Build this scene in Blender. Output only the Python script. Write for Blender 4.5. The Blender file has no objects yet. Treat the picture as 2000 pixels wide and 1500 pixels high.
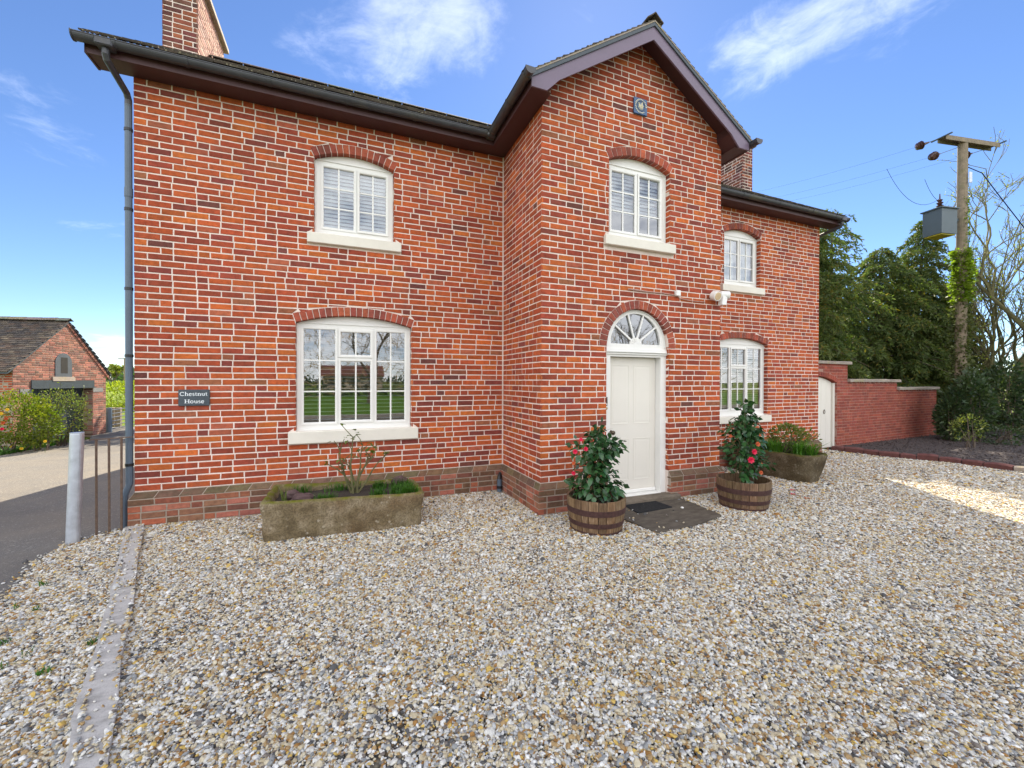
import bpy, math, random
import numpy as np
from mathutils import Vector, Matrix

rnd = random.Random(7)
PI = math.pi
scene = bpy.context.scene
COL = scene.collection

# ---------------------------------------------------------------- camera
def cam_axes(yaw, pitch, roll):
    F = Vector((math.sin(yaw) * math.cos(pitch), math.cos(yaw) * math.cos(pitch), math.sin(pitch)))
    R = Vector((math.cos(yaw), -math.sin(yaw), 0))
    U = R.cross(F)
    return R * math.cos(roll) + U * math.sin(roll), U * math.cos(roll) - R * math.sin(roll), F
CR, CU, CF = cam_axes(0.3857, -0.0061, 0.0028)
CP = Vector((2.206, -6.0, 1.68))
FPX = 811.06
cd = bpy.data.cameras.new('camera')
cam = bpy.data.objects.new('camera', cd)
COL.objects.link(cam)
cd.sensor_width = 36
cd.lens = FPX / 2000 * 36
cd.clip_start = 0.05
cd.clip_end = 3000
cam.matrix_world = Matrix(((CR.x, CU.x, -CF.x, CP.x), (CR.y, CU.y, -CF.y, CP.y), (CR.z, CU.z, -CF.z, CP.z), (0, 0, 0, 1)))
scene.camera = cam
def depth_of(p):
    return (Vector(p) - CP).dot(CF)
def pix(p):
    d = Vector(p) - CP
    z = max(d.dot(CF), 1e-3)
    return 1000 + FPX * d.dot(CR) / z, 750 - FPX * d.dot(CU) / z
def ray(u, v):
    return CF + CR * ((u - 1000) / FPX) + CU * ((750 - v) / FPX)
def at_depth(u, v, d):
    return CP + ray(u, v) * d
def ground_at(u, v, z=0.0):
    r = ray(u, v)
    return CP + r * ((z - CP.z) / r.z)

# ---------------------------------------------------------------- sky, sun, exposure
SUN_EL = math.radians(42.2)
SUN_AZ = math.radians(32.7)          # from +Y towards +X
world = bpy.data.worlds.new('World')
scene.world = world
world.use_nodes = True
wt = world.node_tree
for n in list(wt.nodes):
    wt.nodes.remove(n)
def WN(t, **kw):
    n = wt.nodes.new(t)
    for k, v in kw.items():
        setattr(n, k, v)
    return n
def wmath(op, a, b=None, c=None, clamp=False):
    n = WN('ShaderNodeMath', operation=op, use_clamp=clamp)
    for i, x in enumerate((a, b, c)):
        if x is None:
            continue
        if isinstance(x, (int, float)):
            n.inputs[i].default_value = x
        else:
            wt.links.new(x, n.inputs[i])
    return n.outputs[0]
sky = WN('ShaderNodeTexSky', sky_type='NISHITA')
sky.sun_disc = False
sky.sun_elevation = SUN_EL
sky.sun_rotation = SUN_AZ
sky.altitude = 0
sky.air_density = 0.8
sky.dust_density = 0.04
sky.ozone_density = 4.0
tc = WN('ShaderNodeTexCoord')
sep = WN('ShaderNodeSeparateXYZ')
wt.links.new(tc.outputs['Generated'], sep.inputs[0])
dz = wmath('MAXIMUM', sep.outputs[2], 0.0)
den = wmath('ADD', dz, 0.16)
cmb = WN('ShaderNodeCombineXYZ')
wt.links.new(wmath('DIVIDE', sep.outputs[0], den), cmb.inputs[0])
wt.links.new(wmath('DIVIDE', sep.outputs[1], den), cmb.inputs[1])
def wnoise(scale, detail, rough, off=0.0, dist=0.0):
    mp = WN('ShaderNodeMapping')
    mp.inputs['Location'].default_value = (off, off * 0.7, off * 0.3)
    wt.links.new(cmb.outputs[0], mp.inputs['Vector'])
    n = WN('ShaderNodeTexNoise')
    n.inputs['Scale'].default_value = scale
    n.inputs['Detail'].default_value = detail
    n.inputs['Roughness'].default_value = rough
    n.inputs['Distortion'].default_value = dist
    wt.links.new(mp.outputs[0], n.inputs['Vector'])
    return n.outputs['Fac']
# cloud cover: a noise field, thickened out of view for fill light, with the clouds of the photograph where they stand
def blob(u, v, w):
    d = ray(u, v).normalized()
    dp = WN('ShaderNodeVectorMath', operation='DOT_PRODUCT')
    wt.links.new(tc.outputs['Generated'], dp.inputs[0])
    dp.inputs[1].default_value = d
    a = wmath('SUBTRACT', 1.0, dp.outputs['Value'])
    return wmath('POWER', 2.718, wmath('MULTIPLY', a, -2.0 / (w * w)))
cover = None
for (u, v, w, k) in ((690, -20, .16, .30), (830, 40, .11, .30), (900, 10, .10, .22), (1620, -10, .13, .30), (1720, 20, .10, .22), (1420, 100, .07, .20),
                     (1480, 110, .05, .15), (1130, 35, .035, .14), (60, 225, .06, .10), (160, 360, .09, .08), (30, 360, .07, .07), (1570, 355, .05, .10),
                     (430, 60, .05, .10), (240, 680, .05, .22), (300, 660, .05, .15), (1180, 30, .03, .1)):
    b = wmath('MULTIPLY', blob(u, v, w), k * .95)
    cover = b if cover is None else wmath('ADD', cover, b)
# added cloud cover out of view, raised to fill the shaded facade with light
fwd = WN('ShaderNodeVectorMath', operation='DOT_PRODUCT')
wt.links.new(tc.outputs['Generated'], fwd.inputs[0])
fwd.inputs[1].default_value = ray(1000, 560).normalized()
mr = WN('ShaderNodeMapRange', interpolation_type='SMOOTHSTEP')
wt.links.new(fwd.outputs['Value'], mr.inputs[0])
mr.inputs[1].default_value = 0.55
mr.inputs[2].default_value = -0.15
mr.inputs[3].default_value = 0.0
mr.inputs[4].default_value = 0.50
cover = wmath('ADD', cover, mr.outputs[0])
nz = wmath('ADD', wmath('MULTIPLY', wnoise(1.9, 12, .62, 3.1, .5), .72), wmath('MULTIPLY', wnoise(7.0, 8, .66, 8.7, .8), .28))
nz = wmath('MULTIPLY_ADD', nz, 1.75, -.375)
dens = wmath('SUBTRACT', wmath('ADD', nz, cover), 0.66)
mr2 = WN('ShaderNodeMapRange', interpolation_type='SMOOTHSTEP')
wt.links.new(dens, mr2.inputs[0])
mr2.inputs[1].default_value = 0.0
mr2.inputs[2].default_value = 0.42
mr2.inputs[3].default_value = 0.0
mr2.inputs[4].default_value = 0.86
CLOUD = 1.0
hs = WN('ShaderNodeHueSaturation')
hs.inputs['Saturation'].default_value = 1.07
hs.inputs['Value'].default_value = 1.0
hs.inputs['Hue'].default_value = 0.505
wt.links.new(sky.outputs[0], hs.inputs['Color'])
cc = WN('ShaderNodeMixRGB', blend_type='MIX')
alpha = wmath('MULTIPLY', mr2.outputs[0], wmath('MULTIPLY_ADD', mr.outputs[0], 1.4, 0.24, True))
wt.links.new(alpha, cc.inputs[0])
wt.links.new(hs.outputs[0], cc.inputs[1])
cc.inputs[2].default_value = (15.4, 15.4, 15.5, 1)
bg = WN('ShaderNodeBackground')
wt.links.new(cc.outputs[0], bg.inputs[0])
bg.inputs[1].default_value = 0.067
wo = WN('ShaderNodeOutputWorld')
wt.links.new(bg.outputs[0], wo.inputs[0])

ld = bpy.data.lights.new('sun', 'SUN')
ld.energy = 4.2
ld.angle = math.radians(0.53)
ld.color = (1.0, 0.90, 0.72)
sun = bpy.data.objects.new('sun', ld)
COL.objects.link(sun)
TO_SUN = Vector((math.sin(SUN_AZ) * math.cos(SUN_EL), math.cos(SUN_AZ) * math.cos(SUN_EL), math.sin(SUN_EL)))
sun.rotation_euler = TO_SUN.to_track_quat('Z', 'Y').to_euler()
sun.location = (10, 10, 30)
scene.view_settings.view_transform = 'Standard'
scene.view_settings.look = 'None'
scene.view_settings.exposure = 1.65
scene.view_settings.gamma = 1.0
scene.view_settings.use_curve_mapping = False
scene.render.engine = 'CYCLES'
scene.cycles.max_bounces = 8
scene.cycles.transparent_max_bounces = 16
scene.cycles.use_denoising = True

# ---------------------------------------------------------------- materials
def lin(r, g, b):
    f = lambda c: (c / 255 / 12.92) if c / 255 <= .04045 else ((c / 255 + .055) / 1.055) ** 2.4
    return (f(r), f(g), f(b))
class Mat:
    def __init__(s, name):
        s.m = bpy.data.materials.new(name)
        s.m.use_nodes = True
        s.t = s.m.node_tree
        s.b = s.t.nodes['Principled BSDF']
        s.out = s.t.nodes['Material Output']
    def n(s, t, **kw):
        n = s.t.nodes.new(t)
        for k, v in kw.items():
            setattr(n, k, v)
        return n
    def link(s, a, b):
        s.t.links.new(a, b)
    def set(s, **kw):
        for k, v in kw.items():
            s.b.inputs[k.replace('_', ' ')].default_value = v if not (isinstance(v, tuple) and len(v) == 3) else (*v, 1)
        return s
    def coord(s, obj=False):
        if obj:
            return s.n('ShaderNodeTexCoord').outputs['Object']
        return s.n('ShaderNodeNewGeometry').outputs['Position']
    def noise(s, scale, detail=4, rough=.55, vec=None, stretch=None):
        v = vec or s.coord()
        if stretch:
            mp = s.n('ShaderNodeMapping')
            mp.inputs['Scale'].default_value = stretch
            s.link(v, mp.inputs['Vector'])
            v = mp.outputs[0]
        n = s.n('ShaderNodeTexNoise')
        n.inputs['Scale'].default_value = scale
        n.inputs['Detail'].default_value = detail
        n.inputs['Roughness'].default_value = rough
        s.link(v, n.inputs['Vector'])
        return n.outputs['Fac']
    def ramp(s, fac, stops, interp='LINEAR'):
        r = s.n('ShaderNodeValToRGB')
        r.color_ramp.interpolation = interp
        e = r.color_ramp.elements
        while len(e) < len(stops):
            e.new(0.5)
        for el, (p, c) in zip(e, stops):
            el.position = p
            el.color = (*c, 1) if not isinstance(c, (int, float)) else (c, c, c, 1)
        s.link(fac, r.inputs[0])
        return r.outputs[0]
    def mix(s, fac, a, b, mode='MIX'):
        m = s.n('ShaderNodeMixRGB', blend_type=mode)
        for i, x in enumerate((fac, a, b)):
            if isinstance(x, (int, float)):
                m.inputs[i].default_value = x if i == 0 else (x, x, x, 1)
            elif isinstance(x, tuple):
                m.inputs[i].default_value = (*x, 1)
            else:
                s.link(x, m.inputs[i])
        return m.outputs[0]
    def math(s, op, a, b=None, clamp=False):
        m = s.n('ShaderNodeMath', operation=op, use_clamp=clamp)
        for i, x in enumerate((a, b)):
            if x is None:
                continue
            if isinstance(x, (int, float)):
                m.inputs[i].default_value = x
            else:
                s.link(x, m.inputs[i])
        return m.outputs[0]
    def attr(s, name='Col', typ='GEOMETRY'):
        a = s.n('ShaderNodeAttribute')
        a.attribute_name = name
        a.attribute_type = typ
        return a
    def col(s, sock):
        s.link(sock, s.b.inputs['Base Color'])
        return s
    def bump(s, h, strength=.4, dist=.01):
        b = s.n('ShaderNodeBump')
        b.inputs['Strength'].default_value = strength
        b.inputs['Distance'].default_value = dist
        s.link(h, b.inputs['Height'])
        s.link(b.outputs[0], s.b.inputs['Normal'])
        return s

def plain(name, c, rough=.6, var=.12, scale=9.0, bump=0.0, metal=0.0, spec=.5, dirt=None):
    m = Mat(name)
    n = m.noise(scale, 5, .6)
    k = m.ramp(n, [(.25, tuple(x * (1 - var) for x in c)), (.75, tuple(min(1, x * (1 + var)) for x in c))])
    if dirt:
        k = m.mix(m.ramp(m.noise(scale * .35, 6, .65), [(.52, 0.0), (.72, dirt[1])]), k, dirt[0])
    m.col(k)
    m.set(Roughness=rough, Metallic=metal, Specular_IOR_Level=spec)
    if bump:
        m.bump(m.noise(scale * 12, 3, .6), bump, .003)
    return m.m

def brick_mat(name='brick_face', sat=1.0):
    m = Mat(name)
    a = m.attr().outputs['Color']
    n1 = m.noise(17, 7, .72)
    c = m.mix(1.0, a, m.ramp(n1, [(.25, .55), (.5, 1.0), (.78, 1.38)]), 'MULTIPLY')
    streak = m.noise(30, 3, .6, stretch=(.35, .35, 2.2))
    c = m.mix(m.ramp(streak, [(.50, 0.0), (.75, .45)]), c, (.20, .052, .04))
    spk = m.noise(170, 2, .5)
    c = m.mix(m.ramp(spk, [(.66, 0.0), (.74, .7)]), c, (.05, .025, .025))
    lich = m.noise(95, 2, .5)
    c = m.mix(m.ramp(lich, [(.72, 0.0), (.80, .25)]), c, (.5, .38, .3))
    c = m.mix(1.0, c, m.ramp(m.noise(.8, 5, .6), [(.3, .86), (.7, 1.12)]), 'MULTIPLY')
    c = m.mix(m.ramp(m.noise(1.7, 6, .7, stretch=(1.6, 1.6, .35)), [(.56, 0.0), (.78, .42)]), c, (.13, .055, .04))
    m.col(c)
    m.set(Roughness=.88, Specular_IOR_Level=.3)
    m.bump(m.math('ADD', m.noise(60, 4, .6), m.math('MULTIPLY', m.noise(240, 2, .5), .5)), .55, .004)
    return m.m
def mortar_mat(name, c, c2):
    m = Mat(name)
    k = m.ramp(m.noise(7, 6, .65), [(.3, c2), (.6, c)])
    k = m.mix(m.ramp(m.noise(1.3, 5, .6), [(.42, 0.0), (.72, .45)]), k, (.42, .34, .28))
    k = m.mix(m.ramp(m.noise(45, 4, .7), [(.55, 0.0), (.75, .4)]), k, (.38, .27, .22))
    m.col(k)
    m.set(Roughness=.95, Specular_IOR_Level=.2)
    m.bump(m.noise(120, 3, .6), .5, .003)
    return m.m

MT = {}
MT['brick'] = brick_mat()
MT['mortar'] = mortar_mat('lime_mortar', (.80, .68, .61), (.70, .58, .51))
MT['mortar_red'] = mortar_mat('pink_mortar', (.36, .19, .15), (.29, .14, .11))
MT['mortar_dark'] = mortar_mat('old_mortar', (.36, .29, .23), (.22, .18, .14))
MT['white'] = plain('white_frame_paint', (.77, .755, .72), .35, .03, 3.0, 0, 0, .5)
MT['cream'] = plain('cream_door_paint', (.72, .68, .61), .33, .03, 2.5, .02)
MT['sill'] = plain('cream_masonry_paint', (.72, .675, .59), .6, .05, 6.0, .1, dirt=((.45, .40, .32), .18))
MT['fascia'] = plain('plum_soffit_board', (.060, .022, .024), .5, .1, 3.0, .03)
MT['barge'] = plain('plum_barge_board', (.15, .11, .165), .45, .1, 3.0, .03)
MT['gutter'] = plain('black_gutter_plastic', (.045, .046, .055), .42, .25, 5.0, .03, dirt=((.12, .105, .05), .5))
MT['pipe'] = plain('slate_blue_pipe', (.085, .115, .155), .45, .12, 5.0, .03)
MT['beam'] = plain('dark_steel_beam', (.035, .048, .06), .6, .2, 6)
MT['steel'] = plain('galvanised_steel', (.50, .53, .58), .42, .14, 12.0, .08, .55, dirt=((.28, .29, .31), .5))
MT['rust'] = plain('rusty_iron_bar', (.13, .085, .06), .8, .35, 25.0, .3)
MT['black'] = plain('black_plastic', (.012, .012, .014), .35, .1)
MT['matte_black'] = plain('matte_black_wire', (.01, .01, .012), 1.0, .1, 9, 0, 0, 0.0)
MT['plasticw'] = plain('white_plastic', (.78, .77, .74), .4, .04)
MT['brass'] = plain('aged_brass', (.40, .27, .10), .35, .15, 40, 0, .9)
MT['bronze'] = plain('dark_bronze', (.13, .10, .07), .3, .2, 40, 0, .9)
MT['soil'] = plain('dark_soil', (.035, .026, .02), .95, .5, 40, .8)
MT['slat'] = plain('white_blind_slat', (.88, .88, .88), .45, .03)
MT['slat_beige'] = plain('beige_blind_slat', (.62, .54, .43), .5, .05)
MT['curtain'] = plain('pale_curtain', (.7, .7, .68), .9, .05)
MT['dark'] = plain('vent_shade', (.02, .018, .016), .9, .2)
MT['room'] = plain('room_plaster', (.30, .25, .18), .9, .1)
MT['wood'] = plain('weathered_wood', (.20, .16, .12), .85, .3, 15, .4)
MT['terr'] = plain('brown_insulator', (.06, .025, .02), .25, .1)
MT['grey_metal'] = plain('grey_metal_box', (.075, .10, .115), .5, .08, 5, 0, .2)
MT['red_kerb'] = plain('red_sandstone', (.115, .042, .037), .9, .3, 14, .6)
MT['slate'] = plain('slate_plate', (.05, .065, .08), .55, .25, 30, .15)
MT['letter'] = plain('white_lettering', (.78, .82, .84), .5, .02)
MT['blue_tile'] = plain('blue_glaze', (.03, .09, .21), .25, .3, 30, .05)
MT['cream_relief'] = plain('cream_relief', (.66, .60, .44), .4, .15, 60, .1)
MT['render'] = plain('pink_lime_render', (.60, .42, .34), .9, .2, 8, .5, dirt=((.30, .18, .14), .6))
MT['coping'] = plain('sandstone_coping', (.30, .25, .21), .9, .2, 10, .4, dirt=((.32, .27, .05), .5))
MT['pad'] = plain('grey_padstone', (.20, .20, .20), .9, .2, 10, .3)
MT['vent'] = plain('grey_stone_surround', (.075, .088, .105), .85, .15, 8, .3)
MT['rubber'] = plain('black_rubber', (.012, .013, .016), .7, .2, 20, .3)
MT['mulch'] = plain('slate_mulch', (.055, .042, .040), .95, .5, 60, 1.0)

def glass_mat():
    m = Mat('window_glass')
    t = m.t
    t.nodes.remove(m.b)
    tr = m.n('ShaderNodeBsdfTransparent')
    tr.inputs[0].default_value = (.90, .94, .95, 1)
    gl = m.n('ShaderNodeBsdfGlossy')
    gl.inputs['Color'].default_value = (.95, .97, 1, 1)
    gl.inputs['Roughness'].default_value = 0.0
    fr = m.n('ShaderNodeFresnel')
    fr.inputs[0].default_value = 1.75
    wob = m.n('ShaderNodeBump')
    wob.inputs['Strength'].default_value = .04
    wob.inputs['Distance'].default_value = .01
    m.link(m.noise(3.0, 1, .4), wob.inputs['Height'])
    m.link(wob.outputs[0], gl.inputs['Normal'])
    k = m.math('ADD', m.math('MULTIPLY', fr.outputs[0], 1.9), .06, True)
    mx = m.n('ShaderNodeMixShader')
    m.link(k, mx.inputs[0])
    m.link(tr.outputs[0], mx.inputs[1])
    m.link(gl.outputs[0], mx.inputs[2])
    m.link(mx.outputs[0], m.out.inputs[0])
    return m.m
MT['glass'] = glass_mat()

def leaf_mat(name, c1, c2, rough=.5, trans=.35, spec=.4, scale=3.0):
    m = Mat(name)
    a = m.attr().outputs['Color']
    k = m.ramp(m.noise(scale, 3, .6), [(.3, c1), (.7, c2)])
    k = m.mix(1.0, k, a, 'MULTIPLY')
    m.col(k)
    m.set(Roughness=rough, Specular_IOR_Level=spec)
    tl = m.n('ShaderNodeBsdfTranslucent')
    m.link(m.mix(1.0, k, (1.3, 1.5, .6), 'MULTIPLY'), tl.inputs[0])
    mx = m.n('ShaderNodeMixShader')
    mx.inputs[0].default_value = trans
    m.link(m.b.outputs[0], mx.inputs[1])
    m.link(tl.outputs[0], mx.inputs[2])
    m.link(mx.outputs[0], m.out.inputs[0])
    return m.m
MT['conifer'] = leaf_mat('conifer_spray', (.062, .098, .030), (.120, .148, .044), .6, .38, .3, .9)
MT['camellia'] = leaf_mat('camellia_leaf', (.020, .066, .024), (.038, .100, .032), .25, .15, .55, 12)
MT['shrub'] = leaf_mat('shrub_leaf', (.07, .13, .012), (.15, .19, .02), .5, .4, .35, 4)
MT['shrub_grey'] = leaf_mat('sage_shrub_leaf', (.09, .14, .035), (.16, .20, .05), .55, .35, .3, 6)
MT['ivy'] = leaf_mat('ivy_leaf', (.09, .15, .012), (.19, .25, .02), .45, .4, .4, 5)
MT['ivy_dull'] = leaf_mat('shaded_ivy_leaf', (.055, .075, .02), (.10, .11, .035), .5, .3, .3, 5)  # darker ivy copy with shade put into its colour
MT['darkleaf'] = leaf_mat('dark_laurel_leaf', (.025, .055, .026), (.050, .085, .034), .45, .28, .4, 4)
MT['bud'] = leaf_mat('spring_bud_leaf', (.16, .19, .03), (.28, .29, .06), .6, .4, .3, 5)
MT['grassblade'] = leaf_mat('grass_blade', (.035, .11, .012), (.07, .17, .02), .5, .35, .3, 10)
MT['strap'] = leaf_mat('strap_leaf', (.06, .17, .015), (.11, .24, .03), .45, .4, .4, 10)
MT['hedge'] = leaf_mat('sunlit_hedge_leaf', (.16, .24, .015), (.27, .33, .03), .55, .4, .3, 3)
MT['petal'] = plain('pink_petal', (.62, .012, .06), .5, .15, 30)
MT['petal_orange'] = plain('faded_petal', (.50, .10, .03), .6, .3, 30)
MT['yellow'] = plain('yellow_petal', (.75, .52, .03), .6, .15, 30)
MT['bark'] = plain('tree_bark', (.10, .075, .055), .9, .35, 14, .6)
MT['bark_green'] = plain('mossy_bark', (.12, .11, .045), .9, .4, 14, .6)

def stone_mat(name='mossy_trough_stone', dk=1.0):
    m = Mat(name)
    n = m.noise(5, 7, .65)
    k = m.ramp(n, [(.25, (.075, .058, .034)), (.48, (.23, .19, .125)), (.70, (.42, .37, .29))])
    k = m.mix(m.ramp(m.noise(2.1, 5, .6), [(.45, 0.0), (.7, .6)]), k, (.17, .105, .055))
    vor = m.n('ShaderNodeTexVoronoi')
    vor.inputs['Scale'].default_value = 16
    m.link(m.coord(), vor.inputs['Vector'])
    k = m.mix(m.math('MULTIPLY', m.ramp(vor.outputs['Distance'], [(.16, .8), (.26, 0.0)]), m.ramp(m.noise(3, 3, .6), [(.45, 0.0), (.6, 1.0)])), k, (.50, .48, .43))
    k = m.mix(m.ramp(m.noise(60, 3, .6), [(.42, .5), (.55, 0.0)]), k, (.075, .06, .045))
    geo = m.n('ShaderNodeNewGeometry')
    sp = m.n('ShaderNodeSeparateXYZ')
    m.link(geo.outputs['Normal'], sp.inputs[0])
    moss = m.math('MULTIPLY', m.ramp(sp.outputs[2], [(.2, 0.0), (.7, 1.0)]), m.ramp(m.noise(8, 5, .7), [(.36, 0.0), (.56, 1.0)]))
    k = m.mix(moss, k, (.135, .145, .015))
    if dk < 1:
        k = m.mix(1.0, k, (dk, dk * .93, dk * .8), 'MULTIPLY')
    m.col(k)
    m.set(Roughness=.95, Specular_IOR_Level=.2)
    m.bump(m.math('ADD', m.noise(24, 6, .65), m.math('MULTIPLY', m.noise(110, 3, .6), .4)), .9, .012)
    return m.m
MT['stone'] = stone_mat('mossy_trough_stone', .86)
MT['stone_dark'] = stone_mat('dark_trough_stone', .5)  # same stone, tinted darker and browner all over
def stave_mat():
    m = Mat('oak_barrel_stave')
    a = m.attr().outputs['Color']
    g = m.noise(14, 5, .6, vec=m.coord(True), stretch=(6, 6, .35))
    k = m.ramp(g, [(.25, (.07, .038, .02)), (.5, (.17, .105, .06)), (.75, (.27, .20, .14))])
    k = m.mix(1.0, k, a, 'MULTIPLY')
    k = m.mix(m.ramp(m.noise(9, 4, .6), [(.5, 0.0), (.75, .6)]), k, (.055, .035, .02))
    m.col(k)
    m.set(Roughness=.8, Specular_IOR_Level=.3)
    m.bump(g, .5, .004)
    return m.m
MT['stave'] = stave_mat()
MT['hoop'] = plain('rusted_hoop', (.060, .026, .022), .75, .4, 30, .3, .2)
def tile_mat(name, c):
    m = Mat(name)
    a = m.attr().outputs['Color']
    k = m.mix(1.0, a, m.ramp(m.noise(20, 5, .65), [(.3, .65), (.7, 1.2)]), 'MULTIPLY')
    vor = m.n('ShaderNodeTexVoronoi')
    vor.inputs['Scale'].default_value = 26
    m.link(m.coord(), vor.inputs['Vector'])
    k = m.mix(m.ramp(vor.outputs['Distance'], [(.16, .8), (.26, 0.0)]), k, c)
    m.col(k)
    m.set(Roughness=.9, Specular_IOR_Level=.25)
    m.bump(m.noise(60, 4, .6), .6, .004)
    return m.m
MT['tile'] = tile_mat('lichen_roof_tile', (.42, .38, .27))
MT['tile_old'] = tile_mat('old_garage_tile', (.20, .18, .14))
def asphalt_mat():
    m = Mat('worn_asphalt')
    k = m.ramp(m.noise(120, 3, .75), [(.3, (.06, .058, .06)), (.52, (.14, .13, .118)), (.75, (.34, .31, .265))])
    vor = m.n('ShaderNodeTexVoronoi')
    vor.inputs['Scale'].default_value = 38
    m.link(m.coord(), vor.inputs['Vector'])
    sp = m.n('ShaderNodeSeparateColor')
    m.link(vor.outputs['Color'], sp.inputs[0])
    k = m.mix(m.math('MULTIPLY', m.ramp(sp.outputs[0], [(.55, 0.0), (1.0, .75)]), m.ramp(vor.outputs['Distance'], [(.2, 1.0), (.5, 0.0)])), k, (.36, .33, .28))
    k = m.mix(m.ramp(m.noise(.9, 7, .65), [(.38, 0.0), (.72, .6)]), k, (.22, .185, .14))
    k = m.mix(m.ramp(m.noise(.35, 6, .6), [(.52, 0.0), (.66, .5)]), k, (.065, .062, .062))
    m.col(k)
    m.set(Roughness=.92, Specular_IOR_Level=.3)
    m.bump(m.noise(150, 2, .6), .5, .006)
    return m.m
MT['asphalt'] = asphalt_mat()
PEB = [(0.0, (.61, .59, .53)), (.18, (.54, .47, .33)), (.34, (.71, .70, .66)), (.45, (.37, .245, .11)), (.545, (.46, .385, .255)), (.64, (.27, .275, .27)),
       (.72, (.31, .16, .045)), (.77, (.45, .45, .44)), (.84, (.085, .083, .082)), (.90, (.185, .155, .13)), (.96, (.54, .37, .10))]
def pebble_mat():
    m = Mat('river_pebble')
    a = m.attr('peb', 'INSTANCER')
    k = m.ramp(a.outputs['Fac'], PEB, 'CONSTANT')
    k = m.mix(1.0, k, m.ramp(m.noise(70, 3, .6), [(.3, .72), (.7, 1.12)]), 'MULTIPLY')
    m.col(k)
    m.set(Roughness=.75, Specular_IOR_Level=.35)
    return m.m
MT['pebble'] = pebble_mat()
def gravelbase_mat():
    m = Mat('gravel_bed')
    vor = m.n('ShaderNodeTexVoronoi')
    vor.inputs['Scale'].default_value = 42
    m.link(m.coord(), vor.inputs['Vector'])
    sp = m.n('ShaderNodeSeparateColor')
    m.link(vor.outputs['Color'], sp.inputs[0])
    k = m.ramp(sp.outputs[0], PEB, 'CONSTANT')
    k = m.mix(1.0, k, m.ramp(vor.outputs['Distance'], [(.1, .35), (.7, .06)]), 'MULTIPLY')  # shade of the gaps between pebbles put into the colour
    m.col(k)
    m.set(Roughness=.9)
    m.bump(m.math('SUBTRACT', 1.0, vor.outputs['Distance']), .8, .012)
    return m.m
MT['gravelbase'] = gravelbase_mat()
def concrete_mat(name, a, b, c):
    m = Mat(name)
    k = m.ramp(m.noise(6, 7, .65, stretch=(1, 2.2, 1)), [(.25, a), (.5, b), (.75, c)])
    k = m.mix(m.ramp(m.noise(130, 2, .6), [(.3, .5), (.45, 0.0)]), k, a)
    m.col(k)
    m.set(Roughness=.9, Specular_IOR_Level=.3)
    m.bump(m.noise(45, 5, .65), .6, .006)
    return m.m
MT['concrete'] = concrete_mat('worn_concrete', (.22, .21, .195), (.42, .40, .375), (.58, .56, .53))
MT['slab'] = concrete_mat('dark_stone_slab', (.055, .045, .035), (.095, .08, .062), (.15, .128, .10))
MT['step'] = concrete_mat('worn_sandstone_step', (.085, .068, .05), (.155, .125, .095), (.24, .20, .155))
def grass_mat(name, a, b, c):
    m = Mat(name)
    k = m.ramp(m.noise(2.2, 8, .7), [(.25, a), (.5, b), (.75, c)])
    k = m.mix(1.0, k, m.ramp(m.noise(40, 3, .7), [(.3, .6), (.7, 1.3)]), 'MULTIPLY')
    m.col(k)
    m.set(Roughness=.95, Specular_IOR_Level=.1)
    m.bump(m.noise(60, 3, .7), .8, .03)
    return m.m
MT['field'] = grass_mat('field_grass', (.08, .13, .018), (.13, .18, .025), (.20, .22, .05))
MT['lawn'] = grass_mat('lawn_grass', (.05, .12, .012), (.08, .17, .015), (.12, .21, .03))

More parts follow.
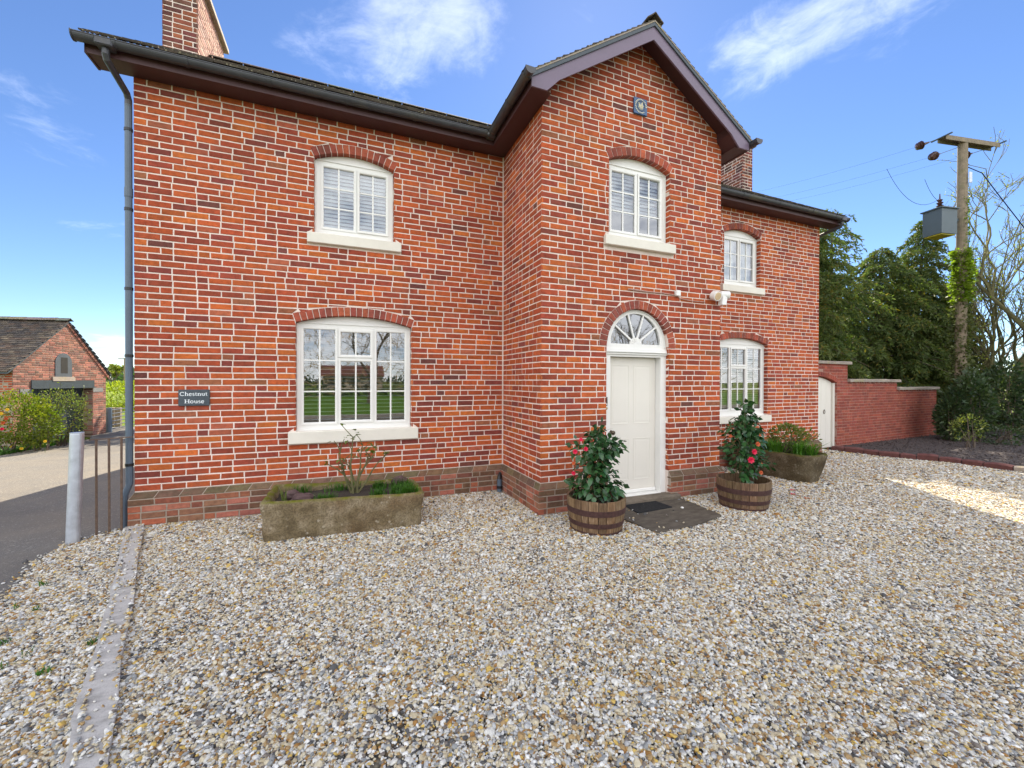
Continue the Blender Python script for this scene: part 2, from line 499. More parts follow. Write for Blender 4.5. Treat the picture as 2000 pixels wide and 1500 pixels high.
# ---------------------------------------------------------------- mesh building
WORG = {}
class MB:
    def __init__(s):
        s.v = []; s.f = []; s.c = []
    def add(s, vs, fs, c=(1, 1, 1)):
        b = len(s.v)
        s.v += [tuple(x) for x in vs]
        for f in fs:
            s.f.append(tuple(i + b for i in f))
            s.c.append(c)
        return s
    def box(s, x0, y0, z0, x1, y1, z1, c=(1, 1, 1), bev=0.0):
        if bev:
            b = bev
            vs = []; 
            for z, o in ((z0, b), (z0 + b, 0), (z1 - b, 0), (z1, b)):
                vs += [(x0 + o, y0 + b, z), (x0 + b, y0 + o, z), (x1 - b, y0 + o, z), (x1 - o, y0 + b, z),
                       (x1 - o, y1 - b, z), (x1 - b, y1 - o, z), (x0 + b, y1 - o, z), (x0 + o, y1 - b, z)]
            fs = [tuple(range(7, -1, -1)), tuple(range(24, 32))]
            for k in range(3):
                for i in range(8):
                    j = (i + 1) % 8
                    fs.append((k * 8 + i, k * 8 + j, k * 8 + 8 + j, k * 8 + 8 + i))
            return s.add(vs, fs, c)
        vs = [(x0, y0, z0), (x1, y0, z0), (x1, y1, z0), (x0, y1, z0), (x0, y0, z1), (x1, y0, z1), (x1, y1, z1), (x0, y1, z1)]
        return s.add(vs, [(3, 2, 1, 0), (4, 5, 6, 7), (0, 1, 5, 4), (1, 2, 6, 5), (2, 3, 7, 6), (3, 0, 4, 7)], c)
    def obox(s, o, u, v, w, c=(1, 1, 1)):
        o, u, v, w = (Vector(a) for a in (o, u, v, w))
        vs = [o, o + u, o + u + v, o + v, o + w, o + u + w, o + u + v + w, o + v + w]
        fs = [(3, 2, 1, 0), (4, 5, 6, 7), (0, 1, 5, 4), (1, 2, 6, 5), (2, 3, 7, 6), (3, 0, 4, 7)]
        if u.cross(v).dot(w) < 0:
            fs = [f[::-1] for f in fs]
        return s.add(vs, fs, c)
    def prism(s, poly, d, c=(1, 1, 1)):
        """closed polygon of 3D points pushed along d"""
        p = [Vector(a) for a in poly]; d = Vector(d)
        n = len(p)
        nn = Vector((0, 0, 0))
        for i in range(n):
            nn += p[i].cross(p[(i + 1) % n])
        if nn.dot(d) > 0:
            p = p[::-1]
        vs = p + [a + d for a in p]
        fs = [tuple(range(n)), tuple(range(2 * n - 1, n - 1, -1))]
        fs += [(i, i + n, (i + 1) % n + n, (i + 1) % n) for i in range(n)]
        return s.add(vs, fs, c)
    def tube(s, pts, r, n=8, cap=True, c=(1, 1, 1)):
        pts = [Vector(p) for p in pts]
        if isinstance(r, (int, float)):
            r = [r] * len(pts)
        vs = []
        ref = None
        for i, p in enumerate(pts):
            t = (pts[min(i + 1, len(pts) - 1)] - pts[max(i - 1, 0)])
            t = t.normalized() if t.length > 1e-9 else Vector((0, 0, 1))
            if ref is None:
                ref = Vector((1, 0, 0)) if abs(t.x) < .8 else Vector((0, 1, 0))
            a = (ref - t * ref.dot(t)).normalized()
            ref = a
            b = t.cross(a)
            for k in range(n):
                an = 2 * PI * k / n
                vs.append(p + (a * math.cos(an) + b * math.sin(an)) * r[i])
        fs = []
        for i in range(len(pts) - 1):
            for k in range(n):
                j = (k + 1) % n
                fs.append((i * n + k, i * n + j, i * n + n + j, i * n + n + k))
        if cap:
            fs.append(tuple(range(n - 1, -1, -1)))
            fs.append(tuple(range(len(vs) - n, len(vs))))
        return s.add(vs, fs, c)
    def lathe(s, prof, cx, cy, n=24, c=(1, 1, 1), close=False):
        vs = []
        for (r, z) in prof:
            for k in range(n):
                a = 2 * PI * k / n
                vs.append((cx + r * math.cos(a), cy + r * math.sin(a), z))
        fs = []
        m = len(prof)
        for i in range(m - 1 + (1 if close else 0)):
            ii = (i + 1) % m
            for k in range(n):
                j = (k + 1) % n
                fs.append((i * n + k, i * n + j, ii * n + j, ii * n + k))
        if not close:
            fs.append(tuple(range(n - 1, -1, -1)))
            fs.append(tuple(range((m - 1) * n, m * n)))
        return s.add(vs, fs, c)
    def sweep(s, prof, p0, p1, side, up, c=(1, 1, 1), closed=True, caps=True):
        """prof: (side, up) pairs carried from p0 to p1"""
        p0, p1, side, up = (Vector(a) for a in (p0, p1, side, up))
        n = len(prof)
        vs = [p0 + side * a + up * b for a, b in prof] + [p1 + side * a + up * b for a, b in prof]
        fs = [(i, (i + 1) % n, (i + 1) % n + n, i + n) for i in range(n if closed else n - 1)]
        if caps and closed:
            fs += [tuple(range(n - 1, -1, -1)), tuple(range(n, 2 * n))]
        return s.add(vs, fs, c)
def obj(name, mb, mat, parent=None, smooth=False, kind=None, world=True, flip=False, origin=None):
    v = np.array(mb.v, dtype=np.float64).reshape(-1, 3)
    po = Vector((0, 0, 0))
    if world:
        if parent is not None:
            po = WORG[parent.name]
        w = Vector(origin) if origin is not None else (Vector(((v[:, 0].min() + v[:, 0].max()) / 2, (v[:, 1].min() + v[:, 1].max()) / 2, v[:, 2].min())) if len(v) else po)
    else:
        w = Vector((0, 0, 0))
    me = bpy.data.meshes.new(name)
    me.from_pydata((v - np.array(w)).tolist(), [], mb.f)
    at = me.attributes.new('Col', 'FLOAT_COLOR', 'FACE')
    cc_ = np.ones((len(mb.f), 4), dtype=np.float32)
    if len(mb.f):
        cc_[:, :3] = np.array(mb.c, dtype=np.float32).reshape(-1, 3)
        at.data.foreach_set('color', cc_.ravel())
    if smooth:
        me.shade_smooth()
    me.materials.append(mat)
    me.update()
    o = bpy.data.objects.new(name, me)
    COL.objects.link(o)
    if parent is not None:
        o.parent = parent
    o.location = (w - po) if world else (0, 0, 0)
    WORG[o.name] = w if world else Vector((0, 0, 0))
    if kind:
        o['kind'] = kind
    return o
def thing(name, label, cat, loc=(0, 0, 0), group=None, rz=0.0):
    o = bpy.data.objects.new(name, None)
    COL.objects.link(o)
    o.empty_display_size = .1
    o.location = loc
    o.rotation_euler = (0, 0, rz)
    WORG[o.name] = Vector(loc)
    return tag(o, label, cat, group)
def tag(o, label, cat, group=None):
    o['label'] = label
    o['category'] = cat
    if group:
        o['group'] = group
    return o
def bulk(name, V, Fc, mat, parent=None, col=None, kind=None, smooth=False):
    """numpy mesh: V (n,3), Fc (m,k) all of one polygon size"""
    me = bpy.data.meshes.new(name)
    V = np.asarray(V, dtype=np.float32); Fc = np.asarray(Fc, dtype=np.int32)
    po = WORG[parent.name] if parent is not None else Vector((0, 0, 0))
    w = Vector((float(V[:, 0].mean()), float(V[:, 1].mean()), float(V[:, 2].min())))
    V = V - np.array(w, dtype=np.float32)
    k = Fc.shape[1]
    me.vertices.add(len(V)); me.vertices.foreach_set('co', V.ravel())
    me.loops.add(Fc.size); me.loops.foreach_set('vertex_index', Fc.ravel())
    me.polygons.add(len(Fc)); me.polygons.foreach_set('loop_start', np.arange(0, Fc.size, k, dtype=np.int32))
    me.update(calc_edges=True)
    at = me.attributes.new('Col', 'FLOAT_COLOR', 'FACE')
    cc_ = np.ones((len(Fc), 4), dtype=np.float32)
    if col is not None:
        cc_[:, :3] = col
    at.data.foreach_set('color', cc_.ravel())
    if smooth:
        me.shade_smooth()
    me.materials.append(mat)
    o = bpy.data.objects.new(name, me)
    COL.objects.link(o)
    if parent is not None:
        o.parent = parent
    o.location = w - po
    WORG[o.name] = w
    if kind:
        o['kind'] = kind
    return o

# ---------------------------------------------------------------- ground
def sheet(name, poly, z, mat, kind='structure', label=None, cat=None):
    mb = MB().add([(x, y, z) for x, y in poly], [tuple(range(len(poly)))])
    o = obj(name, mb, mat, kind=kind)
    if label:
        tag(o, label, cat or name)
    return o
sheet('field', [(-900, -900), (900, -900), (900, 900), (-900, 900)], -.06, MT['field'], label='wide green grass field reaching to the horizon', cat='field')
sheet('lawn', [(-40, -60), (60, -60), (60, -11.5), (-40, -11.5)], -.03, MT['lawn'], label='mown lawn in front of the house across the yard', cat='lawn')
sheet('drive', [(-5.2, -14), (0.1, -14), (0.35, -5.2), (.02, -2.6), (-.11, -1.8), (-.27, -1.25), (-.36, -.75), (-.40, -.2), (0.3, .0), (0.3, 8.5), (1.5, 13.2), (-5.6, 13.2), (-4.9, 10.5), (-4.5, 9.5), (-5.2, 8.2), (-5.3, 2)],
      0.0, MT['asphalt'], label='worn asphalt drive running past the left gable of the house', cat='drive')
sheet('approach_road', [(-40, -16.5), (60, -16.5), (60, -14.0), (-40, -14.0)], -.02, MT['asphalt'], label='asphalt road crossing in front of the lawn', cat='road')
GRAVEL_EDGE = [(0.35, -5.2), (.02, -2.6), (-.11, -1.8), (-.27, -1.25), (-.36, -.75), (-.40, -.2), (-.30, -.12), (0.1, -.02)]
sheet('gravel', [(0.1, -14), (40, -14), (40, -9), (17, -9), (13.9, -3.0), (13.85, -1.6), (13.75, -1.0), (13.5, -.5), (13.35, .4), (13.3, .75), (0.1, .75)] + GRAVEL_EDGE[::-1],
      .004, MT['gravelbase'], label='pale gravel yard in front of the brick house', cat='gravel')
# raised planting bed behind the stone kerb
mb = MB()
bed = [(13.45, .42), (13.6, -.5), (13.95, -1.05), (14.1, -1.65), (14.05, -2.6), (17, -8), (30, -8), (30, 1.6), (19.6, 1.0), (13.4, .6)]
mb.prism([(x, y, -.05) for x, y in bed], (0, 0, .115))
tag(obj('planting_bed', mb, MT['mulch'], kind='structure'), 'dark mulch bed behind the red stone kerb', 'planting bed')

# ---------------------------------------------------------------- brickwork tools
BRICK_POOL = []     # (owner key, parent, verts, faces, colour, pixel area)
def pal(kind):
    r = rnd.random()
    if kind == 'plinth':
        c = [(.26, .095, .055), (.18, .075, .05), (.34, .10, .055), (.24, .12, .07), (.36, .13, .09), (.15, .085, .05)][int(r * 6)]
    elif kind == 'cap':
        c = [(.16, .10, .06), (.13, .085, .055), (.19, .105, .06), (.135, .105, .055)][int(r * 4)]
    elif kind == 'garden':
        c = [(.285, .068, .042), (.255, .060, .040), (.31, .078, .048), (.235, .056, .040)][int(r * 4)]
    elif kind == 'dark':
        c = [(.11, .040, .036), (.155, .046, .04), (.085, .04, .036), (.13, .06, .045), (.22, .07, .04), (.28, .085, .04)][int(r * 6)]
    elif kind == 'pale':  # sunlight on the chimney side, put into the brick colour
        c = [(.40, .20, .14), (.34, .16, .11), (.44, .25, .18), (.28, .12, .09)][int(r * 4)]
    elif kind == 'arch':
        c = [(.34, .08, .048), (.27, .068, .046), (.39, .095, .05), (.22, .062, .046)][int(r * 4)]
    elif kind == 'garage':
        c = [(.30, .12, .085), (.22, .095, .07), (.36, .15, .11), (.15, .08, .065), (.26, .13, .10)][int(r * 5)]
    else:
        if r < .30: c = (.42, .090, .026)
        elif r < .60: c = (.36, .070, .027)
        elif r < .81: c = (.285, .056, .030)
        elif r < .885: c = (.48, .118, .027)
        elif r < .935: c = (.205, .048, .034)
        elif r < .955: c = (.28, .095, .045)
        elif r < .99: c = (.39, .100, .050)
        else: c = (.14, .048, .038)
    k = rnd.uniform(.86, 1.15)
    return tuple(x * k * rnd.uniform(.94, 1.06) for x in c)
def project_area(quad, nrm):
    mid = sum((Vector(q) for q in quad), Vector()) / len(quad)
    if nrm.dot(CP - mid) <= 0 or depth_of(mid) < .3:
        return 0.0
    p = [pix(q) for q in quad]
    cx = sum(a for a, b in p) / len(p); cy = sum(b for a, b in p) / len(p)
    if not (-20 < cx < 2020 and -20 < cy < 1520):
        return 0.0
    a = 0
    for i in range(len(p)):
        x0, y0 = p[i]; x1, y1 = p[(i + 1) % len(p)]
        a += x0 * y1 - x1 * y0
    return abs(a) / 2
BF = [(0, 1, 5, 4), (1, 2, 6, 5), (2, 3, 7, 6), (3, 0, 4, 7), (4, 5, 9, 8), (5, 6, 10, 9), (6, 7, 11, 10), (7, 4, 8, 11), (8, 9, 10, 11)]
def one_brick(P, sb0, sb1, st0, st1, z0, z1, owner, parent, col, out=0.0, back=-.02, ch=.005, jit=.0022, vis=1.0, zl=0.0, zr=0.0):
    j = lambda: rnd.uniform(-jit, jit)
    c = [(sb0 + j(), z0 + zl + j()), (sb1 + j(), z0 + zr + j()), (st1 + j(), z1 + j()), (st0 + j(), z1 + j())]
    ms = sum(a for a, b in c) / 4; mz = sum(b for a, b in c) / 4
    hw = max(1e-3, (sb1 - sb0 + st1 - st0) / 4); hz = max(1e-3, (z1 - z0) / 2)
    o = out + rnd.uniform(-.0012, .0016)
    V = [P(a, b, back) for a, b in c] + [P(a, b, o - .003) for a, b in c]
    V += [P(ms + (a - ms) * max(.3, 1 - ch / hw), mz + (b - mz) * max(.3, 1 - ch / hz), o + rnd.uniform(-.0008, .0008)) for a, b in c]
    V = [Vector(v) for v in V]
    nrm = (V[5] - V[4]).cross(V[7] - V[4])
    BRICK_POOL.append((owner, parent, V, BF, col, project_area(V[4:8], nrm) * vis))
def bond(s0, s1, course, L=.238, H=.119, header_every=(2, 4)):
    """edges of one course: stretchers with scattered headers"""
    out = []
    s = s0
    first = True
    nxt = rnd.randint(*header_every)
    if course % 2 == 1:
        out.append((s, s + H)); s += H
    while s < s1 - .02:
        nxt -= 1
        w = L
        if nxt <= 0:
            w = H; nxt = rnd.randint(*header_every)
            if rnd.random() < .35:
                w = L
        w *= rnd.uniform(.965, 1.035)
        if s1 - (s + w) < .06:
            w = s1 - s
            if w > .30:
                out.append((s, s + w / 2)); s += w / 2; w = s1 - s
        out.append((s, s + w)); s += w
    return out
def lay(P, s0, s1, z0, z1, pitch, holes=(), lo=None, hi=None, kind='house', owner='brick_house', parent=None, joint=.0145, out=0.0, L=.238, H=.119, hev=(2, 4), phase=0, vis=1.0, kindfn=None, ch=.005, crowns=()):
    n = int(round((z1 - z0) / pitch))
    for k in range(n):
        za = z0 + k * pitch + joint / 2
        zb = z0 + (k + 1) * pitch - joint / 2
        def ints(z):
            a = lo(z) if lo else s0
            b = hi(z) if hi else s1
            I = [(a, b)]
            for h in holes:
                e = h(z)
                if e is None:
                    continue
                J = []
                for (p, q) in I:
                    if e[1] <= p or e[0] >= q:
                        J.append((p, q)); continue
                    if e[0] > p: J.append((p, e[0]))
                    if e[1] < q: J.append((e[1], q))
                I = J
            return I
        I0, I1 = ints(za), ints(zb)
        crown = None
        if len(I0) > len(I1) and crowns:
            I0 = I1
            crown = lambda s: max([0.0] + [c(s) - za for c in crowns if c(s) is not None and c(s) < zb + .2])
        elif len(I0) != len(I1):
            I0 = I1 = (I0 if len(I0) > len(I1) else I1)
        for (a, b) in bond(s0, s1, k + phase, L, H, hev):
            a += joint / 2; b -= joint / 2
            if a - s0 < joint: a = s0
            if s1 - b < joint: b = s1
            for (p0, q0), (p1, q1) in zip(I0, I1):
                sb0, sb1, st0, st1 = max(a, p0), min(b, q0), max(a, p1), min(b, q1)
                if min(sb1 - sb0, st1 - st0) < .012:
                    if max(sb1 - sb0, st1 - st0) < .035:
                        continue
                    if sb1 - sb0 < .012:
                        m = (sb0 + sb1) / 2 if sb1 > a and sb0 < b else (st0 + st1) / 2
                        m = min(max(m, st0), st1); sb0, sb1 = m - .004, m + .004
                    if st1 - st0 < .012:
                        m = min(max((st0 + st1) / 2, sb0), sb1); st0, st1 = m - .004, m + .004
                zz = (za + zb) / 2
                kd = kindfn((a + b) / 2, zz) if kindfn else kind
                zl = crown(sb0) if crown else 0.0
                zr = crown(sb1) if crown else 0.0
                zm = crown((sb0 + sb1) / 2) if crown else 0.0
                zl, zr = max(zl, zm - .004), max(zr, zm - .004)
                if max(zl, zr) > zb - za - .014:
                    if min(zl, zr) > zb - za - .016:
                        continue
                    zl, zr = min(zl, zb - za - .006), min(zr, zb - za - .006)
                one_brick(P, sb0, sb1, st0, st1, za, zb, owner, parent, pal(kd), out, vis=vis, ch=ch, zl=zl, zr=zr)
def emit_bricks(owner, root, limit=300, stuff='brickwork', mat=None):
    """the bricks that show largest are objects, the others one mesh"""
    mat = mat or MT['brick']
    mine = [b for b in BRICK_POOL if b[0] == owner]
    order = sorted(range(len(mine)), key=lambda i: -mine[i][5])
    top = set(i for i in order[:limit] if mine[i][5] > 40)
    rest = MB()
    for i, (_, par, V, Fc, c, a) in enumerate(mine):
        if i in top:
            obj('brick', MB().add(V, Fc, c), mat, par or root)
        else:
            rest.add(V, Fc, c)
    if rest.f:
        obj(stuff, rest, mat, root, kind='stuff')
def plate(mb, xs, bottom, top, holes, P, out=0.0, flip=False):
    xs = sorted(set(round(x, 5) for x in xs))
    for xa, xb in zip(xs[:-1], xs[1:]):
        xm = (xa + xb) / 2
        seg = [(bottom, top)]
        hs_ = sorted([h for h in holes if h[0] < xm < h[1]], key=lambda h: h[2](xm))
        cur = bottom
        for h in hs_:
            if h[2](xm) > cur(xm) + 1e-4:
                mb.add([P(xa, cur(xa), out), P(xb, cur(xb), out), P(xb, h[2](xb), out), P(xa, h[2](xa), out)], [(0, 1, 2, 3)])
            cur = h[3]
        if top(xm) > cur(xm) + 1e-4:
            mb.add([P(xa, cur(xa), out), P(xb, cur(xb), out), P(xb, top(xb), out), P(xa, top(xa), out)], [(0, 1, 2, 3)])
class Opening:
    """an arched hole in a wall: jambs x0,x1, sill z, springing z, rise; t = arch ring thickness"""
    def __init__(s, x0, x1, zs, zp, rise, sill=None, t=.113):
        s.x0, s.x1, s.zs, s.zp, s.rise, s.sill, s.t = x0, x1, zs, zp, rise, sill, t
        w = x1 - x0
        s.R = (w * w / 4 + rise * rise) / (2 * rise)
        s.cx = (x0 + x1) / 2
        s.cz = zp + rise - s.R
        s.a0 = math.asin(min(1, w / 2 / s.R))
    def top(s, x):
        d = max(0.0, s.R ** 2 - (x - s.cx) ** 2)
        return s.cz + math.sqrt(d)
    def hole(s):
        return (s.x0, s.x1, lambda x: s.zs, s.top)
    def xs(s, n=14):
        return [s.x0 + (s.x1 - s.x0) * i / n for i in range(n + 1)]
    def excl(s, z):
        j = .007
        Ro = s.R + s.t + j
        if s.sill and s.sill[2] < z < s.sill[3]:
            return (s.sill[0] - .004, s.sill[1] + .004)
        if z < s.zs or z > s.cz + Ro:
            return None
        if z <= s.zp:
            return (s.x0, s.x1)
        ze = s.cz + Ro * math.cos(s.a0)
        if z < ze:
            hw = (z - s.cz) * math.tan(s.a0) if s.a0 < 1.5 else Ro * math.sqrt(max(0, 1 - ((z - s.cz) / Ro) ** 2))
            return (s.cx - hw - j, s.cx + hw + j)
        hw = math.sqrt(max(0, Ro ** 2 - (z - s.cz) ** 2))
        return (s.cx - hw, s.cx + hw)
    def crown(s, x):
        Ro = s.R + s.t + .009
        if abs(x - s.cx) > Ro * math.sin(s.a0):
            return None
        return s.cz + math.sqrt(Ro ** 2 - (x - s.cx) ** 2)
    def voussoirs(s, P, parent, n, mat, depth=.105, kind='arch', as_stuff=None):
        da = 2 * s.a0 / n
        for k in range(n):
            a = -s.a0 + k * da; b = a + da
            g = .0048 / (s.R + .05)
            q = []
            for (r, an) in ((s.R - .003, a + g * 1.0), (s.R - .003, b - g), (s.R + s.t, b - g * .9), (s.R + s.t, a + g * .9)):
                q.append((s.cx + r * math.sin(an) + rnd.uniform(-.001, .001), s.cz + r * math.cos(an) + rnd.uniform(-.0015, .0015)))
            o = .003 + rnd.uniform(-.001, .001)
            c = .004
            mx = sum(p[0] for p in q) / 4; mz = sum(p[1] for p in q) / 4
            V = [P(x, z, -depth) for x, z in q] + [P(x, z, o - .003) for x, z in q] + [P(mx + (x - mx) * .9, mz + (z - mz) * .92, o) for x, z in q]
            m = as_stuff if as_stuff is not None else MB()
            m.add(V, BF, pal(kind))
            if as_stuff is None:
                obj('arch_brick', m, mat, parent)

# ---------------------------------------------------------------- the house
X1, XB, XR = 4.492, 7.523, 12.007
YB = -1.330
CX = 6.008
EAVE, PLINTH, CP_ = 5.12, .404, .0762
DEPTH = 5.0
house = thing('brick_house', 'red brick two storey house with a gabled porch bay and cream windows', 'house', (6.0, 0, 0))
wall_main = MB(); wall_porch = MB(); wall_wing = MB(); wall_rear = MB()
Pmain = lambda s, z, o: (s, -o, z)
Pbay = lambda s, z, o: (s, YB - o, z)
PbayL = lambda s, z, o: (X1 - o, -s, z)
PbayR = lambda s, z, o: (XB + o, s, z)
Pleft = lambda s, z, o: (-o, -s, z)
Pright = lambda s, z, o: (XR + o, s, z)
O_ml = Opening(1.635, 3.103, .87, 2.44, .118, (1.553, 3.191, .868, 1.032))
O_mu = Opening(1.851, 2.860, 3.476, 4.610, .118, (1.771, 2.955, 3.474, 3.612))
O_bu = Opening(5.494, 6.538, 3.505, 4.668, .118, (5.417, 6.607, 3.503, 3.640))
O_wu = Opening(9.130, 10.138, 3.470, 4.632, .118, (9.045, 10.226, 3.468, 3.604))
O_wl = Opening(8.905, 10.378, .87, 2.455, .118, (8.82, 10.442, .860, 1.000))
O_dr = Opening(5.466, 6.530, .085, 2.158, .532)
flat = lambda v: (lambda x: v)
plate(wall_main, [0, X1] + O_ml.xs() + O_mu.xs(), flat(-.1), flat(5.3), [O_ml.hole(), O_mu.hole()], Pmain, -.005)
gz = lambda x: 6.36 - .65 * abs(x - CX)
plate(wall_porch, [X1, CX, XB] + O_bu.xs() + O_dr.xs(24), flat(-.1), gz, [O_bu.hole(), O_dr.hole()], Pbay, -.005)
plate(wall_porch, [-.005, 1.325], flat(-.1), flat(5.3), [], PbayL, -.005)
plate(wall_porch, [YB + .005, .005], flat(-.1), flat(5.3), [], PbayR, -.005)
plate(wall_wing, [XB, XR] + O_wu.xs() + O_wl.xs(), flat(-.1), flat(5.3), [O_wu.hole(), O_wl.hole()], Pmain, -.005)
gl = lambda y: 7.1 - .655 * abs(2.5 + y) if True else 0
plate(wall_rear, [-DEPTH, -2.5, -.005], flat(-.1), lambda s: 7.05 - .655 * abs(s + 2.5), [], Pleft, -.005)
plate(wall_rear, [.005, 2.5, DEPTH], flat(-.1), lambda s: 7.05 - .655 * abs(s - 2.5), [], Pright, -.005)
wall_rear.add([(0, DEPTH, 0), (XR, DEPTH, 0), (XR, DEPTH, 5.4), (0, DEPTH, 5.4)], [(3, 2, 1, 0)])
def reveals(mb, o, y, d=.22):
    """jambs, sill and arch soffit of an opening, in mortar"""
    mb.add([(o.x0, y + .005, o.zs), (o.x0, y + d, o.zs), (o.x0, y + d, o.zp), (o.x0, y + .005, o.zp)], [(3, 2, 1, 0)])
    mb.add([(o.x1, y + .005, o.zs), (o.x1, y + d, o.zs), (o.x1, y + d, o.zp), (o.x1, y + .005, o.zp)], [(0, 1, 2, 3)])
    mb.add([(o.x0, y + .005, o.zs), (o.x1, y + .005, o.zs), (o.x1, y + d, o.zs), (o.x0, y + d, o.zs)], [(0, 1, 2, 3)])
    xs = o.xs(24)
    for a, b in zip(xs[:-1], xs[1:]):
        mb.add([(a, y + .005, o.top(a)), (b, y + .005, o.top(b)), (b, y + d, o.top(b)), (a, y + d, o.top(a))], [(3, 2, 1, 0)])
for o, y, mb in ((O_ml, 0, wall_main), (O_mu, 0, wall_main), (O_bu, YB, wall_porch), (O_dr, YB, wall_porch), (O_wu, 0, wall_wing), (O_wl, 0, wall_wing)):
    reveals(mb, o, y)
W_main = obj('wall', wall_main, MT['mortar'], house)
W_porch = obj('wall', wall_porch, MT['mortar'], house)
W_wing = obj('wall', wall_wing, MT['mortar'], house)
W_rear = obj('wall', wall_rear, MT['mortar'], house)

hm = [O_ml.excl, O_mu.excl]
lay(Pmain, 0, X1 - .008, PLINTH, EAVE + .075, CP_, hm, parent=W_main, crowns=(O_ml.crown, O_mu.crown))
glo = lambda z: X1 if z < 5.35 else max(X1, CX - (6.34 - z) / .65)
ghi = lambda z: XB if z < 5.35 else min(XB, CX + (6.34 - z) / .65)
lay(Pbay, X1, XB, PLINTH, 6.35, CP_, [O_bu.excl, O_dr.excl], lo=glo, hi=ghi, parent=W_porch, phase=1, crowns=(O_bu.crown, O_dr.crown))
lay(PbayL, .008, -YB - .001, PLINTH, EAVE + .075, CP_, parent=W_porch, hev=(1, 3))
lay(PbayR, YB + .02, -.008, PLINTH, EAVE, CP_, parent=W_porch)
lay(Pmain, XB + .008, XR, PLINTH, EAVE + .075, CP_, [O_wu.excl, O_wl.excl], parent=W_wing, phase=1, crowns=(O_wu.crown, O_wl.crown))
lay(Pleft, -DEPTH, -.02, 0, EAVE, CP_, parent=W_rear)
# reveal bricks on the jambs
for o, y, par in ((O_bu, YB, W_porch), (O_dr, YB, W_porch), (O_wu, 0, W_wing), (O_wl, 0, W_wing), (O_ml, 0, W_main), (O_mu, 0, W_main)):
    z = PLINTH
    k = 0
    z0 = o.sill[3] if o.sill else .09
    while z < o.zp - .02:
        if z > z0 - .02:
            one_brick(lambda s, zz, q, X=o.x1: (X - q, -s, zz), -(y + .10), -(y + .003), -(y + .10), -(y + .003), max(z, z0) + .005, min(z + CP_, o.zp) - .005, 'brick_house', par, pal('house'), .001, vis=.2)
            one_brick(lambda s, zz, q, X=o.x0: (X + q, s, zz), y + .003, y + .10, y + .003, y + .10, max(z, z0) + .005, min(z + CP_, o.zp) - .005, 'brick_house', par, pal('house'), .001, vis=.2)
        z += CP_
O_ml.voussoirs(Pmain, W_main, 20, MT['brick'])
O_mu.voussoirs(Pmain, W_main, 14, MT['brick'])
O_bu.voussoirs(Pbay, W_porch, 14, MT['brick'])
O_dr.voussoirs(Pbay, W_porch, 24, MT['brick'])
O_wu.voussoirs(Pmain, W_wing, 14, MT['brick'])
O_wl.voussoirs(Pmain, W_wing, 20, MT['brick'])
# plinth: projecting courses under a chamfered course
PO = .052
def plinth(P, s0, s1, par, e0=0, e1=0, hole=None):
    """e0,e1: extra run at the ends so that corners close"""
    segs = [(s0, s1)] if not hole else [(s0, hole[0]), (hole[1], s1)]
    for i, (a, b) in enumerate(segs):
        pl = MB()
        ea = e0 if a == s0 else 0
        eb = e1 if b == s1 else 0
        zc = PLINTH - CP_
        pl.add([P(a - ea, -.1, PO - .005), P(b + eb, -.1, PO - .005), P(b + eb, zc, PO - .005), P(a - ea, zc, PO - .005), P(b, PLINTH, -.004), P(a, PLINTH, -.004)],
               [(0, 1, 2, 3), (3, 2, 4, 5)])
        for (x, y_) in ((a, 0), (b, 1)):
            ee = -ea if y_ == 0 else eb
            q = [P(x + ee, -.1, PO - .005), P(x + ee, zc, PO - .005), P(x, PLINTH, -.004), P(x, -.1, -.01)]
            pl.add(q, [(0, 1, 2, 3)])
        obj('plinth', pl, MT['mortar_dark'], house)
        lay(P, a - ea, b + eb, zc - 5 * CP_, zc, CP_, parent=par, kind='plinth', out=PO, L=.235, hev=(1, 3), vis=.8)
        L = math.hypot(CP_, PO)
        def PC(s, t, o, P=P, a=a, b=b, ea=ea, eb=eb):
            f = t / L
            s2 = a - ea * (1 - f) + (s - a) / max(1e-6, b - a) * ((b + eb * (1 - f)) - (a - ea * (1 - f)))
            return P(s2, zc + CP_ * f + o * PO / L, PO * (1 - f) + o * CP_ / L)
        for (u, v) in bond(a, b, 0, .232, .116, (6, 9)):
            one_brick(PC, u + .005, v - .005, u + .005, v - .005, .004, L - .006, 'brick_house', par, pal('cap'), .002, back=-.015, ch=.008, jit=.003)
plinth(Pmain, 0, X1, W_main, .045, -PO)
plinth(PbayL, 0, -YB, W_porch, -PO, PO)
plinth(Pbay, X1, XB, W_porch, PO, PO, (O_dr.x0, O_dr.x1))
plinth(PbayR, YB, 0, W_porch, PO, -PO)
plinth(Pmain, XB, XR, W_wing, -PO, PO)
emit_bricks('brick_house', house)
# white sealed joint in the inner corner of the porch
obj('corner_joint', MB().box(X1 - .016, -.016, PLINTH, X1 + .0, .0, EAVE), MT['mortar'], house)

# windows
def ring(mb, x0, x1, z0, z1, w, ya, yb, c=(1, 1, 1)):
    """rectangular frame with mitred, chamfered bars; opening x0..x1, z0..z1, bars of width w outside it"""
    o = [(x0 - w, z0 - w), (x1 + w, z0 - w), (x1 + w, z1 + w), (x0 - w, z1 + w)]
    i = [(x0, z0), (x1, z0), (x1, z1), (x0, z1)]
    b = min(.010, w * .4)
    m = [(x0 - b, z0 - b), (x1 + b, z0 - b), (x1 + b, z1 + b), (x0 - b, z1 + b)]
    V = [(x, yb, z) for x, z in o] + [(x, ya, z) for x, z in o] + [(x, ya, z) for x, z in m] + [(x, ya + .008, z) for x, z in i] + [(x, yb, z) for x, z in i]
    Fc = []
    for k in range(4):
        n = (k + 1) % 4
        for l in range(4):
            Fc.append((l * 4 + k, l * 4 + n, l * 4 + 4 + n, l * 4 + 4 + k))
    mb.add(V, Fc, c)
